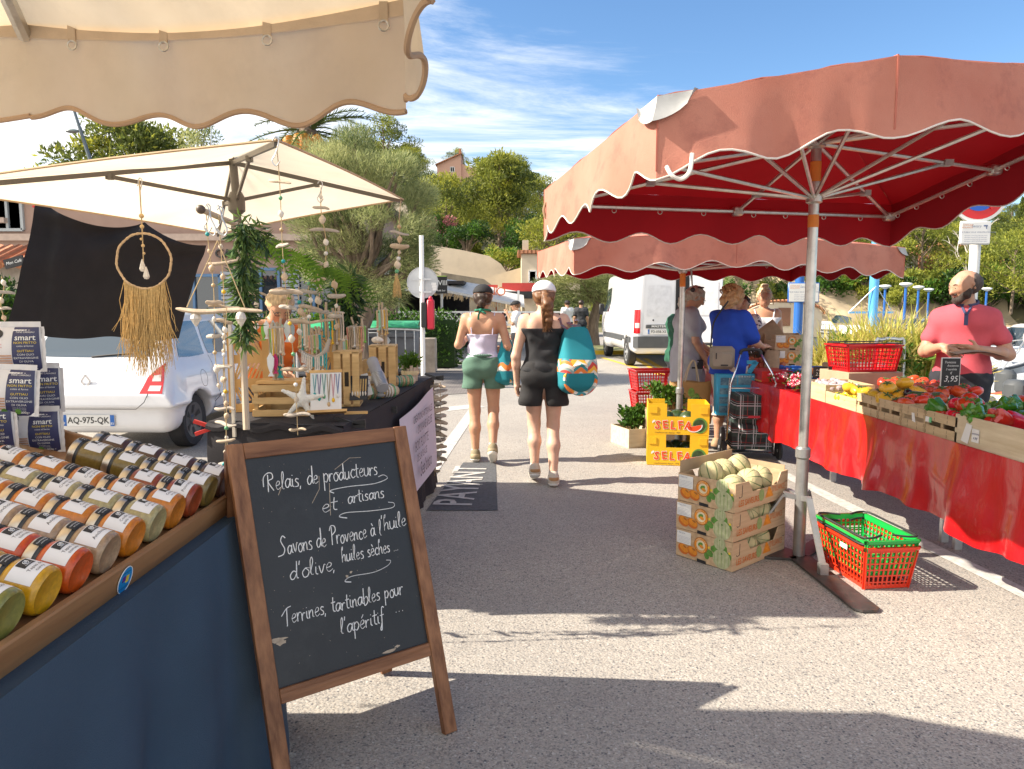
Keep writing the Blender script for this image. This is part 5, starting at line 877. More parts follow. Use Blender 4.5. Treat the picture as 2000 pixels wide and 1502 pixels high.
def melon_box(label, loc, rz, W_=.56, D_=.385, H_=.165, group='cardboard melon boxes in the stack', flap=False):
 t = thing('melon_box', label, 'box', loc, rz, group); m = MB(M_wprint); T = .006; n0, n1 = .16, .44
 def side(y0):
  zlo = H_ * .58; m.prism([(0, 0), (W_, 0), (W_, H_), (W_ * .86, H_), (W_ * .78, zlo), (W_ * .32, zlo), (W_ * .24, H_ * .98), (0, H_)], 0, T, frame((0, y0 + T, 0), (1, 0, 0), (0, 0, 1), (0, -1, 0)))
 side(0); side(D_ - T)
 for x in (0, W_ - T): m.box((x + T / 2, D_ / 2, H_ * .5), (T, D_ - 2 * T - .001, H_))
 m.use(M_cardin); m.box((W_ / 2, D_ / 2, .006), (W_ - 2 * T - .002, D_ - 2 * T - .002, .006)); m.build('body', t)
 m = MB(M_wprint); F = frame((-.0005, D_, 0), (0, -1, 0), (0, 0, 1)); printed(m, F, D_, H_); m.use(M_black); m.poly([F @ Vector(p) for p in ((.40 * D_, .0, .0062), (.56 * D_, .0, .0062), (.56 * D_, .10 * H_, .0062), (.40 * D_, .12 * H_, .0062))]); m.build('front_print', t, smooth=False)
 m = MB(M_prn['deep_orange']); F = frame((0, -.0015, 0), (1, 0, 0), (0, 0, 1)); m.text('LES SAVEURS', F @ Matrix.Translation((.14, .045, 0)), .050, .74, bold=.016); m.text('D’ILLIANCE', F @ Matrix.Translation((.455, .075, 0)), .05, .55, bold=.004, mp=None); m.use(M_prn['melon_green']); disc(m, F, .27, .06, .028, .036, .0003); m.use(M_prn['orange']); m.poly([F @ Vector(p) for p in ((.31, .035, .0003), (.40, .035, .0003), (.365, .09, .0003), (.345, .1, .0003))]); m.use(M_black)
 m.tube([F @ Vector(p) for p in ((.035, .09, .0), (.04, .08, 0), (.065, .085, 0), (.068, .15, 0))], .0014, 4); m.tube([F @ Vector(p) for p in ((.53, .10, .0), (.55, .1, 0))], .0014, 4); m.build('side_print', t, smooth=False)
 if flap: m = MB(M_cardin); m.box((W_ * .5, D_ - .004, H_ + .035), (W_ * .96, .005, .07)); m.box((W_ - .004, D_ * .5, H_ + .012), (.005, D_ * .9, .03)); m.box((.15, D_ + .0, H_ + .045), (.05, .012, .04)); m.build('flap', t)
 return t
Om = G(1430, 1119); rzm = math.atan2(*(lambda a: (a.y, a.x))(G(1537, 1074) - Om)); H_ = .168
melon_box('melon box at the bottom of the stack beside the pole', (Om.x, Om.y, .004), rzm); melon_box('middle melon box of the stack beside the pole', (Om.x - .002, Om.y + .003, .004 + H_), rzm); MT = melon_box('top melon box of the stack, open with melons showing', (Om.x + .004, Om.y + .002, .004 + 2 * H_), rzm, flap=True)
Mz = Matrix.Translation(Om) @ Matrix.Rotation(rzm, 4, 'Z'); k = 0
for lay, (n_, zz) in enumerate(((0, .095), (1, .095 + H_), (2, .12 + 2 * H_))):
 pos = [(.13, .09), (.28, .085), (.42, .10), (.14, .25), (.29, .27), (.44, .26)] if lay == 2 else [(.26, .09), (.40, .09)]
 for (x, y) in pos: p = Mz @ Vector((x, y, zz + rs.uniform(-.01, .02) + (.03 if lay == 2 and y > .2 else 0))); melon('pale netted melon in the top melon box' if lay == 2 else ('netted melon seen through the notch of the ' + ('bottom' if lay == 0 else 'middle') + ' melon box'), p, rs.uniform(0, 6), (rs.uniform(-1.3, 1.3), rs.uniform(-1.3, 1.3)), 'melons in the ' + ('bottom', 'middle', 'top')[lay] + ' box')
c = P(1552, 690, 6.8); c2 = Vector((2.55, 7.0, TZ + .05)); MB_a = melon_box('lower of two melon boxes on the stall table', (2.42, 7.62, TZ + .1), math.pi / 2 + math.pi, group='melon boxes on the table'); MB_a.rotation_euler = (0, 0, .05)
for k, z in enumerate((.0, H_)):
 o = MB_a if k == 0 else dup(MB_a, (0, 0, 0), label='upper of two melon boxes on the stall table'); o.location = (3.24, 7.75, TZ + .10 + z); o.rotation_euler = (0, 0, R(84))
for k, (x, y) in enumerate(((2.6, 9.55), (2.75, 9.75), (2.5, 9.8))): melon('netted melon at the far end of the stall behind the grey dress', (x, y, TZ + .15), k, (.9, .4), 'melons at the far end')
M_yelc = mat('yellow_card', (.78, .46, .01), .5, var=.06, scale=5); M_wm = mat('watermelon_rind', (.018, .045, .014), .35, col2=(.05, .09, .03), scale=16, coat=.3)
def selfa(label, loc, rz):
 t = thing('watermelon_box', label, 'box', loc, rz, 'yellow watermelon boxes'); W_, D_, h = .56, .38, .29; m = MB(M_yelc)
 for y in (0, D_ - .006): m.prism([(0, 0), (W_, 0), (W_, h), (W_ * .70, h), (W_ * .70, h * .58), (W_ * .31, h * .58), (W_ * .31, h), (0, h)], 0, .006, frame((0, y + .006, 0), (1, 0, 0), (0, 0, 1), (0, -1, 0)))
 for x in (.003, W_ - .003): m.box((x, D_ / 2, h / 2), (.006, D_ - .014, h))
 m.use(M_cardin); m.box((W_ / 2, D_ / 2, .006), (W_ - .014, D_ - .014, .006)); m.use(M_yelc)
 for x in (.05, W_ - .05): m.box((x, -.004, h * .8), (.07, .005, h * .22))
 m.build('body', t); F = frame((0, -.002, 0), (1, 0, 0), (0, 0, 1)); m = MB(M_white); X = .12
 for i, ch in enumerate('SELFA'):
  Fm = F @ Matrix.Translation((X - .03 + i * .070, .085 + .004 * (i % 2), 0)) @ Matrix.Rotation((-.12, .1, -.08, .12, -.05)[i], 4, 'Z'); m.use(M_white); m.text(ch, Fm, .108, .98, bold=.045); m.use(mat('print_red_orange', (.70, .07, .008), .5)); m.text(ch, Fm @ Matrix.Translation((0, 0, .0016)), .104, .97, bold=.026)
 m.use(M_prn['leaf_green']); disc(m, F, .475, .09, .068, .075, .0004); m.use(M_wm); disc(m, F, .47, .09, .055, .06, .0008); m.use(M_white); disc(m, F, .425, .085, .075, .058, .0012, 16, math.pi, 6.2832, .2); m.use(_M['print_red_orange']); disc(m, F, .425, .084, .066, .048, .0016, 16, math.pi, 6.2832, .2); m.use(M_black); m.text("L'authenticité depuis 1958", F @ Matrix.Translation((.18, .018, 0)), .022, shear=.3); m.use(M_white); disc(m, F, .055, .125, .014, .01, .0005, 9, rot=.5); disc(m, F, .045, .115, .007, .01, .0007, 7); m.build('front_print', t, smooth=False); return t
O = G(1263, 908); rz = math.atan2(G(1377, 912).y - O.y, G(1377, 912).x - O.x); Mz = Matrix.Translation(O) @ Matrix.Rotation(rz, 4, 'Z')
for k, lab in enumerate(('lower yellow watermelon box standing on the asphalt', 'upper yellow watermelon box stacked on the other one')):
 selfa(lab, (O.x + .004 * k, O.y + .003 * k, .004 + .292 * k), rz + .01 * k)
 for x, y, q in ((.17, .15, .085), (.38, .14, .085), (.28, .27, .08)):
  m = MB(M_wm); m.ball((0, 0, 0), (q, q, q * 1.1), 18); o = m.build('watermelon'); o.location = Mz @ Vector((x, y, .10 + .292 * k + q * .3)); o.rotation_euler = (1.3, .2, x * 9); tag(o, 'dark green watermelon in the ' + ('lower', 'upper')[k] + ' yellow box', 'watermelon', 'watermelons in the ' + ('lower', 'upper')[k] + ' box')
CB = crate_proto('pale crate of green basil beside the yellow boxes', .34, .4, .2, M_crw2, False, None, G(1228, 876), .35)
def herb(label, loc, r, n, seed): t = thing('basil_plants', label, 'plants', loc); random.seed(seed); cs = [(random.gauss(0, r * .5), random.gauss(0, r * .4), random.uniform(.06, .2)) for _ in range(24)]; m = MB(_M['green_stem']); [m.tube([(c[0] * .7, c[1] * .7, 0), c], .003, 4, False) for c in cs]; m.build('stem', t); leaves('foliage', cs, .055, n, .055, [M_hed[0], M_hed[1]], t, aspect=.6, up=.4)
p = G(1228, 876); herb('bright green basil growing from the pale crate', (p.x + .1, p.y + .22, .18), .125, 620, 1); herb('green basil plants standing behind the yellow boxes', (1.62, 7.55, .42), .13, 520, 2); carton('low brown carton under the basil behind the yellow boxes', (1.62, 7.55, 0), (.4, .3, .4))
O = Vector((1.93, 3.93, .003)); th = math.atan2(1, .0) - R(7)
bk = basket('shopping_basket', 'red plastic basket on the asphalt with a green one inside', (.66, .035, .01), (1.955, 3.86, .003), R(96), 1.0, w=.41, d=.245, h=.235)
basket('shopping_basket', 'green plastic basket nested in the red one by the pole', (.01, .36, .06), (1.955, 3.86, .07), R(96), 1.0, w=.41, d=.24, h=.205)
m = MB(M_white); c = Matrix.Translation((1.885, 3.98, 0)) @ Matrix.Rotation(R(99), 4, 'Z') @ Vector((-.1, .168, .19)); m.box((0, .002, 0), (.07, .002, .025)); o = m.build('label_sticker', bk); o.location = (-.05, .150, .185)
for k, (lab, z, dx) in enumerate((('lowest red basket of the stack left of the grey dress', .02, .015), ('middle red basket of the stack left of the grey dress', .27, 0), ('top red basket of the stack left of the grey dress', .52, -.01))):
 if k == 0: b0_ = basket('shopping_basket', lab, (.62, .012, .015), (1.70 + dx - .05, 8.35, z), .06, 1.0, 'red baskets in the stack', w=.40, d=.28, h=.24, handles=False)
 else: dup(b0_, (1.70 + dx - .05, 8.35, z), .06 + .03 * k, lab)
for k, (lab, px, py) in enumerate((('pale crate stored under the red table near the near trestle', 1752, 968), ('small pale crate under the red table near the trolley', 1600, 905))): crate_proto(lab, .45 if k == 0 else .3, .3, .09, M_crw2, False, None, G(px, py), -.9)
# ================================================================== people
def skinm(n, c): return mat('skin_' + n, c, .5, var=.10, scale=9, sss=.12, spec=.4)
SK_L, SK_T, SK_D = skinm('light', (.64, .39, .28)), skinm('tanned', (.50, .27, .17)), skinm('olive', (.47, .26, .17))
def J0(**o):
 J = dict(pel=(0, 0, .95), che=(0, .0, 1.27), nec=(0, -.012, 1.43), hea=(0, .015, 1.585), hipL=(-.088, 0, .90), hipR=(.088, 0, .90), kneL=(-.095, .015, .49), kneR=(.095, .015, .49), ankL=(-.09, -.03, .085), ankR=(.09, -.03, .085), toeL=(-.10, .13, .03), toeR=(.10, .13, .03),
   shoL=(-.165, -.01, 1.385), shoR=(.165, -.01, 1.385), elbL=(-.215, -.03, 1.11), elbR=(.215, -.03, 1.11), wriL=(-.225, .06, .88), wriR=(.225, .06, .88), fL=None, fR=None)
 J.update(o); return {k: (np.array(v, float) if v is not None else None) for k, v in J.items()}
def prims(J, fem=True, bulk=1.0, arm=1.0, leg=1.0):
 b = bulk; L = []; A = lambda g, a, c, ra, rb, k=.03, sc=(1, 1, 1): L.append((g, 'c', a, c, ra, rb, k, sc)); E = lambda g, c, r, k=.04: L.append((g, 'e', np.array(c, float), np.array(r), 0, 0, k, 0))
 wa = (J['pel'] + J['che']) / 2 + np.array([0, .005, -.01])
 E('pel', J['pel'] + (0, -.005, -.01), ((.165 if fem else .158) * b, .112 * b, .13)); E('tor', wa, (.128 * b if fem else .15 * b, .098 * b, .17)); E('tor', J['che'] + (0, 0, .02), (.148 * b if fem else .178 * b, .103 * b, .165)); A('tor', J['shoL'] * (.82, 1, 1) + (0, 0, -.02), J['shoR'] * (.82, 1, 1) + (0, 0, -.02), .062, .062, .05)
 if fem:
  for s in (-1, 1): E('tor', J['che'] + (s * .07, .085 * b, -.02), (.062, .055, .06), .03)
 for s_ in (-1, 1): E('tor', J['che'] + (s_ * .085, -.078, .05), (.05, .035, .07), .03)
 for s in 'LR':
  E('pel', J['hip' + s] + (0, -.043, .01), (.084 * b, .066 * b, .095), .04); m = (J['kne' + s] * .6 + J['ank' + s] * .4) + (0, -.022, 0)
  A('leg', J['hip' + s] + (0, 0, -.03), J['kne' + s], .088 * b * leg, .052 * leg, .04); A('leg', J['kne' + s], m, .050 * leg, .054 * leg, .03); A('leg', m, J['ank' + s], .052 * leg, .033 * leg, .03); A('foot', J['ank' + s] + (0, -.01, -.03), J['toe' + s], .038, .03, .03)
  A('arm' + s, J['sho' + s], J['elb' + s], .050 * arm, .040 * arm, .035); A('arm' + s, J['elb' + s], J['wri' + s], .041 * arm, .026 * arm, .02); E('arm' + s, J['elb' + s] * .7 + J['wri' + s] * .3, (.04 * arm, .04 * arm, .045 * arm), .02)
 A('nec', J['nec'] + (0, -.01, -.03), J['nec'] * .4 + J['hea'] * .6 + (0, -.02, 0), .056 if fem else .066, .05 if fem else .06, .03); return L
def addp(S, L, groups, inf=0.0, kadd=0.0):
 for g, t, a, c, ra, rb, k, sc in L:
  if g in groups: S.cap(a, c, ra + inf, rb + inf, k + kadd, sc) if t == 'c' else S.ell(a, c + inf, k + kadd)
def head(S, J, face, fem=True):
 """face = unit vector the face looks along (local)"""
 f = np.array(face, float); f /= np.linalg.norm(f); r = np.cross(f, [0, 0, 1]); r /= np.linalg.norm(r); u = np.cross(r, f); h = J['hea']; q = lambda x, y, z: h + r * x + f * y + u * z
 S.cap(q(0, -.018, .02), q(0, .012, .012), .088, .082, .03); S.cap(q(0, .03, -.02), q(0, .048, -.075), .062, .036, .03); S.cap(q(-.03, .035, -.06), q(.03, .035, -.06), .034, .034, .03)
 S.cap(q(0, .088, .012), q(0, .108, -.022), .010, .015, .012); S.cap(q(-.012, .094, -.026), q(.012, .094, -.026), .009, .009, .008)         # nose
 for s in (-1, 1): S.cap(q(s * .018, .082, .026), q(s * .045, .070, .026), .011, .010, .015); S.ell(q(s * .034, .072, -.012), (.022, .018, .018), .02); S.cap(q(s * .084, -.012, .012), q(s * .082, -.014, -.026), .013, .009, .008)   # brow, cheek, ear
 S.cap(q(-.022, .083, -.05), q(.022, .083, -.05), .008, .008, .008); S.cap(q(-.018, .080, -.061), q(.018, .080, -.061), .009, .009, .008)    # lips
 return q
def hand(S, w, d, side, curl=.6, palm=(0, 0, -1)):
 """palm and five separate bent fingers at wrist w; d along the forearm, side = thumb direction"""
 d = np.array(d, float); d /= np.linalg.norm(d); side = np.array(side, float); side -= d * (side @ d); side /= np.linalg.norm(side); n = np.cross(d, side);
 if n @ np.array(palm) < 0: n = -n
 c = w + d * .05; S.cap(w + d * .012, w + d * .03, .024, .028, .012); S.cap(c - side * .022 - d * .01, c + d * .028 - side * .02, .016, .014, .012); S.cap(c + side * .018 - d * .01, c + d * .03 + side * .018, .016, .014, .012)
 for i, (o, l) in enumerate(((.030, .068), (.010, .078), (-.011, .072), (-.030, .056))):
  a = c + d * .036 + side * o; cu = curl * (1 + .12 * i); e1 = d * math.cos(cu * .5) + n * math.sin(cu * .5); e2 = d * math.cos(cu * 1.2) + n * math.sin(cu * 1.2); m = a + e1 * l * .5; S.cap(a - d * .01, m, .0095, .0088, .003); S.cap(m, m + e2 * l * .5, .0086, .0075, .003)
 a = w + d * .03 + side * .026; e1 = d * .55 + side * .8 + n * .3; e1 /= np.linalg.norm(e1); e2 = d * .9 + side * .35 + n * .4; e2 /= np.linalg.norm(e2); S.cap(w + d * .02 + side * .01, a, .014, .013, .008); S.cap(a, a + e1 * .034, .0125, .0105, .004); S.cap(a + e1 * .034, a + e1 * .034 + e2 * .03, .0105, .0085, .003)
LO, HI = np.array((-.62, -.5, -.02)), np.array((.62, .62, 1.85))
class Person:
 def __init__(s, label, loc, rz, H, skin, J, fem=True, bulk=1.0, arm=1.0, leg=1.0, vox=.009, face=(0, 1, 0), eyes=True, handL=((0, 1, 0), .6), handR=((0, 1, 0), .6), feet=True):
  s.J = J0(**J); s.L = prims(s.J, fem, bulk, arm, leg); s.vox = vox; s.t = thing('person', label, 'person', loc, rz); s.t.scale = (H / 1.7,) * 3; S = SDF(LO, HI, vox); s.skin = skin
  addp(S, s.L, ('pel', 'tor', 'leg', 'armL', 'armR', 'nec') + (('foot',) if feet else ())); s.q = head(S, s.J, face, fem); s.face = face
  for k, hp in (('L', handL), ('R', handR)): w = s.J['wri' + k]; d = s.J['f' + k] if s.J['f' + k] is not None else w - s.J['elb' + k]; hand(S, w, d, hp[0], hp[1], hp[2] if len(hp) > 2 else (0, 0, -1))
  S.build('body', skin, s.t)
  if eyes:
   for sg in (-1, 1): m = MB(mat('eye_white', (.6, .56, .52), .3)); c = s.q(sg * .033, .084, .008); m.ball(tuple(c), .010, 8); m.use(mat('iris_dark', (.03, .018, .01), .2)); m.ball(tuple(s.q(sg * .033, .0905, .008)), .0055, 8); m.build('eye', s.t)
   m = MB(mat('lip', (.42, .15, .12), .5)); m.tube([tuple(s.q(-.024, .083, -.055)), tuple(s.q(-.008, .0915, -.054)), tuple(s.q(.008, .0915, -.054)), tuple(s.q(.024, .083, -.055))], [.002, .0042, .0042, .002], 6); m.build('mouth', s.t)
 def wear(s, name, m, groups, inf, zlo=None, zhi=None, extra=None, wr=.004, wf=34, clips=(), seed=0, lo=LO, hi=HI, label=None, vox=None):
  S = SDF(lo, hi, vox or s.vox); addp(S, s.L, groups, inf, .01)
  if extra: extra(S)
  if wr: a = seed * 1.7; S.fn(lambda F, x, y, z: F + wr * (np.sin(x * wf + 1.3 * np.sin(z * wf * .6 + a) + a) * np.sin(z * wf * .8 + 1.7 * np.sin(y * wf * .7)) + .6 * np.sin(y * wf * 1.1 + z * wf * 1.6 + a)))
  if zlo is not None: S.clip((0, 0, -1), -zlo)
  if zhi is not None: S.clip((0, 0, 1), zhi)
  for n, o in clips: S.clip(n, o)
  ob = S.build(name, m, s.t);
  if label: ob['label'] = label
  return ob
 def shoes(s, up, sole, accent=None, h=.09, sock=None):
  for k in 'LR':
   a, t = s.J['ank' + k], s.J['toe' + k]; d = t - a; d[2] = min(d[2], d[2]); d /= np.linalg.norm(d); flat = t - (a + (0, -.035, -.06)); S = SDF(np.minimum(a, t) - .12, np.maximum(a, t) + .12, .007); heel = a + (0, -.035, -.035)
   S.cap(heel, t + (0, .01, .012), .046, .040, .02); S.cap(a + (0, -.015, .0), a + (0, -.02, -.03), .046, .046, .02)
   n = np.cross(t - heel, [1, 0, 0]); n /= np.linalg.norm(n); n = n if n[2] < 0 else -n; S.clip(tuple(n), float(n @ (heel + n * .025))); sh = S.build('shoe', up, s.t)
   S = SDF(np.minimum(a, t) - .12, np.maximum(a, t) + .12, .006); S.cap(heel, t + (0, .012, .012), .052, .046, .02); S.clip(tuple(n), float(n @ (heel + n * .043))); S.clip(tuple(-n), float(-n @ (heel + n * .018))); S.build('sole', sole, sh)
   if accent: S = SDF(np.minimum(a, t) - .12, np.maximum(a, t) + .12, .006); S.cap(heel + (0, 0, .01), heel + (0, .05, .015), .046, .045, .01); S.clip(tuple(n), float(n @ (heel + n * .012))); S.clip((0, 0, 1), heel[2] + .035); S.build('heel_patch', accent, sh)
   if sock: S = SDF(np.minimum(a, t) - .14, np.maximum(a, t) + .16, .007); S.cap(a + (0, 0, -.01), a + (s.J['kne' + k] - a) * .09, .039, .038, .005); S.clip((0, 0, -1), -(a[2] - .0)); S.build('sock', sock, s.t)
 def hairblob(s, m, prs, wr=.004, name='hair', clips=(), cut=None):
  S = SDF(s.J['hea'] - .32, s.J['hea'] + .30, .007)
  for p in prs: (S.cap(s.q(*p[0]), s.q(*p[1]), p[2], p[3], p[4] if len(p) > 4 else .02) if isinstance(p[1], tuple) and len(p) > 3 else S.ell(s.q(*p[0]), p[1], .02))
  if wr: S.fn(lambda F, x, y, z: F + wr * (np.sin(x * 90 + 2 * np.sin(z * 40)) + np.sin(z * 110 + 2 * np.sin(y * 50))) * .5)
  for n, o in clips: S.clip(n, o)
  return S.build(name, m, s.t)
 def strands(s, m, paths, r, name='strands', n=5):
  b = MB(m)
  for p in paths: q = crom(p, 5); b.tube(q, [r * (1 - .75 * (i / (len(q) - 1)) ** 2) for i in range(len(q))], n, False)
  return b.build(name, s.t)
def planes_head(P_, n, off):  # plane through a head point: keep side below
 f = np.array(P_.face, float); f /= np.linalg.norm(f); r = np.cross(f, [0, 0, 1]); r /= np.linalg.norm(r); u = np.cross(r, f); v = r * n[0] + f * n[1] + u * n[2]; return (tuple(v), float(v @ P_.J['hea']) + off)
M_hdark, M_hbr, M_hblond, M_hgrey, M_hgold = [mat('hair_' + n, c, .45, var=.35, scale=60, stretch=(1, 1, .12), bump=.3, bscale=160) for n, c in (('dark', (.035, .018, .010)), ('chestnut', (.17, .075, .028)), ('blond', (.52, .38, .22)), ('ash', (.42, .36, .29)), ('sandy', (.46, .28, .13)))]
def cloth(n, c, var=.08, **k): return mat(n, c, .85, var=var, scale=6, bump=.25, bscale=260, **k)
a = Person('woman in black cap, lilac camisole and green shorts walking away', (-.275, 6.82, 0), R(-3), 1.69, SK_T, dict(kneL=(-.085, .03, .49), ankL=(-.075, -.02, .085), toeL=(-.085, .14, .03), kneR=(.095, .05, .50), ankR=(.105, -.17, .17), toeR=(.10, -.085, .03), elbL=(-.235, -.02, 1.13), wriL=(-.16, .19, 1.20), fL=(.3, .4, .6), elbR=(.235, -.05, 1.12), wriR=(.19, .15, 1.02), fR=(-.2, .5, .4)), arm=.9, vox=.0085, eyes=False, handL=((.3, 0, 1), 1.0), handR=((-.3, 0, 1), 1.2))
a.wear('camisole', cloth('lilac_cotton', (.56, .52, .66)), ('tor', 'pel'), .011, 1.00, 1.235, wr=.006, seed=1); m = MB(_M['lilac_cotton'])
for s in (-1, 1): m.tube(crom([(s * .098, -.105, 1.232), (s * .105, -.098, 1.33), (s * .115, -.03, 1.437), (s * .10, .08, 1.36), (s * .085, .12, 1.24)], 4), .0055, 6)
m.build('straps', a.t)
def shorts_x(J, w, z0, z1, fl):
 def f(S):
  for s in 'LR': h = J['hip' + s]; o = .018 if s == 'R' else -.018; S.cap(h + np.array([0, -.015, .03]), h + (J['kne' + s] - h) * .48 + np.array([o, -.015, 0]), w, w + fl, .012)
  xm = .5 * (J['kneL'][0] + J['kneR'][0]) * .4; S.fn(lambda F, x, y, z: np.maximum(F, -np.maximum(np.abs(x - xm) - (.003 + np.maximum(0, .815 - z) * .16), z - .815)))
 return f
a.wear('shorts', cloth('sage_green_cotton', (.085, .165, .12), .15), ('pel',), .014, .715, 1.045, shorts_x(a.J, .082, 0, 0, .022), wr=.0055, wf=30, seed=2); m = MB(_M['sage_green_cotton'])
m.tube([(.145 * math.cos(t_), .112 * math.sin(t_) - .002, 1.035 + .003 * math.sin(t_ * 40)) for t_ in [6.2832 * i / 90 for i in range(91)]], .013, 6, False); m.build('waistband', a.t)
a.shoes(mat('khaki_suede', (.24, .20, .12), .8), mat('white_rubber', (.66, .62, .54), .6), mat('sand_suede', (.40, .31, .19), .8), sock=M_white)
M_cap = cloth('black_cap_cotton', (.018, .018, .02)); a.hairblob(M_cap, [((0, -.01, .035), (.097, .112, .088))], 0, 'cap', [planes_head(a, (0, -.12, -1), -.030)])
a.hairblob(M_hdark, [((0, -.03, .0), (.09, .098, .095)), ((0, -.10, .005), (0, -.115, -.06), .045, .04, .03)], .005, clips=[planes_head(a, (0, 1, 0), .03), planes_head(a, (0, 0, 1), .035)])
rs3 = random.Random(5); q = a.q
a.strands(M_hdark, [[tuple(q(rs3.uniform(-.02, .02), -.10, .04)), tuple(q(rs3.uniform(-.04, .04) + .01, -.135, .0)), tuple(q(rs3.uniform(-.035, .03), -.115, -.07)), tuple(q(rs3.uniform(-.05, .02) - .01, -.085, -.13))] for _ in range(60)], .0065)
M_scarf = cloth('green_scarf', (.02, .20, .12)); m = MB(M_scarf); m.tube([(.072 * math.cos(t_), -.022 + .068 * math.sin(t_), 1.455 - .012 * math.sin(t_)) for t_ in [6.2832 * i / 30 for i in range(31)]], .010, 7, False); m.ball((-.01, -.097, 1.462), .016, 8); m.tube(crom([(-.01, -.10, 1.46), (-.03, -.105, 1.42), (-.035, -.10, 1.37)], 4), [.011] * 8 + [.004], 5, flat=.4); m.tube(crom([(-.01, -.10, 1.46), (.02, -.115, 1.44), (.04, -.10, 1.43)], 4), [.01] * 8 + [.004], 5, flat=.4); m.build('neck_scarf', a.t)
def chev():
 M = bpy.data.materials.new('chevron_print'); M.use_nodes = True; N = M.node_tree.nodes; L = M.node_tree.links; b = N['Principled BSDF']; b.inputs['Roughness'].default_value = .6
 sx = N.new('ShaderNodeSeparateXYZ'); L.new(N.new('ShaderNodeTexCoord').outputs['Object'], sx.inputs[0])
 def mt(op, x, y=None):
  n = N.new('ShaderNodeMath'); n.operation = op
  for i, v in enumerate((x, y)):
   if v is None: continue
   if isinstance(v, (int, float)): n.inputs[i].default_value = v
   else: L.new(v, n.inputs[i])
  return n.outputs[0]
 h = mt('ADD', sx.outputs[0], sx.outputs[1]); z = mt('ABSOLUTE', mt('SUBTRACT', mt('FRACT', mt('MULTIPLY', h, 8.5)), .5)); v = mt('FRACT', mt('ADD', mt('MULTIPLY', sx.outputs[2], 4.6), mt('ADD', mt('MULTIPLY', z, .42), mt('MULTIPLY', mt('FLOOR', mt('MULTIPLY', h, 8.5)), .37))))
 r = N.new('ShaderNodeValToRGB'); L.new(v, r.inputs[0]); r.color_ramp.interpolation = 'CONSTANT'; e = r.color_ramp.elements; cols = [(0, (.70, .66, .58)), (.16, (.75, .20, .03)), (.33, (.03, .25, .28)), (.46, (.72, .68, .6)), (.58, (.80, .45, .04)), (.74, (.55, .05, .04)), (.88, (.3, .38, .36))]
 e[0].color = (*cols[0][1], 1); e[1].position = cols[1][0]; e[1].color = (*cols[1][1], 1)
 for p, c in cols[2:]: k = e.new(p); k.color = (*c, 1)
 L.new(r.outputs[0], b.inputs['Base Color']); return M
M_chev = chev(); M_teal = cloth('teal_canvas', (.012, .22, .27)); M_strap = mat('red_teal_webbing', (.36, .05, .06), .7, col2=(.05, .16, .2), scale=60)
def tote(label, loc, rz, w, d, h, holder, shoulder, sag=.0):
 """soft shopping bag: teal top, printed band, teal end panel"""
 t = thing('shopping_bag', label, 'bag', loc, rz); n = 28
 def ring(u, v):
  a = 6.2832 * u; k = (.58 + .42 * min(1, v * 1.6) ** .8) if v < .62 else 1 - .25 * (v - .62) / .38 * sag; se = lambda c: math.copysign(abs(c) ** .42, c); bot = 1 - .5 * max(0, (v - .86) / .14) ** 2
  return Vector((w / 2 * se(math.cos(a)) * k * bot, d / 2 * se(math.sin(a)) * (.35 + .65 * min(1, v * 1.8)) * bot + .012 * math.sin(7 * v + 9 * u), h * (1 - v) + .012 * math.sin(a * 3 + v * 5) * (1 - v)))
 for nm, m_, v0, v1 in (('upper_panel', M_teal, 0, .46), ('printed_band', M_chev, .46, .66), ('lower_panel', M_teal, .66, 1.0)):
  b = MB(m_); b.grid(lambda u, v: ring(u, v0 + (v1 - v0) * v), n, 8)
  if v1 == 1.0: b.poly([ring(i / n, 1) for i in range(n)])
  b.build(nm, t)
 b = MB(M_chev); b.tube([Vector((w * .40 * math.cos(a_), -d / 2 - .006 + .02 * abs(math.cos(a_)), h * .24 + h * .22 * math.sin(a_))) for a_ in [6.2832 * i / 30 for i in range(31)]], .016, 6, False, 1.0); b.build('printed_edging', t); sh = Vector(shoulder)
 for s in (-1, 1): b = MB(M_strap); p0 = Vector((s * w * .18, -.01, h * .97)); b.tube(crom([p0, p0.lerp(sh, .5) + Vector((s * .015, -.02, 0)), sh + Vector((0, s * .035 - .02, .02)), sh + Vector((0, s * .05 + .05, -.1))], 6), .015, 6, flat=.25); b.build('handle', t)
 return t
tote('teal shopping bag with chevron print on the black capped woman', (-.05, 6.86, .74), R(70), .36, .17, .42, None, (.02, .10, .66), .2)
b = Person('woman in white cap, black tank top and black shorts walking away', (.265, 5.98, 0), R(2), 1.69, SK_L, dict(kneL=(-.075, .06, .50), ankL=(-.075, -.03, .135), toeL=(-.08, .10, .035), kneR=(.085, .02, .49), ankR=(.075, -.13, .085), toeR=(.085, .03, .03), elbL=(-.235, -.02, 1.08), wriL=(-.225, .03, .86), fL=(.05, .1, -1), elbR=(.275, -.02, 1.13), wriR=(.30, .20, 1.10), fR=(.05, .9, .1)), bulk=1.04, arm=.95, leg=1.0, vox=.0085, eyes=False, handL=((.4, 1, 0), .7, (1, 0, 0)), handR=((-.4, 0, 1), 1.1))
M_bt = cloth('black_jersey', (.02, .02, .023)); b.wear('tank_top', M_bt, ('tor', 'pel'), .015, .955, 1.315, wr=.007, seed=3, clips=[((.0, -.35, .94), 1.315)]); m = MB(M_bt)
for s in (-1, 1): m.tube(crom([(s * .11, -.10, 1.29), (s * .122, -.075, 1.37), (s * .125, -.02, 1.437), (s * .11, .08, 1.38), (s * .09, .12, 1.28)], 4), .005, 6)
m.build('straps', b.t); b.wear('shorts', cloth('black_crepe', (.022, .021, .022), .2), ('pel',), .016, .665, 1.04, shorts_x(b.J, .086, 0, 0, .028), wr=.006, wf=26, seed=5)
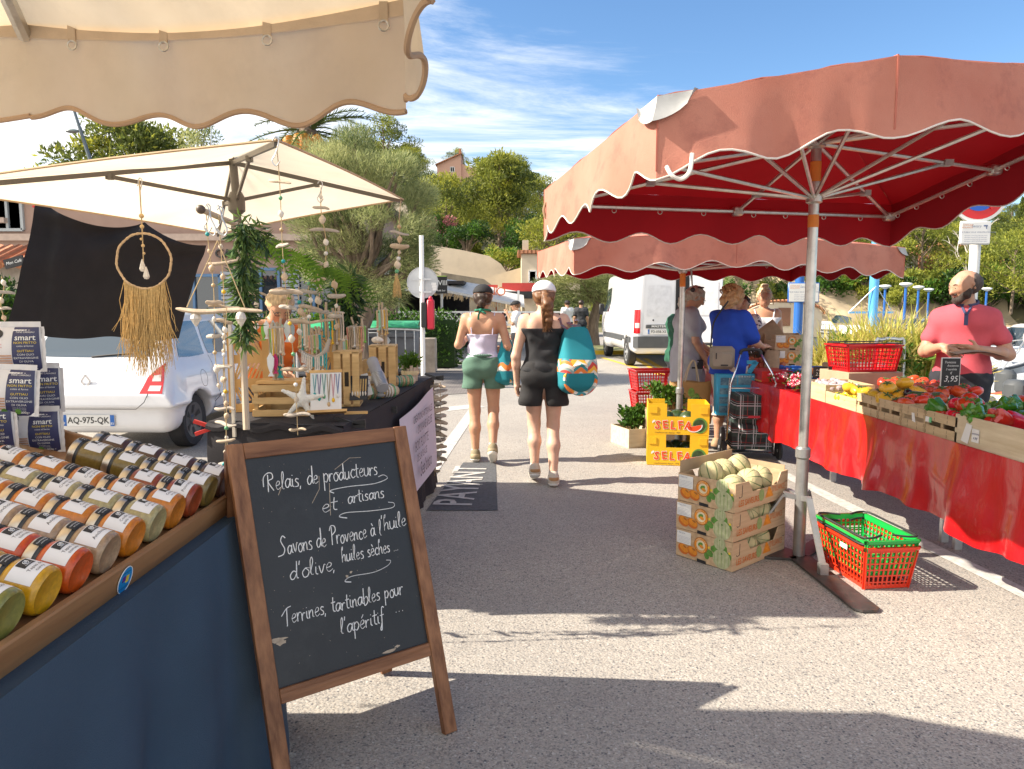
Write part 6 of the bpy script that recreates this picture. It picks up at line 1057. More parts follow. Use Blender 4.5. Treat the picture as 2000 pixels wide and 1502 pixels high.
b.shoes(mat('beige_mesh', (.50, .44, .37), .8), mat('white_sole', (.72, .70, .66), .5), mat('tan_leather', (.36, .19, .08), .6), sock=mat('grey_sock', (.45, .45, .45), .9))
M_wcap = cloth('white_cap_cotton', (.78, .77, .78)); b.hairblob(M_wcap, [((0, -.008, .034), (.101, .116, .095))], 0, 'cap', [planes_head(b, (0, -.15, -1), -.026)]); b.hairblob(M_hbr, [((0, -.03, .0), (.092, .098, .095))], .005, clips=[planes_head(b, (0, 1, 0), .03), planes_head(b, (0, 0, 1), .03)])
b.hairblob(M_hbr, [((0, -.11, .015), (.015, -.165, -.08), .030, .045, .02), ((.015, -.165, -.08), (.03, -.145, -.20), .045, .028, .03), ((.03, -.145, -.20), (.035, -.12, -.27), .028, .010, .02)], .006, 'ponytail'); q = b.q
b.strands(M_hbr, [[tuple(q(rs3.uniform(-.02, .02), -.115, .02)), tuple(q(rs3.uniform(-.04, .045) + .01, -.195 + rs3.uniform(0, .06), -.07)), tuple(q(.02 + rs3.uniform(-.045, .045), -.17 + rs3.uniform(0, .06), -.18)), tuple(q(.03 + rs3.uniform(-.05, .05), -.12 + rs3.uniform(-.03, .04), -.30))] for _ in range(90)], .0055)
tote('large teal shopping bag with chevron print on the white capped woman', (.525, 5.92, .77), R(12), .33, .32, .54, None, (-.14, .06, .60), .15)
FM = (.80, .52, -.30)
c = Person('bearded balding man in a pink polo shirt sorting a paper bag', (P(1880, 700, 5.5).x, 5.5, 0), R(150), 1.76, SK_D, dict(hea=(.02, .055, 1.585), nec=(0, .0, 1.435), shoL=(-.172, -.01, 1.352), shoR=(.172, -.01, 1.352), elbL=(-.275, .03, 1.09), wriL=(-.09, .29, 1.135), fL=(.95, .35, .0), elbR=(.245, .05, 1.10), wriR=(.14, .31, 1.15), fR=(-.7, .6, -.35)), fem=False, bulk=1.03, arm=1.1, face=FM, vox=.0085, handL=((.2, .4, 1), .45, (0, 0, 1)), handR=((-.5, -.3, .6), .7))
M_polo = cloth('pink_pique', (.56, .085, .11), .1); c.wear('polo_shirt', M_polo, ('tor', 'pel'), .014, .82, 1.475, lambda S: [S.cap(c.J['sho' + k], c.J['sho' + k] * .42 + c.J['elb' + k] * .58, .055, .062, .03) for k in 'LR'], wr=.006, wf=22, seed=7, clips=[])
M_coll = cloth('navy_collar', (.06, .07, .15)); m = MB(M_coll); m.tube([(.072 * math.cos(t_), -.005 + .07 * math.sin(t_) , 1.46 - .022 * math.sin(t_)) for t_ in [1.75 + 5.9 * i / 30 for i in range(31)]], .017, 7, True, .6); m.bar((0, .132, 1.385), (0, .150, 1.30), .026, .006, up=(0, 1, 0)); m.tube([(-.028, .07, 1.435), (-.012, .115, 1.395), (0, .134, 1.375)], .009, 5); m.tube([(.028, .07, 1.435), (.012, .115, 1.395), (0, .134, 1.375)], .009, 5); m.build('collar', c.t)
c.wear('trousers', cloth('dark_trousers', (.02, .022, .03)), ('pel', 'leg'), .014, .1, .96, wr=.004); c.shoes(M_black, M_black)
M_beard = mat('beard', (.045, .032, .026), .85, var=.5, scale=120); c.hairblob(M_beard, [((-.05, .045, -.05), (-.02, .075, -.085), .030, .026, .02), ((.05, .045, -.05), (.02, .075, -.085), .030, .026, .02), ((0, .075, -.088), (.002, .082, -.10), .026, .022, .02), ((-.07, .02, -.035), (-.055, .03, -.06), .022, .025, .02), ((.07, .02, -.035), (.055, .03, -.06), .022, .025, .02), ((-.022, .094, -.04), (.022, .094, -.04), .0075, .0075, .005)], .004, 'beard')
c.hairblob(mat('shaved_hair', (.07, .055, .048), .8, var=.4, scale=90), [((0, -.03, .010), (.096, .097, .086))], .002, clips=[planes_head(c, (0, 1, .4), -.006), planes_head(c, (0, .25, 1), .068)])
for s in (-1, 1): m = MB(M_beard); m.tube([tuple(c.q(s * .018, .092, .030)), tuple(c.q(s * .034, .089, .035)), tuple(c.q(s * .05, .078, .028))], [.004, .005, .003], 5); m.build('eyebrow', c.t)
t = thing('paper_bag', 'flat brown paper bag in the hands of the man in pink', 'paper bag', rootloc(c.t) + Vector((-.09, -.33, 1.165))); m = MB(_M['kraft_paper']); m.grid(lambda u, v: (-.19 + .34 * u, -.05 + .2 * v - .05 * u, -.02 + .035 * math.sin(3 * u) + .02 * v - .03 * u), 10, 6); m.grid(lambda u, v: (-.19 + .34 * u, -.05 + .2 * v - .05 * u, -.026 + .035 * math.sin(3 * u) + .02 * v - .03 * u - .012 * math.sin(math.pi * v)), 10, 6); m.build('body', t)
d = Person('grey haired woman in a loose grey dress looking down at the stall', (1.96, 8.0, 0), R(-88), 1.72, SK_T, dict(hea=(0, .075, 1.57), nec=(0, .02, 1.43), elbR=(.21, .03, 1.10), wriR=(.19, .16, .87), elbL=(-.21, .05, 1.10), wriL=(-.16, .2, .9)), bulk=1.18, face=(0, .86, -.5), handR=((0, .3, 1), 1.2))
M_dress = mat('grey_crinkle_dress', (.36, .37, .41), .9, var=.12, scale=3, bump=.5, bscale=70, stretch=(3, 3, .25)); d.wear('dress', M_dress, ('tor', 'pel'), .02, .50, 1.475, lambda S: (S.cap((0, -.01, 1.2), (0, .0, .5), .15, .25, .06, (1, 1.15, 1)), [S.cap(d.J['sho' + k], d.J['sho' + k] * .4 + d.J['elb' + k] * .6, .075, .08, .03) for k in 'LR']), wr=.008, wf=24, seed=9)
d.hairblob(M_hgrey, [((0, -.02, .025), (.096, .105, .098)), ((0, -.09, -.03), (0, -.13, -.10), .05, .028, .03)], .006, clips=[planes_head(d, (0, .9, -.45), .052)]); d.shoes(mat('brown_sandal', (.12, .08, .06), .7), M_black)
def specs(p):
 m = MB(M_black)
 for s in (-1, 1): m.tube([tuple(p.q(s * .034 + .024 * math.cos(t_), .098, .004 + .018 * math.sin(t_))) for t_ in [6.2832 * i / 12 for i in range(13)]], .0022, 4, False); m.tube([tuple(p.q(s * .058, .096, .008)), tuple(p.q(s * .088, -.01, .018))], .0022, 4)
 m.build('glasses', p.t)
specs(d); m = MB(M_black); m.ball(tuple(d.q(.05, -.02, .108)), (.05, .04, .012), 10); m.build('sunglasses', d.t)
t = thing('wallet', 'black wallet in the hand of the woman in grey', 'wallet', (2.02, 7.80, .86)); m = MB(M_black); m.box((0, 0, 0), (.13, .03, .10), bev=.01); m.build('body', t); m = MB(M_steel); m.box((0, -.017, .03), (.02, .004, .012)); m.build('clasp', t)
t = thing('kraft_bag', 'big brown kraft bag with green print held by the woman in grey', 'bag', (1.90, 7.62, .24)); m = MB(mat('kraft_brown', (.42, .24, .09), .8, var=.12, scale=8, bump=.4, bscale=20)); m.grid(lambda u, v: (.225 * max(-1, min(1, 1.25 * math.cos(6.2832 * u))) * (1 - .06 * v) + .01 * math.sin(9 * v), .085 * max(-1, min(1, 1.25 * math.sin(6.2832 * u))) * (1 - .35 * v), .45 * v + .008 * math.sin(30 * u)), 36, 8); m.box((0, 0, .005), (.42, .15, .006)); m.build('body', t); m = MB(mat('green_print', (.2, .36, .06), .6, var=.4, scale=30));
for i in range(9): m.ball((random.uniform(-.09, .09), -.068, random.uniform(.08, .36)), (.035, .004, .05), 8)
m.use(mat('dark_green_print', (.03, .10, .04), .6)); m.text('CASIER', frame((.0, -.078, .25), (1, 0, 0), (0, 0, 1)), .10, .8, bold=.01); m.build('print', t);
for s in (-1, 1): m = MB(mat('rope_beige', (.55, .45, .3), .9)); m.tube(crom([(-.06, s * .04, .45), (.0, s * .02, .64), (.05, s * .01, .66), (.09, s * .04, .45)], 5), .006, 5); m.build('handle', t)
e = Person('woman with sandy curls in a royal blue shirt reaching over the stall', (2.23, 7.35, 0), R(-58), 1.69, SK_T, dict(hea=(0, .045, 1.58), shoR=(.165, .0, 1.385), elbR=(.22, .12, 1.13), wriR=(.13, .36, 1.08), fR=(-.15, .9, .1), elbL=(-.22, .12, 1.12), wriL=(-.13, .35, 1.07), fL=(.1, .9, .1)), bulk=1.16, arm=1.05, face=(.1, .97, -.2), handR=((-.9, 0, .4), .35), handL=((.9, 0, .4), .35))
e.wear('shirt', cloth('royal_blue_cotton', (.008, .055, .42)), ('tor', 'pel'), .022, .80, 1.475, lambda S: (S.cap((0, -.01, 1.2), (0, -.01, .8), .15, .20, .06, (1, 1.15, 1)), [S.cap(e.J['sho' + k], e.J['sho' + k] * .25 + e.J['elb' + k] * .75, .078, .085, .03) for k in 'LR']), wr=.007, wf=22, seed=11)
e.wear('trousers', cloth('beige_cotton', (.52, .45, .38)), ('pel', 'leg'), .02, .36, .9, wr=.005, seed=12); e.shoes(mat('tan_shoe', (.4, .25, .14), .7), M_black)
e.hairblob(M_hgold, [((0, -.02, .03), (.108, .115, .11)), ((0, -.07, -.04), (.09, .075, .08))], .008, clips=[planes_head(e, (0, .9, -.4), .055)]); q = e.q; e.strands(M_hgold, [[tuple(q(.1 * math.cos(t_) * r_, -.03 + .1 * math.sin(t_) * r_ - .02, .03 + .1 * math.sqrt(max(0, 1 - r_ * r_)))), tuple(q(.118 * math.cos(t_ + .25) * r_, -.03 + .12 * math.sin(t_ + .25) * r_ - .02, .025 + .115 * math.sqrt(max(0, 1 - r_ * r_)))), tuple(q(.118 * math.cos(t_ + .5) * r_, -.03 + .115 * math.sin(t_ + .5) * r_ - .02, .0 + .1 * math.sqrt(max(0, 1 - r_ * r_))))] for t_, r_ in [(rs3.uniform(2.6, 6.9), rs3.uniform(.2, 1)) for _ in range(90)]], .008); specs(e)
t = thing('shoulder_bag', 'small taupe shoulder bag across the blue shirt', 'bag', (2.09, 7.12, .98), R(-12)); m = MB(mat('taupe_nylon', (.24, .21, .17), .8, var=.1)); m.box((0, 0, 0), (.24, .09, .23), bev=.03); m.box((0, -.05, -.02), (.20, .03, .15), bev=.015); m.build('body', t); m = MB(M_black); m.box((0.02, -.068, -.07), (.07, .004, .015)); m.tube(crom([(-.11, .0, .10), (-.09, -.02, .35), (.05, .10, .56)], 6), .012, 5, flat=.3); m.box((-.06, -.068, .02), (.01, .005, .06)); m.build('strap', t)
f = Person('woman in a white sleeveless top with blond topknot facing the camera', (3.32, 9.5, 0), R(172), 1.72, SK_T, dict(), bulk=1.12, arm=1.15, face=(0, 1, -.12)); f.wear('top', cloth('white_viscose', (.80, .80, .82)), ('tor', 'pel'), .018, .8, 1.33, wr=.007, wf=24, seed=13); m = MB(_M['white_viscose']);
for s in (-1, 1): m.tube(crom([(s * .10, .10, 1.31), (s * .125, .04, 1.43), (s * .12, -.08, 1.36)], 4), .008, 6)
m.build('straps', f.t); f.wear('trousers', cloth('pale_linen', (.5, .47, .42)), ('pel', 'leg'), .016, .1, .95, wr=.004); f.shoes(M_white, M_white); f.hairblob(M_hblond, [((0, -.03, .03), (.096, .1, .095)), ((0, -.03, .13), (.055, .05, .05))], .008, clips=[planes_head(f, (0, .8, -.55), .032)]); f.strands(M_hblond, [[tuple(f.q(s * .07, .06, .07)), tuple(f.q(s * .1, .04, .0)), tuple(f.q(s * (.095 + rs3.uniform(0, .02)), .03, -.09))] for s in (-1, 1) for _ in range(8)], .006)
M_pat = mat('floral_print', (.72, .68, .70), .85, var=.0);
N_ = M_pat.node_tree.nodes; L_ = M_pat.node_tree.links; L_.new(_mix(N_, L_, ramp(N_, L_, noise(N_, L_, 26, 2), .52, .56), (.75, .72, .74), (.10, .07, .12)), N_['Principled BSDF'].inputs['Base Color'])
g_ = Person('woman in a floral blouse half hidden behind the blue shirt', (2.88, 9.0, 0), R(150), 1.62, SK_T, dict(elbR=(.22, .06, 1.12), wriR=(.14, .28, 1.02), elbL=(-.22, .06, 1.12), wriL=(-.1, .28, 1.02)), bulk=1.1, vox=.011); g_.wear('blouse', M_pat, ('tor', 'pel'), .02, .85, 1.475, lambda S: [S.cap(g_.J['sho' + k], g_.J['sho' + k] * .35 + g_.J['elb' + k] * .65, .075, .08, .03) for k in 'LR'], wr=.006); g_.wear('trousers', _M['dark_trousers'], ('pel', 'leg'), .016, .1, .95); g_.shoes(M_black, M_black); g_.hairblob(M_hdark, [((0, -.03, .03), (.096, .1, .095))], .006, clips=[planes_head(g_, (0, .8, -.5), .04)])
t = thing('paper_bag', 'brown paper bag held open over the peaches', 'paper bag', (2.86, 8.35, 1.05)); m = MB(_M['kraft_paper']); m.grid(lambda u, v: (.14 * math.cos(6.2832 * u), .05 * math.sin(6.2832 * u), .3 * v), 18, 6); m.build('body', t); m = MB(_M['kraft_paper']); m.box((0, 0, 0), (.24, .07, .004)); m.build('bottom', t); t.rotation_euler = (.3, .85, .3)
h_ = Person('person in a green top reaching past the woman in grey', (2.03, 8.75, 0), R(-80), 1.62, SK_T, dict(hea=(0, .1, 1.55), elbR=(.2, .15, 1.12), wriR=(.14, .42, .98), fR=(0, .8, -.4), elbL=(-.2, .15, 1.12), wriL=(-.12, .36, 1.0)), bulk=1.05, vox=.011, face=(0, .85, -.5)); h_.wear('shirt', cloth('bottle_green_cotton', (.012, .09, .05)), ('tor', 'pel'), .02, .85, 1.475, lambda S: [S.cap(h_.J['sho' + k], h_.J['sho' + k] * .4 + h_.J['elb' + k] * .6, .075, .08, .03) for k in 'LR'], wr=.006); h_.wear('trousers', _M['dark_trousers'], ('pel', 'leg'), .016, .1, .95); h_.shoes(M_black, M_black); h_.hairblob(M_hgrey, [((0, -.03, .03), (.096, .1, .095))], .006, clips=[planes_head(h_, (0, .85, -.45), .045)])
k_ = Person('blond craft seller in an orange top bending behind the driftwood', (P(520, 600, 5.3).x, 5.35, 0), R(-130), 1.66, SK_T, dict(hea=(0, .16, 1.52), nec=(0, .09, 1.41), che=(0, .06, 1.26), shoL=(-.165, .07, 1.37), shoR=(.165, .07, 1.37), elbR=(.22, .12, 1.12), wriR=(.12, .36, 1.05), elbL=(-.22, .12, 1.12), wriL=(-.1, .36, 1.05)), vox=.01, face=(.3, .75, -.6)); k_.wear('top', cloth('orange_cotton', (.72, .16, .02)), ('tor', 'pel'), .022, .6, 1.38, wr=.007); k_.wear('trousers', _M['dark_trousers'], ('pel', 'leg'), .016, .1, .95); k_.shoes(M_black, M_black); k_.hairblob(M_hblond, [((0, -.03, .03), (.102, .108, .10)), ((0, -.08, -.03), (.075, .05, .07))], .007, clips=[planes_head(k_, (0, .85, -.5), .045)]); specs(k_)
def far(label, px, py0, Y, rz, top, hairm, cap=None, H=1.72, sit=False, fem=False, leg_m='dark_trousers', J={}):
 z = 0.0; p = Person(label, (P(px, 600, Y).x, Y, z), rz, H, SK_T, J, fem=fem, vox=.014, eyes=False); p.wear('shirt', top, ('tor', 'pel'), .018, .85, 1.475, lambda S: [S.cap(p.J['sho' + k], p.J['sho' + k] * .4 + p.J['elb' + k] * .6, .075, .08, .03) for k in 'LR'], wr=.004); p.wear('trousers', _M[leg_m], ('pel', 'leg'), .018, .1, .95, wr=.003); p.shoes(M_black, M_black)
 p.hairblob(hairm, [((0, -.025, .03), (.096, .105, .095))], .004, clips=[planes_head(p, (0, .85, -.45), .045)])
 if cap: p.hairblob(cap, [((0, -.01, .04), (.102, .115, .09)), ((-.04, .1, .03), (.04, .1, .03), .03, .03, .02)], 0, 'cap', [planes_head(p, (0, -.1, -1), -.03)])
 return p
M_tee = cloth('white_tee', (.76, .76, .76)); M_dtee = cloth('charcoal_tee', (.035, .037, .042))
far('man in a white t-shirt and dark cap standing near the leaning tamarisk', 1108, 0, 26, R(20), M_tee, M_hdark, M_cap, J=dict(elbR=(.2, .12, 1.12), wriR=(.08, .3, 1.2)))
far('man in a charcoal t-shirt beside the leaning tamarisk', 1135, 0, 25, R(-10), M_dtee, M_hdark)
far('person in a lavender hat and grey top in front of the standing men', 1126, 0, 23.4, R(5), cloth('grey_vest', (.13, .13, .15)), M_hbr, cloth('lavender_hat', (.32, .25, .38)), 1.08, fem=True)
far('passer-by with black cap and white top seen between the two women', 1008, 0, 16.5, R(95), M_tee, M_hbr, M_cap, 1.62, fem=True, J=dict(elbL=(-.2, .1, 1.15), wriL=(-.08, .22, 1.4)))
def tartan():
 M = bpy.data.materials.new('dark_tartan'); M.use_nodes = True; N = M.node_tree.nodes; L = M.node_tree.links; b = N['Principled BSDF']; b.inputs['Roughness'].default_value = .8; sx = N.new('ShaderNodeSeparateXYZ'); L.new(N.new('ShaderNodeTexCoord').outputs['Object'], sx.inputs[0])
 def st(o, f, w, ph=0):
  n = N.new('ShaderNodeMath'); n.operation = 'MULTIPLY_ADD'; L.new(o, n.inputs[0]); n.inputs[1].default_value = f; n.inputs[2].default_value = ph; q = N.new('ShaderNodeMath'); q.operation = 'FRACT'; L.new(n.outputs[0], q.inputs[0]); l = N.new('ShaderNodeMath'); l.operation = 'LESS_THAN'; L.new(q.outputs[0], l.inputs[0]); l.inputs[1].default_value = w; return l.outputs[0]
 c = (.018, .02, .022, 1)
 for o, f, w, ph, col in ((sx.outputs[0], 7.5, .35, .1, (.03, .05, .045)), (sx.outputs[2], 7.5, .35, .3, (.03, .05, .045)), (sx.outputs[0], 7.5, .035, .5, (.25, .03, .03)), (sx.outputs[2], 7.5, .035, .7, (.25, .03, .03)), (sx.outputs[0], 7.5, .055, 0, (.50, .46, .50)), (sx.outputs[2], 7.5, .055, 0, (.50, .46, .50)), (sx.outputs[0], 7.5, .03, .82, (.42, .40, .42)), (sx.outputs[2], 7.5, .03, .82, (.42, .40, .42))): c = _mix(N, L, st(o, f, w, ph), c[:3] if isinstance(c, tuple) else c, col)
 L.new(c, b.inputs['Base Color']); return M
M_tart = tartan(); Tp = G(1462, 893); Tp = Vector((Tp.x, Tp.y, 0)); t = thing('shopping_trolley', 'tartan shopping trolley with chrome frame between the stall and the boxes', 'trolley', Tp, R(-6)); M_chr = mat('chrome', (.7, .7, .72), .15, metal=1, var=.03)
S = SDF((-.3, -.25, 0), (.3, .3, .9), .009); S.fn(lambda F, x, y, z: np.maximum(np.maximum(np.abs(x) - .155 - .008 * np.sin(z * 7), np.abs(y - .03) - .12), np.abs(z - .34) - .21) - .03 + .004 * np.sin(x * 24 + z * 14) * np.sin(z * 22 + x * 8)); S.build('bag', M_tart, t)
S = SDF((-.3, -.3, .4), (.3, .3, .95), .009); S.fn(lambda F, x, y, z: np.maximum(np.maximum(np.abs(x) - .138, np.abs(y + .02) - .125), np.abs(z - .51) - .10) - .03); S.build('flap', M_tart, t)
S = SDF((-.3, -.35, .15), (.3, .1, .6), .009); S.ell((-.06, -.125, .29), (.085, .06, .075), .02); S.ell((.07, -.125, .27), (.08, .06, .085), .02); S.ell((.0, -.12, .18), (.12, .05, .06), .03); S.fn(lambda F, x, y, z: F + .005 * np.sin(x * 50 + z * 30)); S.build('front_pocket', M_tart, t)
m = MB(mat('red_tag', (.5, .03, .05), .6)); m.box((.0, -.178, .43), (.11, .004, .022)); m.build('tag', t); m = MB(M_chr)
for s in (-1, 1): m.tube([(s * .23, -.05, .05), (s * .215, -.10, .74), (s * .17, -.07, .86), (s * .10, .06, 1.02)], .009, 8); m.tube([(s * .2, .1, .05), (s * .19, .1, .78)], .008, 6)
m.tube([(-.215, -.1, .70), (.215, -.1, .70)], .007, 6); m.tube([(-.23, -.05, .06), (.23, -.05, .06)], .008, 6); m.build('frame', t); m = MB(M_black); m.tube(crom([(-.10, .06, 1.02), (-.07, .07, 1.06), (.07, .07, 1.06), (.10, .06, 1.02)], 5), .016, 8); m.build('handle', t)
for s in (-1, 1):
 for (y, z) in ((-.09, .09), (.06, .09), (-.015, .22)):
  M_ = frame((s * .265, y, z), (0, 1, 0), (0, 0, 1), (1, 0, 0)); m = MB(M_black); m.lathe([(.055, -.014), (.082, -.016), (.088, 0), (.082, .016), (.055, .014)], 20, M_); w_ = m.build('wheel', t); m = MB(mat('wheel_grey', (.5, .5, .5), .4)); m.lathe([(.0, -.012), (.014, -.016), (.02, -.006), (.052, -.012), (.056, 0), (.052, .012), (.02, .006), (.014, .016), (0, .012)], 16, M_); m.build('rim', w_)
t = thing('beach_tote', 'sky blue souvenir tote bag with photo prints hanging by the trolley', 'bag', (Tp.x - .02, Tp.y + .22, .39), R(-4)); t.scale = (1, 1, .76); M_sb = mat('sky_blue_vinyl', (.03, .30, .50), .5, var=.06); m = MB(M_sb); m.box((0, 0, .28), (.52, .14, .56), taper=1.04, bev=.012); m.build('body', t); m = MB(_M['sky_blue_vinyl'])
m.bar((-.06, -.02, .57), (-.13, -.02, .72), .05, .008, up=(0, 1, 0)); m.bar((-.13, -.02, .71), (.13, -.02, .71), .05, .008, up=(0, 1, 0)); m.bar((.06, -.02, .57), (.13, -.02, .72), .05, .008, up=(0, 1, 0)); m.build('handle', t); m = MB(mat('photo_sea', (.02, .14, .30), .5, var=.5, scale=20, col2=(.16, .30, .36)));
for (x, z, w_, hh) in ((-.15, .46, .16, .10), (.01, .48, .13, .12), (.17, .46, .14, .10), (-.19, .33, .09, .08), (-.19, .21, .09, .09), (-.19, .09, .09, .09), (.21, .3, .06, .1)): m.box((x, -.0745, z), (w_, .003, hh))
m.use(M_white); m.text("CÔTE D'AZUR", frame((.01, -.077, .525), (1, 0, 0), (0, 0, 1)), .028); m.build('photo_print', t)
# ================================================================== vehicles and boats
def smn(a, b, k): h = np.clip(.5 + .5 * (b - a) / k, 0, 1); return b * (1 - h) + a * h - k * h * (1 - h)
def smx(a, b, k): return -smn(-a, -b, k)
def rbox(x, y, z, c, h, r): q = [np.abs(v - c[i]) - (h[i] - r) for i, v in enumerate((x, y, z))]; return np.sqrt(sum(np.maximum(v, 0) ** 2 for v in q)) + np.minimum(np.maximum(np.maximum(q[0], q[1]), q[2]), 0) - r
def project(f, pts, d, off=.004, steps=60):
 p = np.array(pts, float); d = np.array(d, float)
 for _ in range(steps): p = p + d * np.clip(f(p[:, 0], p[:, 1], p[:, 2]), -.2, .2)[:, None] * .8
 return p - d * off
def patch(f, cor, d, m, nu=10, nv=6, off=.004, rnd=0.0):
 """cor: four 3D corners of a flat patch, pushed along d onto the surface of f"""
 c = [np.array(k, float) for k in cor]; pts = []
 for j in range(nv + 1):
  for i in range(nu + 1):
   u, v = i / nu, j / nv
   if rnd:
    a, b = 2 * u - 1, 2 * v - 1; k = (1 - rnd) + rnd * math.sqrt(max(0, 1 - .5 * min(a * a, b * b))) ; u, v = .5 + .5 * a * (1 - rnd * b * b * .5), .5 + .5 * b * (1 - rnd * a * a * .5)
   pts.append((c[0] * (1 - u) + c[1] * u) * (1 - v) + (c[3] * (1 - u) + c[2] * u) * v)
 p = project(f, pts, d, off); w = nu + 1; b = MB(m); b.raw([tuple(k) for k in p], [(j * w + i, j * w + i + 1, (j + 1) * w + i + 1, (j + 1) * w + i) for j in range(nv) for i in range(nu)]); return b
M_car = mat('white_car_paint', (.72, .73, .76), .25, var=.02, coat=.8); M_carg = glass('car_glass', (.2, .3, .35), .03, .0, (.03, .055, .08)); M_tyre = mat('tyre_rubber', (.025, .025, .027), .75, var=.2, bump=.3, bscale=60); M_rlamp = mat('red_lamp', (.55, .008, .012), .12, var=.05, coat=1); M_wlamp = mat('clear_lamp', (.62, .55, .53), .12, coat=1); M_plast = mat('grey_bumper_plastic', (.07, .075, .08), .6); M_seam = mat('dark_seam', (.03, .03, .033), .7)
M_plw = mat('plate_white', (.72, .72, .70), .35, var=.03); M_plb = mat('plate_blue', (.02, .12, .42), .35)
def wheel(par, x, y, r, w, side, rimc=(.10, .10, .105), spokes=6):
 F_ = frame((x, y, r), (0, 1, 0), (0, 0, 1), (side, 0, 0)); b = MB(M_tyre); b.lathe([(r * .62, -w * .5), (r * .9, -w * .5), (r, -w * .36), (r, w * .36), (r * .92, w * .5), (r * .66, w * .46)], 32, F_, False)
 o = b.build('wheel', par); b = MB(mat('wheel_trim_%d' % int(rimc[0] * 100), rimc, .35, metal=.3, var=.05)); b.lathe([(0, w * .40), (r * .14, w * .42), (r * .2, w * .34), (r * .3, w * .36), (r * .62, w * .44), (r * .68, w * .46), (r * .64, w * .3)], 32, F_); b.build('rim', o); b = MB(M_black)
 for k in range(spokes): a = 6.2832 * (k + .5) / spokes; b.raw([tuple(F_ @ Vector((q * math.cos(a + e), q * math.sin(a + e), w * (.385 if q < r * .4 else .445)))) for q, e in ((r * .26, -.16), (r * .57, -.2), (r * .57, .2), (r * .26, .16))], [(0, 1, 2, 3)])
 b.build('spoke_gaps', o); return o
def plate(par, c, w, h, txt, dep):
 b = MB(M_plw); b.box((0, 0, 0), (w, .012, h)); b.use(M_plb); b.box((-w * .46, -.007, 0), (w * .08, .003, h)); b.box((w * .46, -.007, 0), (w * .08, .003, h)); b.use(M_black); b.text(txt, frame((0, -.0085, 0), (1, 0, 0), (0, 0, 1)), h * .80, .92, bold=.012); b.use(M_white); b.text('F', frame((-w * .46, -.009, -h * .28), (1, 0, 0), (0, 0, 1)), h * .3); b.text(dep, frame((w * .46, -.009, -h * .28), (1, 0, 0), (0, 0, 1)), h * .3); o = b.build('number_plate', par); o.location = c; return o
def car_f(x, y, z):
 lo = rbox(x, y, z, (0, 1.80, .60), (.80 - .03 * np.maximum(0, .45 - z), 1.76, .36), .17); bump = rbox(x, y, z, (0, .42, .42), (.82, .42, .20), .14); fl = rbox(x, y, z, (0, .62, .56), (.835, .46, .30), .16)
 cab = smx(smx(-.84 * (y - .13) + .54 * (z - .95), .447 * (y - 2.75) + .894 * (z - .95), .12), smx(.955 * (np.abs(x) - .765) + .29 * (z - .9), z - 1.46 + .035 * (x / .6) ** 2 + .03 * (y - 1.3) ** 2, .10), .10)
 cab = np.maximum(cab, .5 - z); d = smn(smn(lo, bump, .05), smn(fl, cab, .05), .07)
 for yy in (.57, 2.95): d = np.where(np.abs(x) > .52, np.maximum(d, -(np.sqrt((y - yy) ** 2 + (z - .28) ** 2) - .33)), d)
 return np.maximum(d, .19 - z)
cr = thing('white_car', 'small white hatchback parked behind the black cloth, rear towards us', 'car', (-4.19, 7.03, 0), R(-1))
S = SDF((-.95, -.1, .1), (.95, 3.75, 1.6), .022); S.fn(lambda F, x, y, z: car_f(x, y, z)); S.build('body', M_car, cr)
patch(car_f, ((-.60, -.2, .98), (.60, -.2, .98), (.50, -.2, 1.36), (-.50, -.2, 1.36)), (0, 1, 0), M_carg, 16, 8, rnd=.12).build('rear_window', cr)
for s in (-1, 1):
 l = patch(car_f, ((s * .775, -.2, .64), (s * .55, -.2, .64), (s * .60, -.2, .79), (s * .735, -.2, .93)), (0, 1, 0), M_rlamp, 10, 10).build('tail_light', cr); patch(car_f, ((s * .75, -.2, .665), (s * .63, -.2, .665), (s * .64, -.2, .715), (s * .75, -.2, .715)), (0, 1, 0), M_wlamp, 5, 3, .007).build('lens', l)
 patch(car_f, ((s * .735, -.2, .755), (s * .65, -.2, .755), (s * .655, -.2, .81), (s * .725, -.2, .82)), (0, 1, 0), M_wlamp, 5, 3, .007).build('lens', l)
 for y0, y1, t0, t1 in ((.34, .95, .52, .95), (1.02, 2.05, 1.02, 1.9)): patch(car_f, ((s * 1.2, y0, .96), (s * 1.2, y1, .96), (s * 1.2, t1, 1.34), (s * 1.2, t0, 1.32)), (-s, 0, 0), M_carg, 8, 6, rnd=.1).build('side_window', cr)
 b = MB(M_seam)
 for cor in (((1.02, .35), (1.02, .95)), ((2.05, .35), (2.05, .95)), ((1.02, .35), (2.05, .35))): b.tube([tuple(k) for k in project(car_f, [(s * 1.2, cor[0][0] + (cor[1][0] - cor[0][0]) * i / 8, cor[0][1] + (cor[1][1] - cor[0][1]) * i / 8) for i in range(9)], (-s, 0, 0), -.001)], .004, 4)
 b.build('door_seam', cr); b = MB(M_seam); b.bar(*[tuple(k) for k in project(car_f, [(s * 1.2, 1.15, .80), (s * 1.2, 1.32, .80)], (-s, 0, 0), .02)], .03); b.build('door_handle', cr)
 for y in (.57, 2.95): wheel(cr, s * .70, y, .285, .18, s)
b = MB(M_seam)
for path in (((-.62, .52), (-.56, .50), (.56, .50), (.62, .56), (.64, .66)), ((-.62, .52), (-.64, .66))): b.tube([tuple(k) for k in project(car_f, [(x, -.2, z) for x, z in path], (0, 1, 0), 0)], .004, 4)
b.build('tailgate_seam', cr); b = MB(M_black); b.tube([tuple(k) for k in project(car_f, [(-.02, -.2, .985), (.12, -.2, 1.0), (.36, -.2, 1.02)], (0, 1, 0), .012)], .009, 6); b.build('wiper', cr)
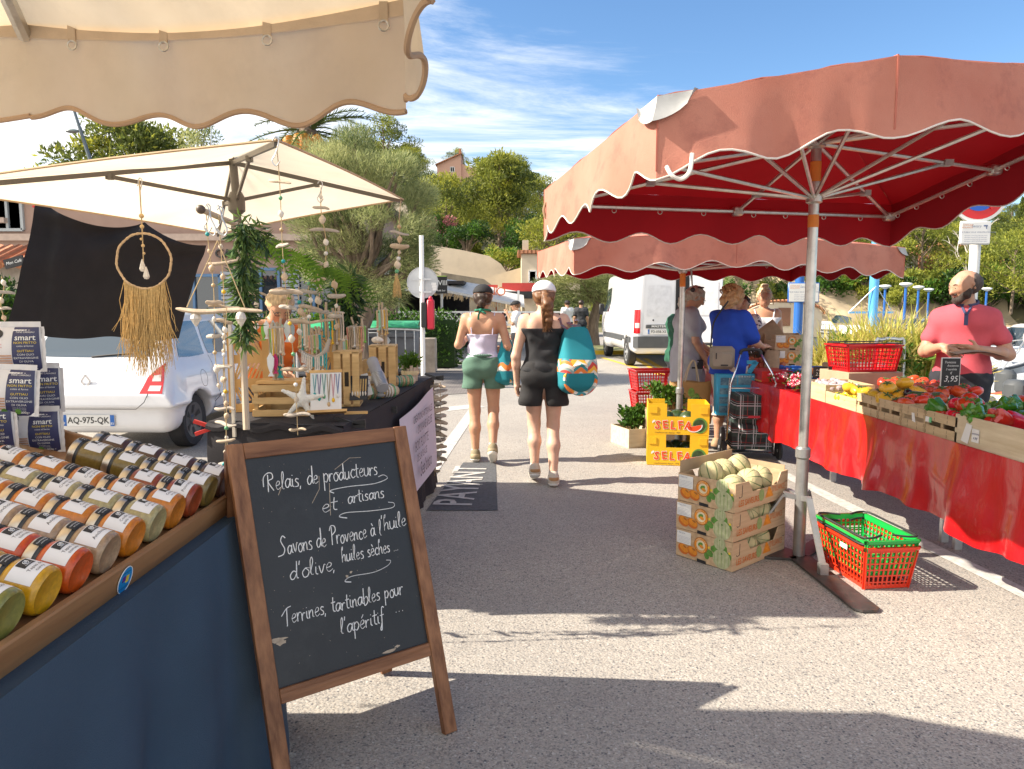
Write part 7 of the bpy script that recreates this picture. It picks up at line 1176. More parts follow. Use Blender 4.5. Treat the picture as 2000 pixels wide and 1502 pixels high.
y0 = float(project(car_f, [(0, -.3, .36)], (0, 1, 0))[0][1]); plate(cr, (0, y0 - .008, .365), .52, .11, 'AQ-975-QK', '83'); y0 = float(project(car_f, [(0, -.3, .74)], (0, 1, 0))[0][1]); b = MB(M_chr)
for q in ((-.045, 0, 0), (.045, 0, 0)): b.bar((q[0], 0, 0), (0, 0, .062), .017, .012, up=(0, 1, 0)); b.bar((q[0], 0, 0), (0, 0, -.062), .017, .012, up=(0, 1, 0))
o = b.build('badge', cr); o.location = (0, y0 - .006, .755)
b = MB(M_seam); b.tube([tuple(k) for k in project(car_f, [(1.2, .72 + .075 * math.cos(a), .72 + .09 * math.sin(a)) for a in [6.2832 * i / 16 for i in range(17)]], (-1, 0, 0), -.001)], .003, 4); b.build('fuel_flap', cr)
def van_f(x, y, z):
 k = .07 * np.maximum(0, z - 1.0); b = rbox(np.abs(x) + k, y, z, (0, 2.35, 1.38), (1.03, 2.35, 1.03), .16); fr = rbox(x, y, z, (0, 4.7, .85), (.98, .85, .48), .2); d = smn(b, fr, .5)
 for yy in (.95, 4.6): d = np.where(np.abs(x) > .7, np.maximum(d, -(np.sqrt((y - yy) ** 2 + (z - .35) ** 2) - .42)), d)
 return np.maximum(d, .32 - z)
vn = thing('white_van', 'white delivery van with one rear door open beside the red parasol', 'van', (3.95, 17.35, 0), R(1)); S = SDF((-1.2, -.1, .25), (1.2, 5.8, 2.6), .035); S.fn(lambda F, x, y, z: van_f(x, y, z)); S.build('body', M_car, vn)
b = patch(van_f, ((-.80, -.3, .80), (-.06, -.3, .80), (-.06, -.3, 2.22), (-.74, -.3, 2.22)), (0, 1, 0), M_car, 8, 10, .014); d_ = b.build('left_door', vn); b = patch(van_f, ((-.72, -.3, 1.25), (-.12, -.3, 1.25), (-.12, -.3, 2.0), (-.68, -.3, 2.0)), (0, 1, 0), mat('white_door_panel', (.62, .63, .66), .35, coat=.5), 6, 6, .022, .05); b.build('door_panel', d_); patch(van_f, ((-.02, -.3, .62), (.30, -.3, .62), (.30, -.3, 2.26), (-.02, -.3, 2.26)), (0, 1, 0), mat('van_inside_shade', (.02, .02, .022), .9), 4, 8, .012).build('load_opening_shade', vn)  # near-black patch on the closed shell paints the shade inside the rear doors
b = MB(M_car); b.box((.30, -.03, 0), (.74, .05, 1.70), bev=.02); b.use(_M['white_door_panel']); b.box((.30, -.06, .2), (.55, .014, .8), bev=.005); o = b.build('open_door', vn); o.location = (.38, -.10, 1.48); o.rotation_euler = (0, 0, R(-14))
b = patch(van_f, ((-1.02, -.3, .50), (1.02, -.3, .50), (1.02, -.3, .78), (-1.02, -.3, .78)), (0, 1, 0), M_plast, 20, 5, .05); b.box((0, .02, .6), (1.9, .12, .2), bev=.03); b.build('bumper', vn)
for s in (-1, 1): l = patch(van_f, ((s * 1.01, -.3, .85), (s * .86, -.3, .85), (s * .86, -.3, 1.42), (s * .99, -.3, 1.42)), (0, 1, 0), M_rlamp, 4, 8, .012).build('tail_light', vn); patch(van_f, ((s * .98, -.3, .98), (s * .88, -.3, .98), (s * .88, -.3, 1.1), (s * .98, -.3, 1.1)), (0, 1, 0), M_wlamp, 3, 3, .016).build('lens', l)
for s in (-1, 1):
 for y in (.95, 4.6): wheel(vn, s * .92, y, .345, .22, s, (.35, .36, .37), 8)
 patch(van_f, ((s * 1.6, 3.75, 1.35), (s * 1.6, 4.75, 1.35), (s * 1.6, 4.45, 2.0), (s * 1.6, 3.75, 2.05)), (-s, 0, 0), M_carg, 8, 6, .006).build('side_window', vn); patch(van_f, ((s * 1.6, .3, .62), (s * 1.6, 4.1, .62), (s * 1.6, 4.1, .76), (s * 1.6, .3, .76)), (-s, 0, 0), M_plast, 12, 3, .02).build('side_moulding', vn)
 b = MB(M_black); b.box((s * 1.12, 4.75, 1.42), (.16, .1, .34), bev=.03); b.bar((s * .95, 4.75, 1.3), (s * 1.1, 4.75, 1.3), .04); b.build('mirror', vn)
b = MB(M_plast); b.box((-.42, -.028, 1.02), (.62, .03, .09), bev=.01); b.use(M_white); b.text('MASTER', frame((-.42, -.0455, 1.02), (1, 0, 0), (0, 0, 1)), .075, 1.3, bold=.01); b.build('handle_strip', vn); plate(vn, (-.42, -.03, .89), .52, .11, 'FD-058-XS', '83'); b = MB(M_black); b.ball((-.55, -.02, 1.17), .022, 8); b.build('lock', vn)
M_gel = mat('white_gelcoat', (.74, .75, .76), .3, var=.03, coat=.4); M_bnav = mat('navy_stripe', (.03, .06, .16), .4); M_canv = mat('grey_boat_canvas', (.38, .36, .34), .85, var=.1, bump=.3, bscale=30)
def boat(label, loc, rz, Lh=5.2, cabin=True, inner=None, canvas=False, seed=0):
 t = thing('motor_boat', label, 'boat', loc, rz); B = Lh * .19
 def hull(u, v):   # u along the boat (0 stern), v 0 keel .. 1 sheer
  w = B * (1 - max(0, (u - .42) / .58) ** 2.3) * (.25 + .75 * v ** .55) + .015; return (u * Lh + .25 * v * max(0, u - .6), w, -.25 * (1 - .5 * u * u) + (.75 + .28 * u * u) * v)
 b = MB(M_gel)
 for s in (-1, 1): b.grid(lambda u, v: (hull(u, v)[0], s * hull(u, v)[1], hull(u, v)[2]), 20, 8)
 b.poly([(hull(0, v / 6)[0], hull(0, v / 6)[1], hull(0, v / 6)[2]) for v in range(7)] + [(0, -hull(0, v / 6)[1], hull(0, v / 6)[2]) for v in range(6, -1, -1)]); b.build('hull', t); b = MB(inner or M_gel); b.grid(lambda u, v: (hull(u, 1)[0], hull(u, 1)[1] * (2 * v - 1), hull(u, 1)[2] - (.35 if .12 < u < .55 and .12 < v < .88 else .02) + (0 if inner is None else .02)), 30, 12); b.build('deck', t)
 b = MB(M_bnav if seed % 2 else M_plast)
 for s in (-1, 1): b.tube([(hull(i / 16, .93)[0], s * (hull(i / 16, .93)[1] + .012), hull(i / 16, .93)[2]) for i in range(17)], .03, 6)
 b.build('rubbing_strake', t); z0 = .55
 if cabin:
  b = MB(M_gel); b.box((Lh * .60, 0, z0 + .28), (Lh * .30, B * 1.35, .55), taper=.72, bev=.06); b.build('cabin', t); b = MB(M_carg); b.raw([(Lh * .47, -B * .6, z0 + .45), (Lh * .47, B * .6, z0 + .45), (Lh * .42, B * .55, z0 + .95), (Lh * .42, -B * .55, z0 + .95)], [(0, 1, 2, 3)]);
  for s in (-1, 1): b.raw([(Lh * .47, s * B * .6, z0 + .45), (Lh * .34, s * B * .74, z0 + .42), (Lh * .34, s * B * .66, z0 + .8), (Lh * .42, s * B * .55, z0 + .95)], [(0, 1, 2, 3)])
  b.build('windscreen', t)
 b = MB(M_steel)
 for s in (-1, 1):
  pts = [Vector((hull(u, 1)[0], s * hull(u, 1)[1] * .93, hull(u, 1)[2] + .36)) for u in (.62, .75, .86, .95, 1.0)]; b.tube(crom(pts, 4), .014, 6)
  for p in pts[:-1]: b.tube([p, p - Vector((0, 0, .36))], .011, 5)
 b.build('rail', t); b = MB(M_plast); b.box((-.12, 0, .55), (.3, .34, .5), bev=.08); b.box((-.15, 0, .1), (.14, .12, .8)); b.build('outboard', t)
 if canvas:
  b = MB(M_canv); b.tube([(Lh * .34 + .1 * math.sin(i), -B * .8 + B * 1.6 * i / 8, 1.35 + .03 * math.sin(i * 2)) for i in range(9)], .17, 12); b.build('canvas_roll', t); b = MB(M_steel)
  for s in (-1, 1): b.tube([(Lh * .2, s * B * .85, .6), (Lh * .34, s * B * .82, 1.3)], .016, 6); b.tube([(Lh * .5, s * B * .85, .6), (Lh * .34, s * B * .82, 1.3)], .016, 6)
  b.build('canvas_frame', t)
 return t
WZ = -.75; M_orng = mat('orange_boat_inside', (.62, .11, .02), .5, var=.15)
boat('small white boat with an orange inside at the right edge by the quay', (8.35, 11.7, WZ + .25), R(20), 3.4, False, M_orng, seed=0)
boat('white motor boat with a rolled grey canvas behind the man in pink', (9.9, 14.2, WZ + .2), R(24), 5.4, True, None, True, 1)
bl = ['white boat nearest the dark blue post', 'white boat between the blue posts with a raised windscreen', 'white cabin boat behind the reed clump', 'white boat left of the white sign post', 'white boat behind the sign post', 'white boat farthest right along the pontoon', 'white boat in the second row of the marina by the crane', 'white boat in the second row behind the reeds', 'white boat in the second row at the right', 'white boat in the far row near the hut', 'white boat in the far row in the middle', 'white boat in the far row at the right', 'white boat at the far pontoon by the lamps', 'white boat at the last berth by the cliff']
for k, (x, y, a, L_) in enumerate(((7.9, 16.4, 12, 5.0), (9.2, 19.0, 8, 5.6), (11.0, 17.4, 18, 5.2), (12.8, 19.4, 15, 5.8), (15.4, 21.2, 20, 5.4), (18.0, 23.0, 160, 6.0), (11.0, 22.6, 5, 6.0), (14.5, 25.5, 10, 6.2), (19.5, 27.5, 14, 6.0), (16.0, 33.0, 4, 6.6), (21.5, 36.0, 175, 6.8), (27.5, 38.0, 8, 6.8), (24.0, 46.0, 170, 7.0), (33.0, 50.0, 10, 7.4))):
 boat(bl[k], (x, y, WZ + .22), R(a), L_, k % 5 != 3, None, k in (3, 8), k)
m = MB(wood('pontoon_planks', (.30, .26, .21), (.42, .37, .30), .85, (2, 30, 30)));
for (a, b_) in (((6.6, 19.6), (16, 24.0)), ((9.8, 28.0), (24, 31.0)), ((14, 39.5), (36, 43.0))): m.bar((a[0], a[1], -.35), (b_[0], b_[1], -.35), 1.1, .12)
for i in range(9): m.tube([(7.5 + 2.0 * i, 20.6 + .9 * i, -1.3), (7.5 + 2.0 * i, 20.6 + .9 * i, .5)], .09, 8)
struct(m, 'path')
t = thing('tubular_frame', 'steel tube frame and green bench beside the quay near the reeds', 'frame', (5.15, 9.6, 0)); m = MB(M_steel); m.tube(crom([(-.28, 0, 0), (-.28, 0, .95), (-.2, 0, 1.05), (.02, 0, 1.05), (.1, 0, .95), (.1, 0, 0)], 4), .025, 8); m.build('tube', t); m = MB(mat('green_plank', (.03, .14, .07), .6)); m.box((-.55, .1, .62), (.9, .25, .04)); m.build('plank', t); m = MB(M_white); m.bar((-1.0, .1, 0), (-.6, .1, .6), .03); m.bar((-.2, .1, 0), (-.5, .1, .6), .03); m.build('strut', t)
# ================================================================== craft stall
CZ = .92; M_blk2 = mat('black_tablecloth', (.018, .016, .020), .85, var=.15, bump=.3, bscale=240); Cc, Dd = Vector((-.80, 3.36, CZ)), Vector((-.64, 5.85, CZ))
t = thing('craft_table', 'black clothed corner table carrying driftwood crafts', 'table', (-1.2, 4.4, 0)); m = MB(M_blk2); Lf = Vector((-1.5, 3.5, CZ)); top = [Cc, Dd, Dd + Vector((-.7, .05, 0)), Lf + Vector((.1, 2.2, 0)), Lf]; m.poly(top)
def skirt(a, b, z1, amp, seed, lean=.03):
 d = (b - a); l = d.length; d = d.normalized(); n = Vector((d.y, -d.x, 0))
 m.grid(lambda u, v: a.lerp(b, u) + Vector((0, 0, -(CZ - z1) * v)) + n * ((amp * math.sin(u * l * 14 + seed) + amp * .6 * math.sin(u * l * 31 + seed * 2)) * v + lean * v + .012 * math.sin(v * 9 + u * 4)), 50, 10)
skirt(Lf, Cc, .12, .016, 1); skirt(Cc, Dd, .03, .014, 2)
d_ = Dd + Vector((-.7, .05, 0)); skirt(Dd, d_, .05, .01, 3)
m.tube([Lf.lerp(Cc, i / 20) + Vector((.0, -.012, -.02 - .012 * math.sin(i))) for i in range(21)], .02, 6); m.build('tablecloth', t, world=True)
for p in ((-.78, 3.5), (-.72, 5.7), (-1.44, 3.6), (-1.3, 5.75)): m = MB(M_black); m.bar((p[0] - .04, p[1], 0), (p[0] - .04, p[1], CZ - .01), .03); m.build('leg', t, world=True)
def clamp(label, px, py, Y, col):
 p = P(px, py, Y); t = thing('spring_clamp', label, 'clamp', p); m = MB(mat('clamp_%d' % int(col[0] * 100), col, .4)); m.bar((0, 0, 0), (-.09, -.02, .035), .018); m.bar((0, 0, 0), (-.085, -.02, -.03), .018); m.build('grips', t); m = MB(M_black); m.bar((0, 0, .005), (.06, 0, .012), .02); m.bar((0, 0, -.005), (.06, 0, -.012), .02); m.build('jaws', t)
clamp('red handled spring clamp at the left corner of the black cloth', 418, 835, 3.5, (.62, .05, .04)); clamp('black spring clamp on the near edge of the black cloth', 690, 828, 3.5, (.02, .02, .02)); clamp('black spring clamp above the white banner', 756, 800, 4.3, (.03, .03, .035)); clamp('black spring clamp at the far corner of the black cloth', 852, 738, 5.8, (.022, .02, .02))
t = thing('banner', 'white hand lettered banner hung on the side of the craft table', 'banner', (-.68, 5.0, .6)); m = MB(mat('banner_cloth', (.66, .60, .66), .8, var=.04)); xb = lambda y: -.80 + (y - 3.36) * .0643 + .052
m.grid(lambda u, v: (xb(4.32 + 1.25 * u) + .012 * math.sin(5 * u + 3 * v), 4.32 + 1.25 * u, (.80 + .06 * u) - .62 * v), 20, 10); m.use(mat('banner_ink', (.07, .05, .08), .7))
for s, v, q, u in (('CRÉATIONS ARTISANALES', .16, .072, .55), ('SYLVIANE & ELISE', .30, .085, .6), ('BOIS FLOTTÉ', .46, .10, .5), ('DE LA PLAGE', .60, .075, .5), ('Sea’coco', .78, .15, .62)): m.text(s, None, q, .82, mp=lambda p, u=u, v=v: Vector((xb(4.32 + 1.25 * u + p.x) + .018, 4.32 + 1.25 * u + p.x, .80 + .06 * u - .62 * v + p.y)))
m.build('cloth', t, world=True, smooth=False)
M_drift = wood('driftwood', (.40, .30, .20), (.58, .47, .35), .85, (14, 14, 3), .5); M_driftg = wood('driftwood_grey', (.36, .31, .26), (.52, .46, .39), .85, (14, 14, 3), .5); M_shell = mat('shell_white', (.72, .66, .58), .5, var=.15, scale=40); M_shell2 = mat('shell_tan', (.55, .40, .26), .5, var=.2, scale=40); M_shell3 = mat('shell_buff', (.62, .52, .40), .5, var=.2, scale=40); M_cord = mat('jute_cord', (.50, .37, .20), .9, var=.2, scale=60); M_raff = mat('raffia', (.62, .42, .17), .7, var=.25, scale=90, trans=.15); M_bead = [mat('bead_' + n, c, .3) for n, c in (('turquoise', (.01, .30, .30)), ('yellow', (.75, .45, .02)), ('white', (.72, .7, .66)), ('green', (.12, .38, .18)), ('natural', (.55, .38, .2)))]
def driftpiece(m, c, d, l, r, rr_):
 d = Vector(d).normalized(); s = d.orthogonal().normalized(); m.tube(crom([c - d * l / 2, c - d * l * .2 + s * l * rr_.uniform(-.08, .08), c + d * l * .2 + s * l * rr_.uniform(-.08, .08), c + d * l / 2], 4), [r * k for k in (.35, .75, .9, 1, 1.05, 1, .95, 1.0, .95, .9, .8, .65, .4)], 8, True, rr_.uniform(.6, 1))
def mobile(label, px, y0, y1, Y, seed, tassel=False, wide=.12, n=7, hook=True, sway=3, kinds='dsbds'):
 r_ = random.Random(seed); a, b = P(px, y0, Y), P(px + sway, y1, Y); t = thing('driftwood_mobile', label, 'mobile', a); pt = lambda u: (b - a) * u + Vector((.006 * math.sin(u * 9 + seed), 0, 0)); sc = Y / 3.4
 m = MB(M_cord); m.tube([pt(i / 16) for i in range(17)], .0022 * sc, 5); m.build('cord', t)
 if hook: m = MB(M_steel); m.tube(crom([(-.012, 0, .02), (0, 0, .035), (.014, 0, .02), (0, 0, -.03), (-.016, 0, -.06), (0, 0, -.08), (.016, 0, -.06)], 4), .0028, 5); m.build('hook', t)
 for i in range(n):
  u = .12 + .86 * i / max(1, n - 1) if not tassel else .3 + .52 * i / max(1, n - 1); c = pt(u); k = kinds[i % len(kinds)]; a_ = r_.uniform(-.35, .35)
  if k == 'd': m = MB(r_.choice((M_drift, M_driftg))); driftpiece(m, c, (math.cos(a_), r_.uniform(-.5, .5), math.sin(a_) * .6), wide * sc * r_.uniform(.6, 1.2), .011 * sc * r_.uniform(.7, 1.2), r_); m.build('driftwood', t)
  elif k == 's':
   m = MB(r_.choice((M_shell, M_shell2, M_shell3))); w = .0145 * sc * r_.uniform(.6, 1.25); m.lathe([(0, -w * 1.2), (w * .5, -w * .9), (w, 0), (w * .75, w * .6), (w * .3, w * 1.1), (0, w * 1.3)], 10, Matrix.Translation(c) @ Matrix.Rotation(r_.uniform(-.5, .5), 4, 'Y') @ Matrix.Scale(.55, 4, (0, 1, 0))); m.build('shell', t)
  else: m = MB(r_.choice(M_bead)); m.ball(c, .010 * sc, 10); m.build('bead', t)
 if tassel: tass(t, pt(.86), .10 * sc, .018 * sc, 60, r_)
 return t
def tass(t, c, l, w, n, r_):
 m = MB(M_raff)
 for i in range(n): a = r_.uniform(0, 6.28); e = c + Vector((w * math.cos(a) * r_.uniform(.3, 1.3), w * math.sin(a), -l * r_.uniform(.8, 1.1))); m.tube([c + Vector((.004 * math.cos(a), .004 * math.sin(a), 0)), c.lerp(e, .5) + Vector((w * .3 * math.cos(a), w * .3 * math.sin(a), 0)), e], .0016, 3, False)
 m.build('tassel', t); m = MB(M_cord); m.ball(c, .011, 8); m.build('knot', t)
mobile('longest driftwood and shell mobile hung from the parasol strut', 538, 285, 850, 3.04, 1, n=17, wide=.13, sway=45, kinds='dbsbdbsd')
mobile('shell and driftwood mobile on the right parasol strut', 625, 366, 520, 4.0, 2, n=7, sway=14, kinds='sdsdsb')
mobile('mobile with raffia tassel under the right corner of the parasol', 783, 392, 560, 4.9, 3, True, .14, 8, False, -8, 'bdsdsbsb')
mobile('left shell string with yellow beads beside the white stick', 405, 415, 760, 3.02, 4, n=10, sway=22, kinds='bssbdsd', wide=.10); mobile('driftwood string hanging in front of the black cloth corner', 430, 420, 920, 3.05, 5, n=16, sway=14, kinds='sdsbdds', wide=.13); mobile('shell string ending in a yellow bead beside the black table leg', 441, 600, 960, 2.98, 15, n=14, sway=-2, kinds='ssbdsb', wide=.08, hook=False)
mobile('thin turquoise mobile at the left edge above the bread bags', 4, 540, 640, 2.45, 6, n=6, sway=2, kinds='sdsdsb', hook=False, wide=.09)
for k, (px, y0, y1, Y, lab, kd) in enumerate(((500, 540, 640, 3.6, 'mobile with white shells left of the wooden ears', 'sdsb'), (604, 545, 620, 3.9, 'wooden fish leaf mobile under the fern garland', 'bdsd'), (584, 560, 650, 3.8, 'small shell mobile above the crate of fish hangers', 'sbsd'), (655, 545, 640, 4.1, 'mobile with orange discs beside the right garland', 'sdsd'), (622, 535, 630, 4.0, 'mobile with long wooden petals under the ferns', 'dssd'))): mobile(lab, px, y0, y1, Y, 20 + k, n=5, sway=2, kinds=kd, hook=False, wide=.11)
t = thing('driftwood_bar', 'horizontal driftwood bar on two cords with a hanging white shell', 'hanger', P(425, 470, 3.0)); o = rootloc(t); m = MB(M_drift); r_ = random.Random(3); driftpiece(m, P(428, 605, 3.0), (1, 0, -.03), .36, .012, r_); m.build('driftwood', t, world=True); m = MB(M_cord); m.tube([P(425, 470, 3.0), P(365, 600, 3.0)], .0025, 5); m.build('cord', t, world=True); m = MB(M_cord); m.tube([P(425, 470, 3.0), P(478, 600, 3.0)], .0025, 5); m.build('cord', t, world=True)
for px, h in ((382, 30), (470, 36)): m = MB(M_shell); c = P(px, 612, 3.0); w = .024; m.lathe([(0, -w * 2.4), (w * .4, -w * 1.9), (w, -w * .9), (w * .7, 0), (.004, w * .4)], 8, Matrix.Translation(c)); m.build('cone_shell', t, world=True)
c = P(281, 510, 3.85); t = thing('dreamcatcher', 'rope hoop dreamcatcher with a long raffia fringe before the black cloth', 'dreamcatcher', c); m = MB(mat('rope_hoop', (.58, .41, .24), .85, var=.2, scale=60, bump=.5, bscale=120)); R0 = .145; m.tube([(R0 * math.cos(a), .004 * math.sin(9 * a), R0 * math.sin(a)) for a in [6.2832 * i / 72 for i in range(73)]], [.0062 + .0012 * math.sin(i * 2.6) for i in range(73)], 8, False); m.build('hoop', t)
rf = random.Random(9); m = MB(M_raff)
for i in range(330):
 a = math.radians(rf.uniform(222, 318)); p = Vector((R0 * math.cos(a), rf.uniform(-.006, .006), R0 * math.sin(a))); l = rf.uniform(.28, .50) - .2 * abs(p.x) ; dx = p.x * .25 + rf.gauss(0, .022); m.tube([p, p + Vector((dx * .35 + rf.gauss(0, .006), rf.gauss(0, .01), -l * .4)), p + Vector((dx * .7 + rf.gauss(0, .008), rf.gauss(0, .014), -l * .72)), p + Vector((dx + rf.gauss(0, .015), rf.gauss(0, .016), -l))], [.0022, .002, .0017, .001], 3, False)
m.build('fringe', t); m = MB(M_cord); up = P(272, 352, 3.85) - c; m.tube([Vector((0, 0, R0)), Vector((0, 0, .24)), up], .0035, 5); m.tube([Vector((0, 0, R0)), (0.002, -.006, .05), (.0, -.008, -.04)], .003, 5); m.build('cord', t)
for q, r0 in (((0, 0, .235), .013), ((0, 0, .18), .011), ((.002, -.004, .08), .009), ((-.006, -.004, .115), .007), ((.006, -.006, .04), .007)): m = MB(mat('wood_bead', (.68, .47, .22), .45)); m.ball(q, r0, 10); m.build('bead', t)
for q in ((-.004, -.008, -.02), (.014, -.008, -.06)): m = MB(M_shell); m.lathe([(.003, .03), (.012, .0), (.017, -.022), (.010, -.034), (0, -.036)], 7, Matrix.Translation(q)); m.build('cone_shell', t)
m = MB(M_steel); m.tube(crom([up + Vector((-.01, 0, -.03)), up + Vector((.0, 0, .01)), up + Vector((.014, 0, .0)), up + Vector((.004, 0, -.05))], 4), .003, 5); m.build('hook', t)
a, b = P(392, 409, 2.98), P(705, 556, 4.75); t = thing('rail', 'pale wooden rail with dark end knob carrying garlands and hooks', 'rail', a); m = MB(mat('peeled_branch', (.58, .46, .33), .7, var=.15, scale=10, bump=.3, bscale=30)); pa = crom([a, a.lerp(b, .3) + Vector((0, 0, .012)), a.lerp(b, .65) + Vector((0, 0, .01)), b], 5); m.tube(pa, .0125, 9); m.build('branch', t, world=True); m = MB(mat('dark_knob', (.10, .07, .05), .5)); m.ball(a, (.019, .019, .019), 12); m.build('knob', t, world=True); m = MB(mat('peeled_branch2', (.55, .45, .34), .7)); q = a.lerp(b, .16); m.tube([(q.x, q.y, CZ), q], .016, 8); m.build('post', t, world=True); q = a.lerp(b, .9); m = MB(_M['peeled_branch2']); m.tube([(q.x, q.y, CZ), q], .014, 8); m.build('post', t, world=True)
for px in (408, 430): m = MB(M_steel); q = P(px - 4, 412, 3.02); m.tube(crom([q + Vector((-.01, 0, .016)), q + Vector((.004, 0, .02)), q + Vector((.016, 0, -.03)), q + Vector((.034, 0, -.075)), q + Vector((.02, 0, -.10)), q + Vector((-.01, 0, -.07))], 4), .003, 5); m.build('s_hook', t, world=True)
M_wil = [leafm('willow_leaf', (.075, .14, .045), .35), leafm('willow_leaf_dark', (.035, .075, .035), .3), leafm('willow_leaf_light', (.12, .19, .05), .3)]; M_fern = [leafm('fern_green', (.17, .30, .025), .4), leafm('fern_dark', (.10, .21, .02), .35)]
def garland(label, top, bot, w, n, leaf, seed):
 global rng; old = rng; rng = np.random.default_rng(seed); t = thing('garland', label, 'garland', top); bt = bot - top; cs = [bt * (i / 24) + Vector((.01 * math.sin(i), 0, 0)) for i in range(25)]; m = MB(_M['green_stem']); m.tube(cs, .006, 6); m.build('stem', t); leaves('foliage', cs, np.array([(w * (.7 + .5 * math.sin(math.pi * i / 24)), w * .7, .05) for i in range(25)]), n, leaf, M_wil, t, aspect=.2, drop=.75, outward=.8); rng = old
garland('thick hanging willow leaf garland on the left post', P(470, 440, 3.12), P(480, 655, 3.16), .030, 620, .062, 1); garland('hanging willow leaf garland at the right end of the rail', P(682, 540, 4.55), P(674, 665, 4.55), .06, 620, .085, 2); garland('short leaf spray lying on the rail end', P(475, 440, 3.1), P(520, 470, 3.2), .03, 150, .055, 3)
t = thing('fern_garland', 'bright green fern fronds drooping from the wooden rail', 'garland', a.lerp(b, .5)); m = MB(M_fern[0]); m.use(M_fern[1]); rf = random.Random(6)
for i in range(46):
 u = rf.uniform(.25, .98); p = a.lerp(b, u); m.use(M_fern[0] if rf.random() < .65 else M_fern[1]); d = Vector((rf.uniform(-.9, 1.0), rf.uniform(-.5, .1), rf.uniform(.0, .5))).normalized(); l = rf.uniform(.16, .30); pts = [p + d * l * s * .55 + Vector((0, 0, -l * s * s * .95)) for s in [k / 12 for k in range(13)]]
 for k in range(1, 13):
  tg = (pts[k] - pts[k - 1]).normalized(); sd_ = tg.cross(Vector((0, -1, .3))).normalized(); ll = .045 * math.sin(math.pi * (.12 + .83 * k / 12)); w_ = tg * .006
  for s in (-1, 1): e = pts[k] + (sd_ * s + tg * .35).normalized() * ll + Vector((0, 0, -.006)); m.poly([pts[k] - w_, pts[k] + w_, e])
  m.bar(pts[k - 1], pts[k], .0022)
m.build('fronds', t, world=True, smooth=False)
M_pinew = wood('new_pine', (.60, .33, .11), (.74, .46, .18), .6, (4, 30, 4), .2); M_pinew2 = wood('light_pine_boards', (.58, .36, .14), (.72, .49, .23), .65, (4, 4, 30), .2)
def chevpanel(label, px0, px1, y0, y1, Y, rz):
 p, q = P(px0, y1, Y), P(px1, y0, Y); w, h = q.x - p.x, q.z - CZ; t = thing('chevron_panel', label, 'panel', (p.x, Y, CZ), rz); m = MB(M_pinew);
 for x in (.02, w - .02): m.box((x, 0, h / 2), (.035, .025, h))
 for z in (.02, h * .36, h * .66, h - .03): m.box((w / 2, .002, z), (w - .075, .02, .045))
 m.build('frame', t); m = MB(_M['new_pine'])
 for k, (za, zb) in enumerate(((.06, h * .33), (h * .39, h * .63), (h * .69, h - .06))):
  for i in range(7):
   x = .04 + (w - .08) * i / 6; s = (1 if k % 2 else -1) * .05; x0, x1 = x - s / 2, x + s / 2; m.bar((max(.03, min(w - .03, x0)), .0, za), (max(.03, min(w - .03, x1)), .0, zb), .014, .01)
 m.build('slats', t)
chevpanel('tall chevron slatted panel behind the white stick', 448, 520, 648, 820, 3.8, .35); chevpanel('smaller chevron slatted panel in the middle of the craft table', 598, 655, 645, 740, 4.35, .2)
def slatcrate(label, px0, px1, y0, Y, d, rz=0, lid=False):
 p, q = P(px0, 800, Y), P(px1, y0, Y); w, h = q.x - p.x, q.z - CZ; t = thing('slatted_crate', label, 'crate', (p.x, Y, CZ + .002), rz); m = MB(M_pinew2)
 for z in [h * (.12 + .38 * k) for k in range(3)]:
  for y in (0, d): m.box((w / 2, y, z), (w, .01, h * .2))
  for x in (0, w): m.box((x, d / 2, z), (.01, d - .012, h * .2))
 m.build('slats', t); m = MB(_M['light_pine_boards'])
 for x in (.015, w - .015):
  for y in (.014, d - .014): m.box((x, y, h / 2), (.02, .014, h))
 m.build('posts', t);
 if lid: m = MB(M_pinew); m.box((w * .45, d * .4, h + .008), (w * .8, d * .7, .014)); m.build('board', t)
 return t
slatcrate('slatted wooden crate at the front carrying the fish hangers', 494, 602, 752, 3.62, .26, .08, True); slatcrate('small slatted crate behind the leaning bead roll', 706, 738, 706, 4.6, .2, .1)
def boxcrate(label, px0, px1, y0, Y, d, rz, face_open):
 p, q = P(px0, 780, Y), P(px1, y0, Y); w, h = q.x - p.x, q.z - CZ; t = thing('wooden_box', label, 'box', (p.x, Y, CZ + .002), rz); m = MB(M_pinew2); T = .012
 m.box((w / 2, T / 2, h / 2), (w * .28, T, h)); m.box((w * .14, T / 2, h * .5), (w * .28 - .002, T, h)) ; m.box((w * .86, T / 2, h / 2), (w * .28 - .002, T, h)); m.box((w / 2, d / 2, h - T / 2 + .001), (w, d, T)); m.box((w / 2, d / 2, T / 2), (w, d, T)); m.box((T / 2 + .001, d / 2, h / 2), (T, d - .03, h - 2 * T)); m.box((w / 2, d - T / 2, h / 2), (w, T, h - .026)); m.build('boards', t); m = MB(mat('dark_slot', (.03, .02, .012), .9)); m.box((w / 2, -.001, h * .5), (w * .16, .004, h * .26), bev=.001); m.build('hand_slot', t); return t
boxcrate('upright wooden box with a hand slot and shelf of earrings', 653, 700, 688, 4.0, .2, .12, 1); boxcrate('upright wooden box with hand slot at the back carrying a driftwood stand', 722, 772, 676, 4.9, .24, .1, 1)
def star(label, px, py, Y, r):
 t = thing('starfish', label, 'starfish', P(px, py, Y)); S = SDF((-r * 1.3, -.05, -r * 1.3), (r * 1.3, .05, r * 1.3), r / 26)
 for k in range(5): a = 1.45 + k * 1.2566; S.cap((0, 0, 0), (r * math.cos(a), 0, r * math.sin(a)), r * .2, r * .08, r * .1, (1, 1.5, 1))
 S.fn(lambda F, x, y, z: F + r * .012 * np.sin(x * 300) * np.sin(z * 300)); S.build('body', mat('starfish_white', (.74, .72, .66), .8, var=.1, scale=60, bump=.4, bscale=200), t)
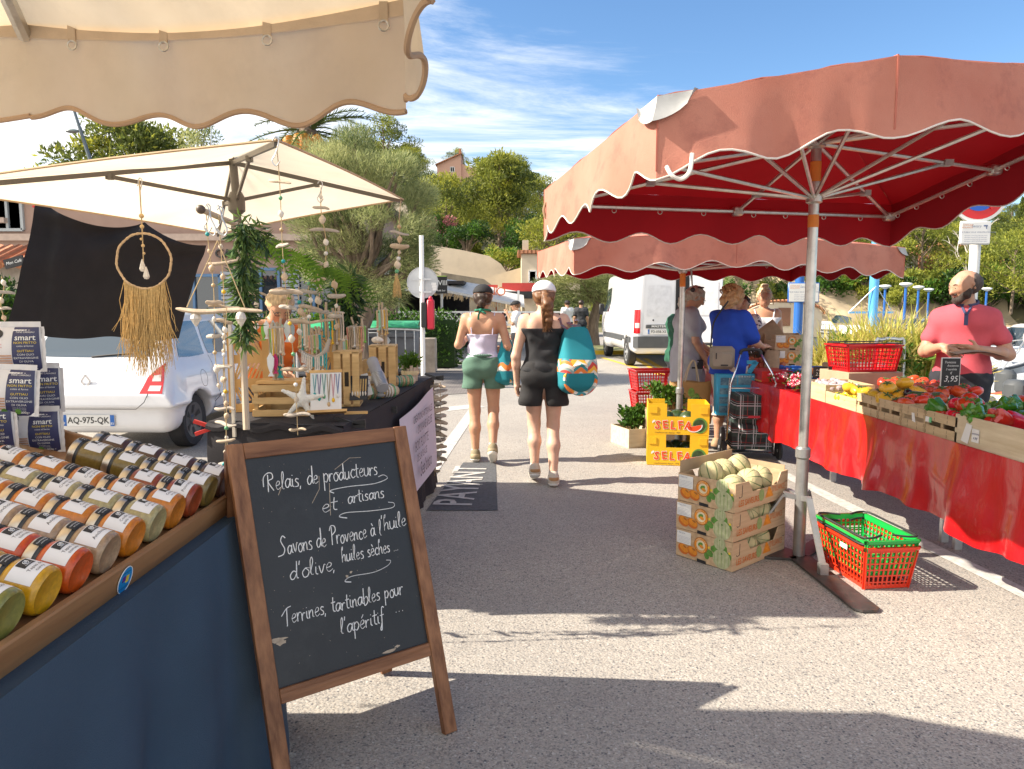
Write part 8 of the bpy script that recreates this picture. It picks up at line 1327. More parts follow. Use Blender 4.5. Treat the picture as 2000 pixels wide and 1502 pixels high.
star('large white starfish leaning on the front crate', 590, 780, 3.52, .105)
t = thing('necklace_display', 'white tilted board with six hanging necklaces and a pine ledge', 'display', P(636, 806, 3.5)); o = rootloc(t); F_ = frame(Vector((-.075, 0, .0)), Vector((.94, .34, 0)), Vector((-.05, .28, .96)).normalized()); m = MB(mat('white_felt', (.76, .75, .72), .9, var=.03)); m.box((.075, .10, 0), (.15, .20, .008), F_); m.build('board', t); m = MB(M_pinew); m.box((.075, .205, .0), (.16, .014, .014), F_); m.box((.075, -.004, .03), (.19, .012, .07), F_); m.bar((.02, .10, 0), (.04, .14, .16), .015); m.build('ledge', t)
for k, (x, l, ci) in enumerate(((.02, .10, 0), (.042, .12, 0), (.065, .11, 3), (.088, .15, 4), (.11, .13, 1), (.132, .11, 2))):
 m = MB(mat('neck_cord_%d' % k, ((.03, .3, .32), (.1, .05, .2), (.02, .25, .2), (.3, .2, .08), (.55, .2, .25), (.05, .1, .3))[k], .6)); m.tube([tuple(F_ @ Vector(p)) for p in ((x - .008, .19, .006), (x - .003, .19 - l * .6, .006), (x, .19 - l, .006), (x + .003, .19 - l * .6, .006), (x + .008, .19, .006))], .0018, 4, False); m.use(M_bead[ci]); m.ball(tuple(F_ @ Vector((x, .187 - l, .008))), (.008, .006, .012), 8); m.build('necklace', t)
M_fish = [mat('fish_' + n, c, .5, var=.06) for n, c in (('white', (.72, .74, .74)), ('teal', (.01, .30, .27)), ('pink', (.55, .03, .15)), ('pale', (.45, .55, .58)), ('mint', (.30, .60, .42)), ('coral', (.62, .28, .2)), ('green', (.18, .42, .06)))]
def fish(label, px, y0, y1, Y, ci, grp):
 a, b = P(px, y0, Y), P(px, y1, Y); h = a.z - b.z; w = h * .16; t = thing('wooden_fish', label, 'ornament', a, 0, grp); m = MB(M_fish[ci]); pr = [(0, 0), (w * .9, -h * .25), (w * .8, -h * .55), (w * .22, -h * .85), (w * .8, -h), (-w * .8, -h), (-w * .22, -h * .85), (-w * .8, -h * .55), (-w * .9, -h * .25)]; m.prism(pr, -.004, .004, frame((0, 0, 0), (1, 0, 0), (0, 0, 1))); m.build('body', t); m = MB(M_cord); m.tube([(0, 0, 0), (.002, 0, .05)], .0016, 4); m.build('cord', t)
for k, (px, y0, y1, ci, lab) in enumerate(((528, 688, 735, 0, 'white wooden fish on the front crate'), (537, 690, 730, 2, 'deep pink wooden fish between white and teal ones'), (546, 690, 738, 1, 'teal wooden fish on the front crate'), (574, 708, 730, 5, 'small teal tail fish right of the raffia bundle'), (520, 625, 662, 0, 'upper white wooden fish at the left'), (514, 632, 665, 6, 'green wooden fish at the left of the upper row'), (533, 625, 664, 3, 'pale grey fish in the upper row'), (547, 627, 664, 4, 'mint green fish in the upper row'), (560, 625, 668, 0, 'white wooden fish at the right of the upper row'), (570, 630, 665, 3, 'pale fish farthest right in the upper row'))): fish(lab, px, y0, y1, 3.66 + .02 * k, ci if k != 3 else 1, 'painted wooden fish')
def driftstand(label, px, y0, y1, Y, seed, wd=1.0, beads=True):
 r_ = random.Random(seed); b_, a = P(px, y1, Y), P(px, y0, Y); h = a.z - b_.z; t = thing('driftwood_stand', label, 'jewellery stand', b_); m = MB(M_drift); k = wd * h
 for s in (-1, 0, 1): m.tube(crom([(s * .12 * k, 0, 0), (s * .10 * k + r_.uniform(-.02, .02), .01, h * .5), (s * .13 * k, 0, h * r_.uniform(.85, 1.05))], 5), [.012 * (1 - .04 * i) for i in range(11)], 7)
 m.build('uprights', t); m = MB(M_driftg); driftpiece(m, Vector((0, -.012, h * .78)), (1, 0, .08), .5 * k, .012, r_); m.build('crossbar', t)
 for i in range(11):
  x = -.22 * k + .44 * k * i / 10; z = h * .78 + .08 * x; l = h * r_.uniform(.3, .62); mt = r_.choice(M_bead + M_fish + [M_raff, M_drift, M_driftg, M_shell2, M_shell3] * 4); m = MB(mt); m.tube([(x, -.026, z + .004), (x + .004, -.03, z - l * .5), (x + .002, -.028, z - l)], .0042, 5); m.ball((x + .002, -.028, z - l), .009, 7); m.build('bracelet', t)
driftstand('driftwood bracelet rack behind the upright box', 652, 592, 688, 4.15, 1); driftstand('driftwood bracelet rack with red and white cords', 698, 622, 700, 4.5, 2); driftstand('tall driftwood stand of shell necklaces on the back box', 748, 588, 672, 4.98, 3, .55); driftstand('driftwood rack hung with raffia and fish behind the front crate', 545, 612, 750, 3.72, 4, .45)
driftstand('low driftwood rack of coloured cords beside the second panel', 618, 640, 712, 4.1, 5, .7); driftstand('slim driftwood stand with green and pink cords near the seller', 598, 600, 700, 4.35, 6, .5); driftstand('driftwood rack of tassels between the panel and the upright box', 672, 650, 720, 4.3, 7, .6)
r_ = random.Random(12); t = thing('driftwood_bust', 'curved driftwood branch hung with shell necklaces above the starfish', 'jewellery stand', P(618, 730, 3.85)); m = MB(M_driftg); m.tube(crom([(-.09, 0, .13), (-.05, 0, .10), (.0, 0, .085), (.05, 0, .12), (.075, 0, .19)], 5), [.006 + .009 * math.sin(math.pi * (i + 2) / 24) for i in range(21)], 8); m.tube([(0, .02, -.06), (0, 0, .09)], .012, 7); m.build('branch', t)
for i in range(14): x = -.07 + .13 * i / 13; z = .09 + 6.5 * x * x; m = MB(r_.choice((M_shell, M_bead[0], M_bead[2], M_shell))); m.tube([(x, -.012, z), (x, -.018, z - .05 - r_.uniform(0, .04))], .004, 5); m.ball((x, -.02, z - .07 - r_.uniform(0, .03)), .009, 7); m.build('pendant', t)
t = thing('bead_roll', 'grey cylinder wrapped with silver bracelets leaning on the crate', 'bracelet roll', P(748, 768, 4.3)); m = MB(mat('grey_velvet', (.36, .36, .38), .9)); e = P(727, 705, 4.5) - rootloc(t); m.tube([(0, 0, .03), e], .036, 14); m.build('roll', t); m = MB(M_steel)
for i in range(9): c0 = Vector((0, 0, .03)).lerp(e, .06 + .05 * i); d = e.normalized(); x = d.orthogonal().normalized(); y = d.cross(x); m.tube([c0 + (x * math.cos(a) + y * math.sin(a)) * .038 for a in [6.2832 * j / 14 for j in range(15)]], .003, 4, False)
m.build('bracelets', t)
for k, (lab, px0, px1, py, Y) in enumerate((('log wrapped with turquoise bracelets near the far corner', 758, 808, 742, 5.0), ('thick driftwood log wrapped with bead bracelets at the front', 712, 776, 762, 4.35))):
 p, q = P(px0, py + 6, Y), P(px1, py - 4, Y + .15); p.z = q.z = CZ + .036; t = thing('bracelet_log', lab, 'bracelet roll', p); m = MB(M_drift); e = q - p; m.tube(crom([(0, 0, 0), e * .5 + Vector((0, 0, .006)), e], 4), [.03, .034, .036, .036, .036, .035, .034, .032, .026], 10); m.build('log', t)
 for i in range(10): c0 = e * (.08 + .085 * i); d = e.normalized(); x = d.orthogonal().normalized(); y = d.cross(x); m = MB(r_.choice(M_bead)); m.tube([c0 + (x * math.cos(a) + y * math.sin(a)) * .039 for a in [6.2832 * j / 14 for j in range(15)]], .0045, 5, False); m.build('bracelet', t)
t = thing('earring_card', 'black stand of wooden earrings before the upright box', 'display', P(700, 782, 4.0)); m = MB(M_black); F_ = frame((-.05, 0, 0), (.95, .3, 0), Vector((0, .3, .95)).normalized()); m.box((.05, .07, 0), (.10, .14, .006), F_); m.build('card', t);
for i in range(6): m = MB(M_raff); x = .014 + .0145 * i; m.tube([tuple(F_ @ Vector((x, .12, .006))), tuple(F_ @ Vector((x, .05, .008)))], .004, 5); m.use(M_shell); m.ball(tuple(F_ @ Vector((x, .035, .008))), (.005, .005, .014), 6); m.build('earring', t)
t = thing('price_note', 'white paper price note leaning beside the earrings', 'note', P(722, 770, 4.2)); m = MB(M_white); m.box((0, 0, .06), (.04, .003, .13), Matrix.Rotation(-.25, 4, 'Y')); m.use(mat('note_ink', (.06, .06, .2), .6)); m.text('boucles', frame((-.012, -.004, .09), (1, 0, 0), (0, 0, 1)), .012); m.text('5 €', frame((-.012, -.004, .05), (1, 0, 0), (0, 0, 1)), .022); m.build('paper', t, smooth=False)
t = thing('potted_plant', 'small green plant in a driftwood pot at the far end of the craft table', 'plant', (P(801, 735, 5.45).x, 5.45, CZ)); m = MB(M_drift)
for i in range(15): a = 6.2832 * i / 15; m.bar((.05 * math.cos(a), .05 * math.sin(a), 0), (.058 * math.cos(a), .058 * math.sin(a), .11 + .012 * math.sin(i * 2.2)), .022, .012)
m.build('pot', t); m = MB(mat('raffia_tie', (.66, .52, .30), .8)); m.lathe([(.066, .05), (.07, .065), (.067, .08)], 16, None, False); m.build('raffia_band', t); leaves('foliage', [(rs.uniform(-.05, .05), rs.uniform(-.05, .05), rs.uniform(.11, .19)) for _ in range(22)], .03, 420, .035, M_hed[:2], t, aspect=.5, up=.5)
t = thing('driftwood_curtain', 'curtain of strung driftwood pieces at the far corner of the craft table', 'curtain', (-.68, 5.72, .88)); r_ = random.Random(8)
for s in range(3):
 m = MB(M_cord); x = .0 + .05 * s; yy = .02 * s; m.tube([(x, yy, .0), (x, yy, -.85 + .08 * s)], .003, 4); m.build('cord', t)
 for i in range(17 - 2 * s): m = MB(M_driftg if i % 2 else M_drift); driftpiece(m, Vector((x, yy, -.03 - .05 * i)), (r_.uniform(.5, 1), r_.uniform(-.6, .6), r_.uniform(-.3, .3)), r_.uniform(.09, .15), r_.uniform(.014, .022), r_); m.build('driftwood', t)
t = thing('white_stick', 'thin white upright stick at the front left of the craft table', 'stick', (P(457, 820, 3.45).x, 3.45, CZ - .04)); m = MB(mat('whitewashed_wood', (.66, .60, .50), .7)); m.box((0, 0, .25), (.016, .016, .56), bev=.002); m.build('stick', t)
for k, (lab, px, py, Y, r0) in enumerate((('round grey pebble right of the necklace board', 655, 797, 3.6, .017), ('small dark pebble near the bracelet logs', 762, 752, 4.55, .014), ('flat grey pebble before the far log', 744, 772, 4.3, .018), ('white cowrie shell next to the necklace board', 614, 778, 3.75, .03), ('white sea shell on the back box', 737, 664, 4.95, .03), ('white coral lump in front of the small slatted crate', 722, 742, 4.45, .032))): m = MB(mat('pebble_grey', (.20, .20, .20), .7, var=.2, scale=30) if k < 3 else M_shell); m.ball((0, 0, 0), (r0 * 1.4, r0, r0 * .8), 12, None, .03 if k < 5 else .16); p = P(px, py, Y); solo(m, 'pebble' if k < 3 else 'sea_shell', lab, 'pebble' if k < 3 else 'shell', (p.x, p.y, max(p.z, CZ + r0 * .8)) if k != 4 else p)
t = thing('wooden_board', 'small pine board lying at the edge of the craft table', 'board', (P(695, 780, 3.75).x, 3.75, CZ + .006)); m = MB(M_pinew); m.box((0, 0, 0), (.12, .03, .012), Matrix.Rotation(.2, 4, 'Z')); m.build('board', t)
# ================================================================== jar stall in the left foreground
TY = 2.42; M_navy = mat('navy_cloth', (.037, .068, .108), .85, var=.12, scale=2, bump=.35, bscale=330); t = thing('jar_table', 'table under a long navy cloth in the left foreground', 'table', (-1.4, 1.6, 0)); m = MB(M_navy); m.poly([(-.89, .3, .80), (-.89, TY, .80), (-2.1, TY, .80), (-2.1, .3, .80)])
def nv(u, v):
 y = .3 + (TY - .3) * u; z = .80 * (1 - v) + .004; f = (.05 * math.sin(y * 6.1 + .6) + .045 * abs(math.sin(y * 7.3 + v * .8)) ** 1.6 + .02 * math.sin(y * 17 + v * 3)) * v ** .9; return Vector((-.888 + .05 * v + f + .006 * math.sin(v * 17 + y * 5) * v, y + .03 * v * u, z))
m.grid(nv, 140, 26); m.grid(lambda u, v: (-.888 - 1.2 * u + .03 * v * (1 - u), TY + .03 * v + (.03 * math.sin(u * 14) * v if u > .02 else 0), .80 * (1 - v) + .004), 40, 10); m.build('tablecloth', t, world=True)
for p in ((-.98, .5), (-.98, 2.3), (-2.0, .5), (-2.0, 2.3)): b = MB(M_black); b.bar((*p, 0), (*p, .79), .03); b.build('leg', t, world=True)
SL = R(16.5); vA = Vector((-math.cos(SL), 0, math.sin(SL))); wA = Vector((math.sin(SL), 0, math.cos(SL))); O6 = Vector((-.945, 2.36, .858)); TF = frame(O6, (0, -1, 0), vA, wA)   # x along the rim, y up the slope, z off the tray
M_tray = wood('tray_oak', (.27, .125, .048), (.40, .21, .09), .5, (14, 1.2, 14), .3, .45); tr = thing('tray', 'sloping brown wooden display tray full of jars', 'tray', O6); m = MB(M_tray); LT, WT = 1.75, .78
m.box((LT / 2, WT / 2, -.008), (LT, WT, .012), TF); m.build('bottom', tr, world=True); m = MB(M_tray); m.box((LT / 2, -.011, -.022), (LT + .02, .02, .078), TF, bev=.004); m.build('front_rim', tr, world=True); m = MB(M_tray); m.box((-.008, WT / 2, .005), (.018, WT - .004, .086), TF, bev=.004); m.build('end_rim', tr, world=True); m = MB(M_tray); m.box((LT / 2, WT + .010, .028), (LT + .02, .018, .086), TF, bev=.004); m.build('back_rim', tr, world=True)
for x in (.16,): m = MB(wood('tray_slat', (.36, .20, .085), (.47, .29, .14), .55, (14, 1.2, 14), .3)); m.box((x + .12, .62, .006), (.30, .12, .012), TF); m.build('slat', tr, world=True)
m = MB(mat('sticker_blue', (.01, .25, .58), .35, var=.04)); F_ = frame(TF @ Vector((.70, -.0225, -.023)), (0, 1, 0), wA, -vA); disc(m, F_, 0, 0, .030, .034, .0015, 30); m.use(M_white); m.tube([tuple(F_ @ Vector((.030 * math.cos(a), .034 * math.sin(a), .0016))) for a in [6.2832 * i / 30 for i in range(31)]], .0012, 4, False); m.use(mat('sticker_purple', (.10, .03, .25), .5)); m.box((-.006, .004, .002), (.014, .014, .001), F_); m.use(M_prn['yellow']); m.box((.008, .001, .0024), (.012, .018, .001), F_); m.use(M_black); m.text('du producteur', F_ @ Matrix.Translation((0, .020, .002)), .006); m.text('au consommateur', F_ @ Matrix.Translation((0, -.019, .002)), .006); m.build('round_sticker', tr, world=True)
JR, JL = .0455, .116; M_lid = mat('brushed_lid', (.50, .45, .38), .3, metal=.9, var=.06, scale=40); M_rub = mat('dark_gasket', (.04, .04, .04), .4); M_lab = mat('paper_label', (.76, .75, .76), .6, var=.02)
def jar_proto(name, label, col, word, texture=.35, grp=None):
 """jar lying on its side: local +y is the axis, glass bottom at y=0, lid at the far end, label on top (+z)"""
 t = thing('spread_jar', label, 'jar', (0, 0, -8), 0, grp); F_ = frame((0, 0, 0), (1, 0, 0), (0, 0, -1), (0, 1, 0)); m = MB(mat('spread_' + name, col, .3, var=texture * .6, scale=110, coat=.35, bump=.0, objvar=.05)); m.lathe([(0, .004), (JR * .80, .002), (JR * .86, .0), (JR * .96, .005), (JR, .014), (JR, .074), (JR * .94, .082), (JR * .90, .086)], 28, F_); m.build('glass_body', t)
 m = MB(M_lid); m.lathe([(JR * .985, .094), (JR * .99, .096), (JR * .99, .114), (JR * .95, .1165), (0, .1165)], 28, F_, False); m.build('lid', t); m = MB(M_rub); m.lathe([(JR * .90, .085), (JR * .93, .088), (JR * .93, .092), (JR * .975, .0945)], 28, F_, False); m.build('gasket', t)
 def cyl(a, y, r): return Vector((r * math.sin(a), y, r * math.cos(a)))
 m = MB(M_lab); m.grid(lambda u, v: cyl(-.95 + 1.75 * u, .016 + .055 * v, JR + .0006), 16, 1); m.use(M_black); m.grid(lambda u, v: cyl(-.36 + .62 * u, .047 + .022 * v, JR + .0012), 8, 1); m.grid(lambda u, v: cyl(-.40 + .70 * u, .0865 + .024 * v, JR + .0005 - .003 * (1 if v < .3 else 0)), 10, 3)
 m.use(M_lab); m.tube([cyl(-.05 + .011 * k * math.cos(k * .9) * .9, .0585 + .00052 * k * math.sin(k * .9), JR + .0016) for k in range(16)], .0007, 4, False)
 tx = lambda cy, a0=0: (lambda p: cyl(a0 + p.x / JR, cy + p.y, JR + .0014)); m.text('MAISON', None, .0042, mp=lambda p: cyl(-.05 + p.x / JR, .0505 + p.y, JR + .0016)); m.text('TARTINABLE', None, .005, mp=lambda p: cyl(-.05 + p.x / JR, .101 + p.y, JR + .0011)); m.text('ARTISANAL', None, .004, mp=lambda p: cyl(-.05 + p.x / JR, .094 + p.y, JR + .0005)); m.use(mat('label_ink', (.08, .07, .07), .6))
 ws = word.split('|');
 for i, s in enumerate(ws): m.text(s, None, .0125 if len(ws) == 1 else .0105, .95, mp=lambda p, i=i: cyl(-.05 + p.x / JR, .033 - .011 * i + (.004 if len(ws) > 1 else 0) + p.y, JR + .0012))
 m.build('label', t, smooth=True); return t
ROWS = [('black_olive', (.07, .028, .018), 'Tapenade|noire', 4, .0, 'dark brown olive'), ('green_olive', (.16, .11, .025), 'Tapenade|verte', 4, .0, 'green olive'), ('pepper_red', (.26, .045, .012), 'Poivronade', 2, .0, 'dark red pepper'), ('orange_garlic', (.50, .155, .012), "Crème d'ail|au piment", 6, .0, 'orange garlic'), ('herb_cream', (.36, .30, .14), "Crème d'ail|au thym", 5, .0, 'pale herb cream'), ('chickpea', (.52, .16, .01), 'Confit de|pois chiche', 5, .0, 'bright orange chickpea'), ('anchovy', (.34, .22, .13), 'Anchoïade', 5, .0, 'beige anchovy'), ('tomato', (.52, .07, .006), 'Tapas de|tomate', 5, .0, 'red orange tomato'), ('mustard', (.55, .28, .008), 'Tapas de|curry', 4, .0, 'mustard yellow'), ('pistou', (.20, .19, .04), 'Pistou', 2, .0, 'olive yellow')]
ORD = ['nearest the rim', 'second from the rim', 'third from the rim', 'fourth from the rim', 'fifth from the rim', 'sixth from the rim']
rj = random.Random(3)
for k, (nm, col, word, n, off, what) in enumerate(ROWS):
 pr = jar_proto(nm, '%s spread jar with steel lid, %s' % (what, ORD[0]), col, word, .35 if k not in (1, 4, 6) else .45, 'row of %s spread jars' % what)
 for j in range(n):
  o = pr if j == 0 else dup(pr, (0, 0, 0), label='%s spread jar with steel lid, %s' % (what, ORD[j])); lp = TF @ Vector((.062 + .113 * k + rj.uniform(-.002, .002), .006 + .1092 * j, JR * 1.12 - .001)); o.scale = (1.12, .92, 1.12); o.location = lp
  M3 = frame((0, 0, 0), (0, 1, 0), vA, wA).to_3x3() @ Matrix.Rotation(rj.uniform(-.22, .22), 3, 'Y') @ Matrix.Rotation(rj.uniform(-.02, .02), 3, 'Z'); o.rotation_euler = (M3 @ Matrix.Identity(3)).to_euler()
M_bagw = mat('white_foil_bag', (.70, .69, .70), .35, var=.04, bump=.5, bscale=14); M_bagn = mat('navy_print', (.035, .04, .11), .4, var=.06); M_bread = mat('flatbread_print', (.55, .32, .22), .6, var=.25, scale=40, stretch=(1, 1, 9)); M_crisp = mat('crispbread', (.58, .38, .20), .7, var=.45, scale=22, stretch=(1.5, 1.5, 14))
def bag(label, px, py, Y, w, h, rz, tilt, window):
 t = thing('bread_bag', label, 'bread bag', P(px, py, Y), rz, 'crisp bread bags'); D_ = .055
 def bul(x, z, o=0): e = (1 - (2 * x / w) ** 2) * (1 - (2 * z / h) ** 2); return Vector((x, -D_ * .25 - D_ * .6 * max(0, e) ** .6 - o + .004 * math.sin(30 * x + 17 * z), z))
 def pan(x0, x1, z0, z1, o, m_, n=8): b.use(m_); b.grid(lambda u, v: bul(x0 + (x1 - x0) * u, z0 + (z1 - z0) * v, o), n, n)
 b = MB(M_bagw); pan(-w / 2, w / 2, -h / 2, h / 2, 0, M_bagw, 14); b.grid(lambda u, v: Vector((-w / 2 + w * u, .5 * D_ * math.sin(math.pi * u) * math.sin(math.pi * v) - D_ * .25, -h / 2 + h * v)), 10, 8); b.grid(lambda u, v: Vector((-w / 2 + w * u, -D_ * .25 + .0015 * math.sin(u * 40), h / 2 + .016 * v)), 24, 1); b.grid(lambda u, v: Vector((w / 2 + .010 * v, -D_ * .25 + .0015 * math.sin(u * 30), -h / 2 + h * u)), 14, 1); b.build('bag', t)
 b = MB(M_bagn); pan(w * .12, w * .485, -h * .49, h * .49, .0012, M_bagn); b.use(M_white)
 def tx(s, x, z, q, c, bold=0): b.use(c); b.text(s, None, q, 1, bold=bold, mp=lambda p: bul(x + p.x, z + p.y, .0026))
 tx('smart', w * .30, h * .26, h * .17, M_white, .012); tx('PANE CARASAU', w * .30, h * .38, h * .05, M_white); tx('NON FRITTO', w * .30, h * .15, h * .07, M_prn['yellow']); tx('cotto al forno', w * .30, h * .08, h * .055, M_white); tx('GUTTIAU', w * .30, -h * .03, h * .07, M_prn['yellow'])
 for i, s in enumerate(('CON OLIO', 'EXTRAVERGINE', 'DI OLIVA')): tx(s, w * .30, -h * (.11 + .075 * i), h * .062, M_white)
 tx('200g', w * .36, -h * .42, h * .07, M_white)
 for i in range(3): tx('varietà del pane carasau', w * .30, -h * (.32 + .03 * i), h * .024, M_white)
 b.use(mat('dark_seal', (.03, .03, .035), .5)); b.grid(lambda u, v: bul(-.02 * 0 - w * .13 + w * .12 * v * math.cos(6.2832 * u), h * .34 + h * .11 * v * math.sin(6.2832 * u), .0016), 18, 1); b.use(mat('red_print', (.6, .03, .05), .5));
 for i, s in enumerate(('Per pochi gusti', 'gusto e genuino')): tx(s, -w * .10, h * (.12 - .06 * i), h * .04, _M['red_print'])
 b.build('print', t, smooth=True); b = MB(M_bread)
 for i in range(6): pan(-w * .12, w * .115, -h * .42 + h * .055 * i, -h * .385 + h * .055 * i, .0016 + .0003 * i, M_bread, 4)
 b.use(M_prn['leaf_green'])
 for q in (.0, .035): b.grid(lambda u, v: bul(w * .10 + q + h * .055 * v * math.cos(6.2832 * u), -h * .40 + h * .06 * v * math.sin(6.2832 * u), .004), 14, 1)
 b.build('bread_picture', t)
 if window: b = MB(M_crisp); pan(-w * .48, -w * .15, -h * .46, h * .30, .0014, M_crisp); b.build('window', t)
 t.rotation_euler = (tilt[0], tilt[1], rz); return t
for lab, px, py, Y, w, h, rz, tl, wi in (('white and navy bread bag on top of the stack', 22, 682, 2.30, .20, .145, .12, (0, .0), False), ('white and navy bread bag in the middle, turned to the right', 62, 760, 2.36, .18, .15, .25, (.05, .03), False), ('navy bread bag at the left edge of the stack, tilted forward', 8, 766, 2.22, .19, .145, .2, (-.1, .06), False), ('bottom bread bag with a window showing the crisp bread', 52, 842, 2.30, .225, .135, .1, (0, .0), True), ('bottom left bread bag cut by the picture edge', -40, 835, 2.2, .22, .15, .1, (0, 0), True)): bag(lab, px, py, Y, w, h, rz, tl, wi)
t = thing('riser_board', 'wooden riser board under the bread bags', 'riser', (-1.78, 2.24, .80)); m = MB(M_tray); m.box((0, 0, .10), (.52, .2, .20), bev=.004); m.build('board', t)
# ================================================================== chalkboard
TRb, TLb, FRb = P(790, 832, 2.59), P(440, 870, 2.22), G(890, 1425); TLb.z = TRb.z = (TLb.z + TRb.z) / 2; FLb = FRb + (TLb - TRb); ub = (FRb - FLb); Wb = ub.length; ub.normalize(); vb = (TLb - FLb); Hb = vb.length; vb.normalize(); nb = ub.cross(vb).normalized(); BF = frame(FLb, ub, vb, nb)
M_bwood = wood('stained_pine', (.15, .055, .022), (.34, .155, .07), .5, (34, 34, 2.6), .4, .4); M_bwoodh = wood('stained_pine_rail', (.15, .055, .022), (.34, .155, .07), .5, (3, 3, 40), .35, .4); cb = thing('chalkboard', 'wooden A-board with white handwriting standing on the asphalt', 'sign', (FLb + FRb) / 2); lw = .050
for s, nm in ((0, 'leg'), (1, 'leg')): m = MB(M_bwood); x = lw / 2 + s * (Wb - lw); m.box((x, Hb / 2, 0), (lw, Hb, .026), BF, bev=.002); m.build(nm, cb, world=True)
rz_ = .272 * Hb; m = MB(M_bwoodh); m.box((Wb / 2, Hb - lw / 2 - .001, .0005), (Wb - 2 * lw - .001, lw, .024), BF, bev=.002); m.build('top_rail', cb, world=True); m = MB(M_bwoodh); m.box((Wb / 2, rz_, .0005), (Wb - 2 * lw - .001, lw * .9, .024), BF, bev=.002); m.build('bottom_rail', cb, world=True)
bx0, bx1, by0, by1 = lw, Wb - lw, rz_ + lw * .45, Hb - lw; M_slate = mat('slate_board', (.016, .018, .023), .42, var=.25, scale=3, bump=.12, bscale=120, dirt=((.045, .047, .052), 4, .5), spec=.45); m = MB(M_slate); m.box(((bx0 + bx1) / 2, (by0 + by1) / 2, -.004), (bx1 - bx0, by1 - by0, .008), BF); m.build('slate', cb, world=True)
back = Vector((-nb.x, -nb.y, 0)).normalized() * .50
for s in (0, 1): m = MB(M_bwood); p0 = BF @ Vector((lw / 2 + s * (Wb - lw), Hb - .02, -.030)); p1 = BF @ Vector((lw / 2 + s * (Wb - lw), 0, 0)) + back; p1.z = .01; m.bar(p0, p1, lw * .9, .024, up=nb); m.build('rear_leg', cb, world=True)
for f_ in (.27, .97): m = MB(M_bwoodh); a = (BF @ Vector((lw, Hb - .02, -.030))).lerp((BF @ Vector((lw, 0, 0)) + back), 1 - f_); b = (BF @ Vector((Wb - lw, Hb - .02, -.030))).lerp((BF @ Vector((Wb - lw, 0, 0)) + back), 1 - f_); m.bar(a, b, .024, .045); m.build('rear_rail', cb, world=True)
m = MB(mat('rear_panel', (.05, .035, .025), .7)); a, b = [(BF @ Vector((x, Hb - .03, -.036))) for x in (lw, Wb - lw)]; c_, d_ = [(BF @ Vector((x, 0, 0)) + back).lerp(BF @ Vector((x, Hb - .03, -.036)), .28) for x in (Wb - lw, lw)]; m.quad(a, b, c_, d_); m.build('rear_slate', cb, world=True)
GL = {'a': (1.05, [[(.85, .8), (.5, 1), (.12, .65), (.2, .12), (.55, .1), (.85, .75), (.85, 1), (.86, .25), (1.1, .1)]]), 'b': (.95, [[(.15, 2), (.15, .1), (.5, 0), (.85, .45), (.6, .95), (.2, .7)]]), 'c': (.85, [[(.8, .85), (.45, 1), (.1, .5), (.4, .02), (.85, .2)]]), 'd': (1.05, [[(.85, .8), (.5, 1), (.12, .6), (.2, .1), (.55, .1), (.88, .8), (.9, 2.1), (.88, .3), (1.1, .1)]]), 'e': (.9, [[(.1, .5), (.6, .6), (.7, .9), (.4, 1.02), (.1, .55), (.35, .02), (.85, .25)]]), 'f': (.75, [[(.75, 1.9), (.5, 2.05), (.35, 1.6), (.3, .0), (.2, -.8), (.0, -.7), (.3, .1)], [(.05, 1), (.65, 1.05)]]), 'h': (1, [[(.3, 1.6), (.4, 2.1), (.15, 1.7), (.12, 0)], [(.12, .5), (.5, 1), (.75, .8), (.75, .15), (1, .1)]]), 'i': (.5, [[(.2, 1), (.2, .2), (.45, .05)], [(.2, 1.4), (.22, 1.48)]]), 'l': (.6, [[(.1, .3), (.45, 1.5), (.35, 2.1), (.15, 1.6), (.2, .2), (.5, .05)]]), 'n': (1, [[(.1, 1), (.12, 0)], [(.12, .55), (.5, 1), (.72, .8), (.74, .15), (.98, .1)]]), 'o': (.95, [[(.5, 1), (.12, .6), (.25, .05), (.65, .05), (.85, .55), (.5, 1), (.95, .9)]]), 'p': (1, [[(.15, 1.05), (.15, -.95)], [(.15, .7), (.55, 1), (.85, .55), (.55, .02), (.18, .2)]]), 'r': (.75, [[(.1, 1), (.14, 0)], [(.14, .5), (.4, .95), (.72, .9)]]), 's': (.8, [[(.7, .9), (.35, 1), (.2, .72), (.6, .4), (.55, .08), (.1, .05)]]), 't': (.7, [[(.35, 1.75), (.3, .25), (.65, .05)], [(.0, 1.1), (.7, 1.15)]]), 'u': (1, [[(.1, 1), (.12, .2), (.45, .02), (.75, .4), (.78, 1), (.8, .2), (1, .1)]]), 'v': (.9, [[(.1, 1), (.4, .05), (.75, 1), (.95, .95)]]),
 'R': (1.5, [[(-.35, .6), (-.3, 1.7), (.4, 2.2), (1.1, 2.1), (1.2, 1.5), (.45, 1.15), (1.3, .0)], [(.42, 2.0), (.4, -.1)]]), 'S': (1.25, [[(1.1, 1.9), (.6, 2.2), (.2, 1.7), (.5, 1.15), (.85, .6), (.5, .0), (-.5, -.15)]]), 'P': (1.2, [[(.0, 1.6), (.3, 2.1), (.95, 2.05), (1.1, 1.5), (.35, 1.05)], [(.4, 2.0), (.35, 0)]]), 'T': (1.2, [[(-.4, 1.2), (.5, 2.0), (1.3, 2.2)], [(.55, 2.0), (.5, 0), (.45, -.1)]]), "'": (.4, [[(.2, 2.1), (.12, 1.6)]]), ',': (.5, [[(.15, .1), (.05, -.3)]]), '.': (.4, [[(.12, .0), (.16, .08)]]), ' ': (.75, [])}
for ch, b_, ac in (('é', 'e', [(.35, 1.25), (.65, 1.65)]), ('è', 'e', [(.3, 1.6), (.55, 1.25)]), ('à', 'a', [(.35, 1.6), (.6, 1.25)])): GL[ch] = (GL[b_][0], GL[b_][1] + [ac])
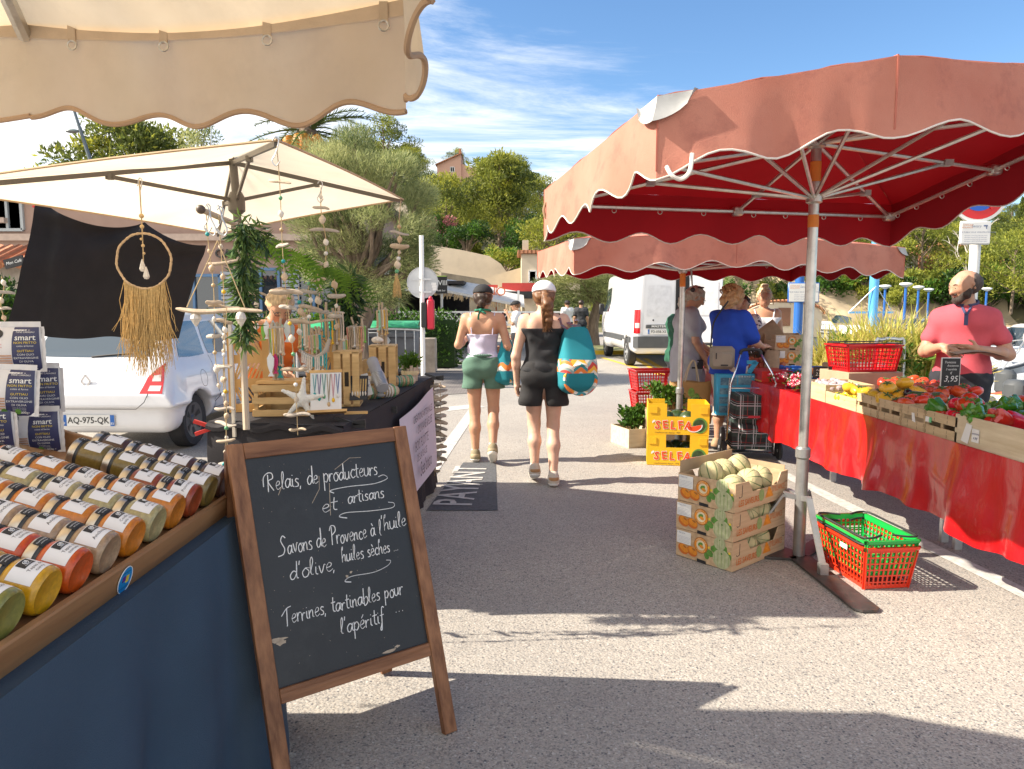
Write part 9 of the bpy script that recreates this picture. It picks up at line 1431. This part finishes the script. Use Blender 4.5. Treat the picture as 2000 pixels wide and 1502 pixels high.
M_chalk = mat('chalk', (.74, .74, .74), .95, var=.15, scale=120); m = MB(M_chalk); bw, bh = bx1 - bx0, by1 - by0; BP = lambda u, v, o=.0012: BF @ Vector((bx0 + bw * u, by1 - bh * v, o)); rw = random.Random(4)
def write(s, u0, u1, v, xh):
 tot = sum(GL[c][0] for c in s); sx = (u1 - u0) * bw / tot; x = 0
 for c in s:
  adv, st_ = GL[c]; jy = rw.uniform(-.06, .06); js = rw.uniform(.93, 1.07)
  for k in st_: pts = crom([BF @ Vector((bx0 + u0 * bw + (x + p[0] * js + .10 * p[1]) * sx, by1 - bh * v + (p[1] * js + jy) * xh, .0012)) for p in k], 4); m.tube(pts, .0017, 5, True, .5)
  x += adv
def swoosh(pts, r=.0018): m.tube(crom([BP(*p) for p in pts], 8), r, 5, True, .5)
write('Relais, de producteurs', .10, .84, .155, .028); write('et', .42, .53, .29, .026); write('artisans', .60, .86, .27, .024); write('Savons de Provence à l', .13, .80, .445, .028); write("'huile", .80, .985, .425, .026); write("d'olive,", .16, .46, .56, .027); write('huiles sèches ...', .50, .90, .535, .024); write('Terrines, tartinables pour', .09, .88, .745, .026); write("l'apéritif", .42, .72, .85, .026); write('...', .80, .87, .82, .023)
swoosh([(.52, .21), (.50, .195), (.62, .19), (.8, .195), (.9, .18), (.88, .16), (.84, .165)]); swoosh([(.58, .335), (.53, .322), (.58, .31), (.75, .322), (.9, .325), (.92, .305), (.88, .295)]); swoosh([(.54, .63), (.50, .62), (.55, .605), (.70, .61), (.80, .595), (.83, .575), (.80, .567)])
m.build('chalk_writing', cb, world=True); m = MB(mat('chipped_paint', (.42, .34, .26), .9, var=.2, scale=60)); rw = random.Random(2)
def chip(u, v, a, b, n=12): m.poly([BP(u + a * math.cos(t_) * rw.uniform(.6, 1.2), v + b * math.sin(t_) * rw.uniform(.5, 1.2), .0006) for t_ in [6.2832 * i / n for i in range(n)]])
chip(.045, .80, .05, .014); chip(.06, .815, .03, .012); chip(.72, .985, .05, .008); chip(.78, .975, .02, .006); chip(.52, .60, .012, .008); chip(.55, .585, .01, .006)
for a_ in ([(.44, .12), (.43, .18), (.37, .24)], [(.50, .16), (.485, .25), (.475, .31)], [(.55, .10), (.66, .055), (.74, .06)], [(.2, .14), (.17, .18)]): m.tube([BP(*p, .0006) for p in a_], [.0012] * len(a_), 4, True, .4)
for i in range(60): u, v = rw.uniform(.02, .98), rw.uniform(.02, .98); chip(u, v, .0025, .0015, 5)
m.build('scratches', cb, world=True)
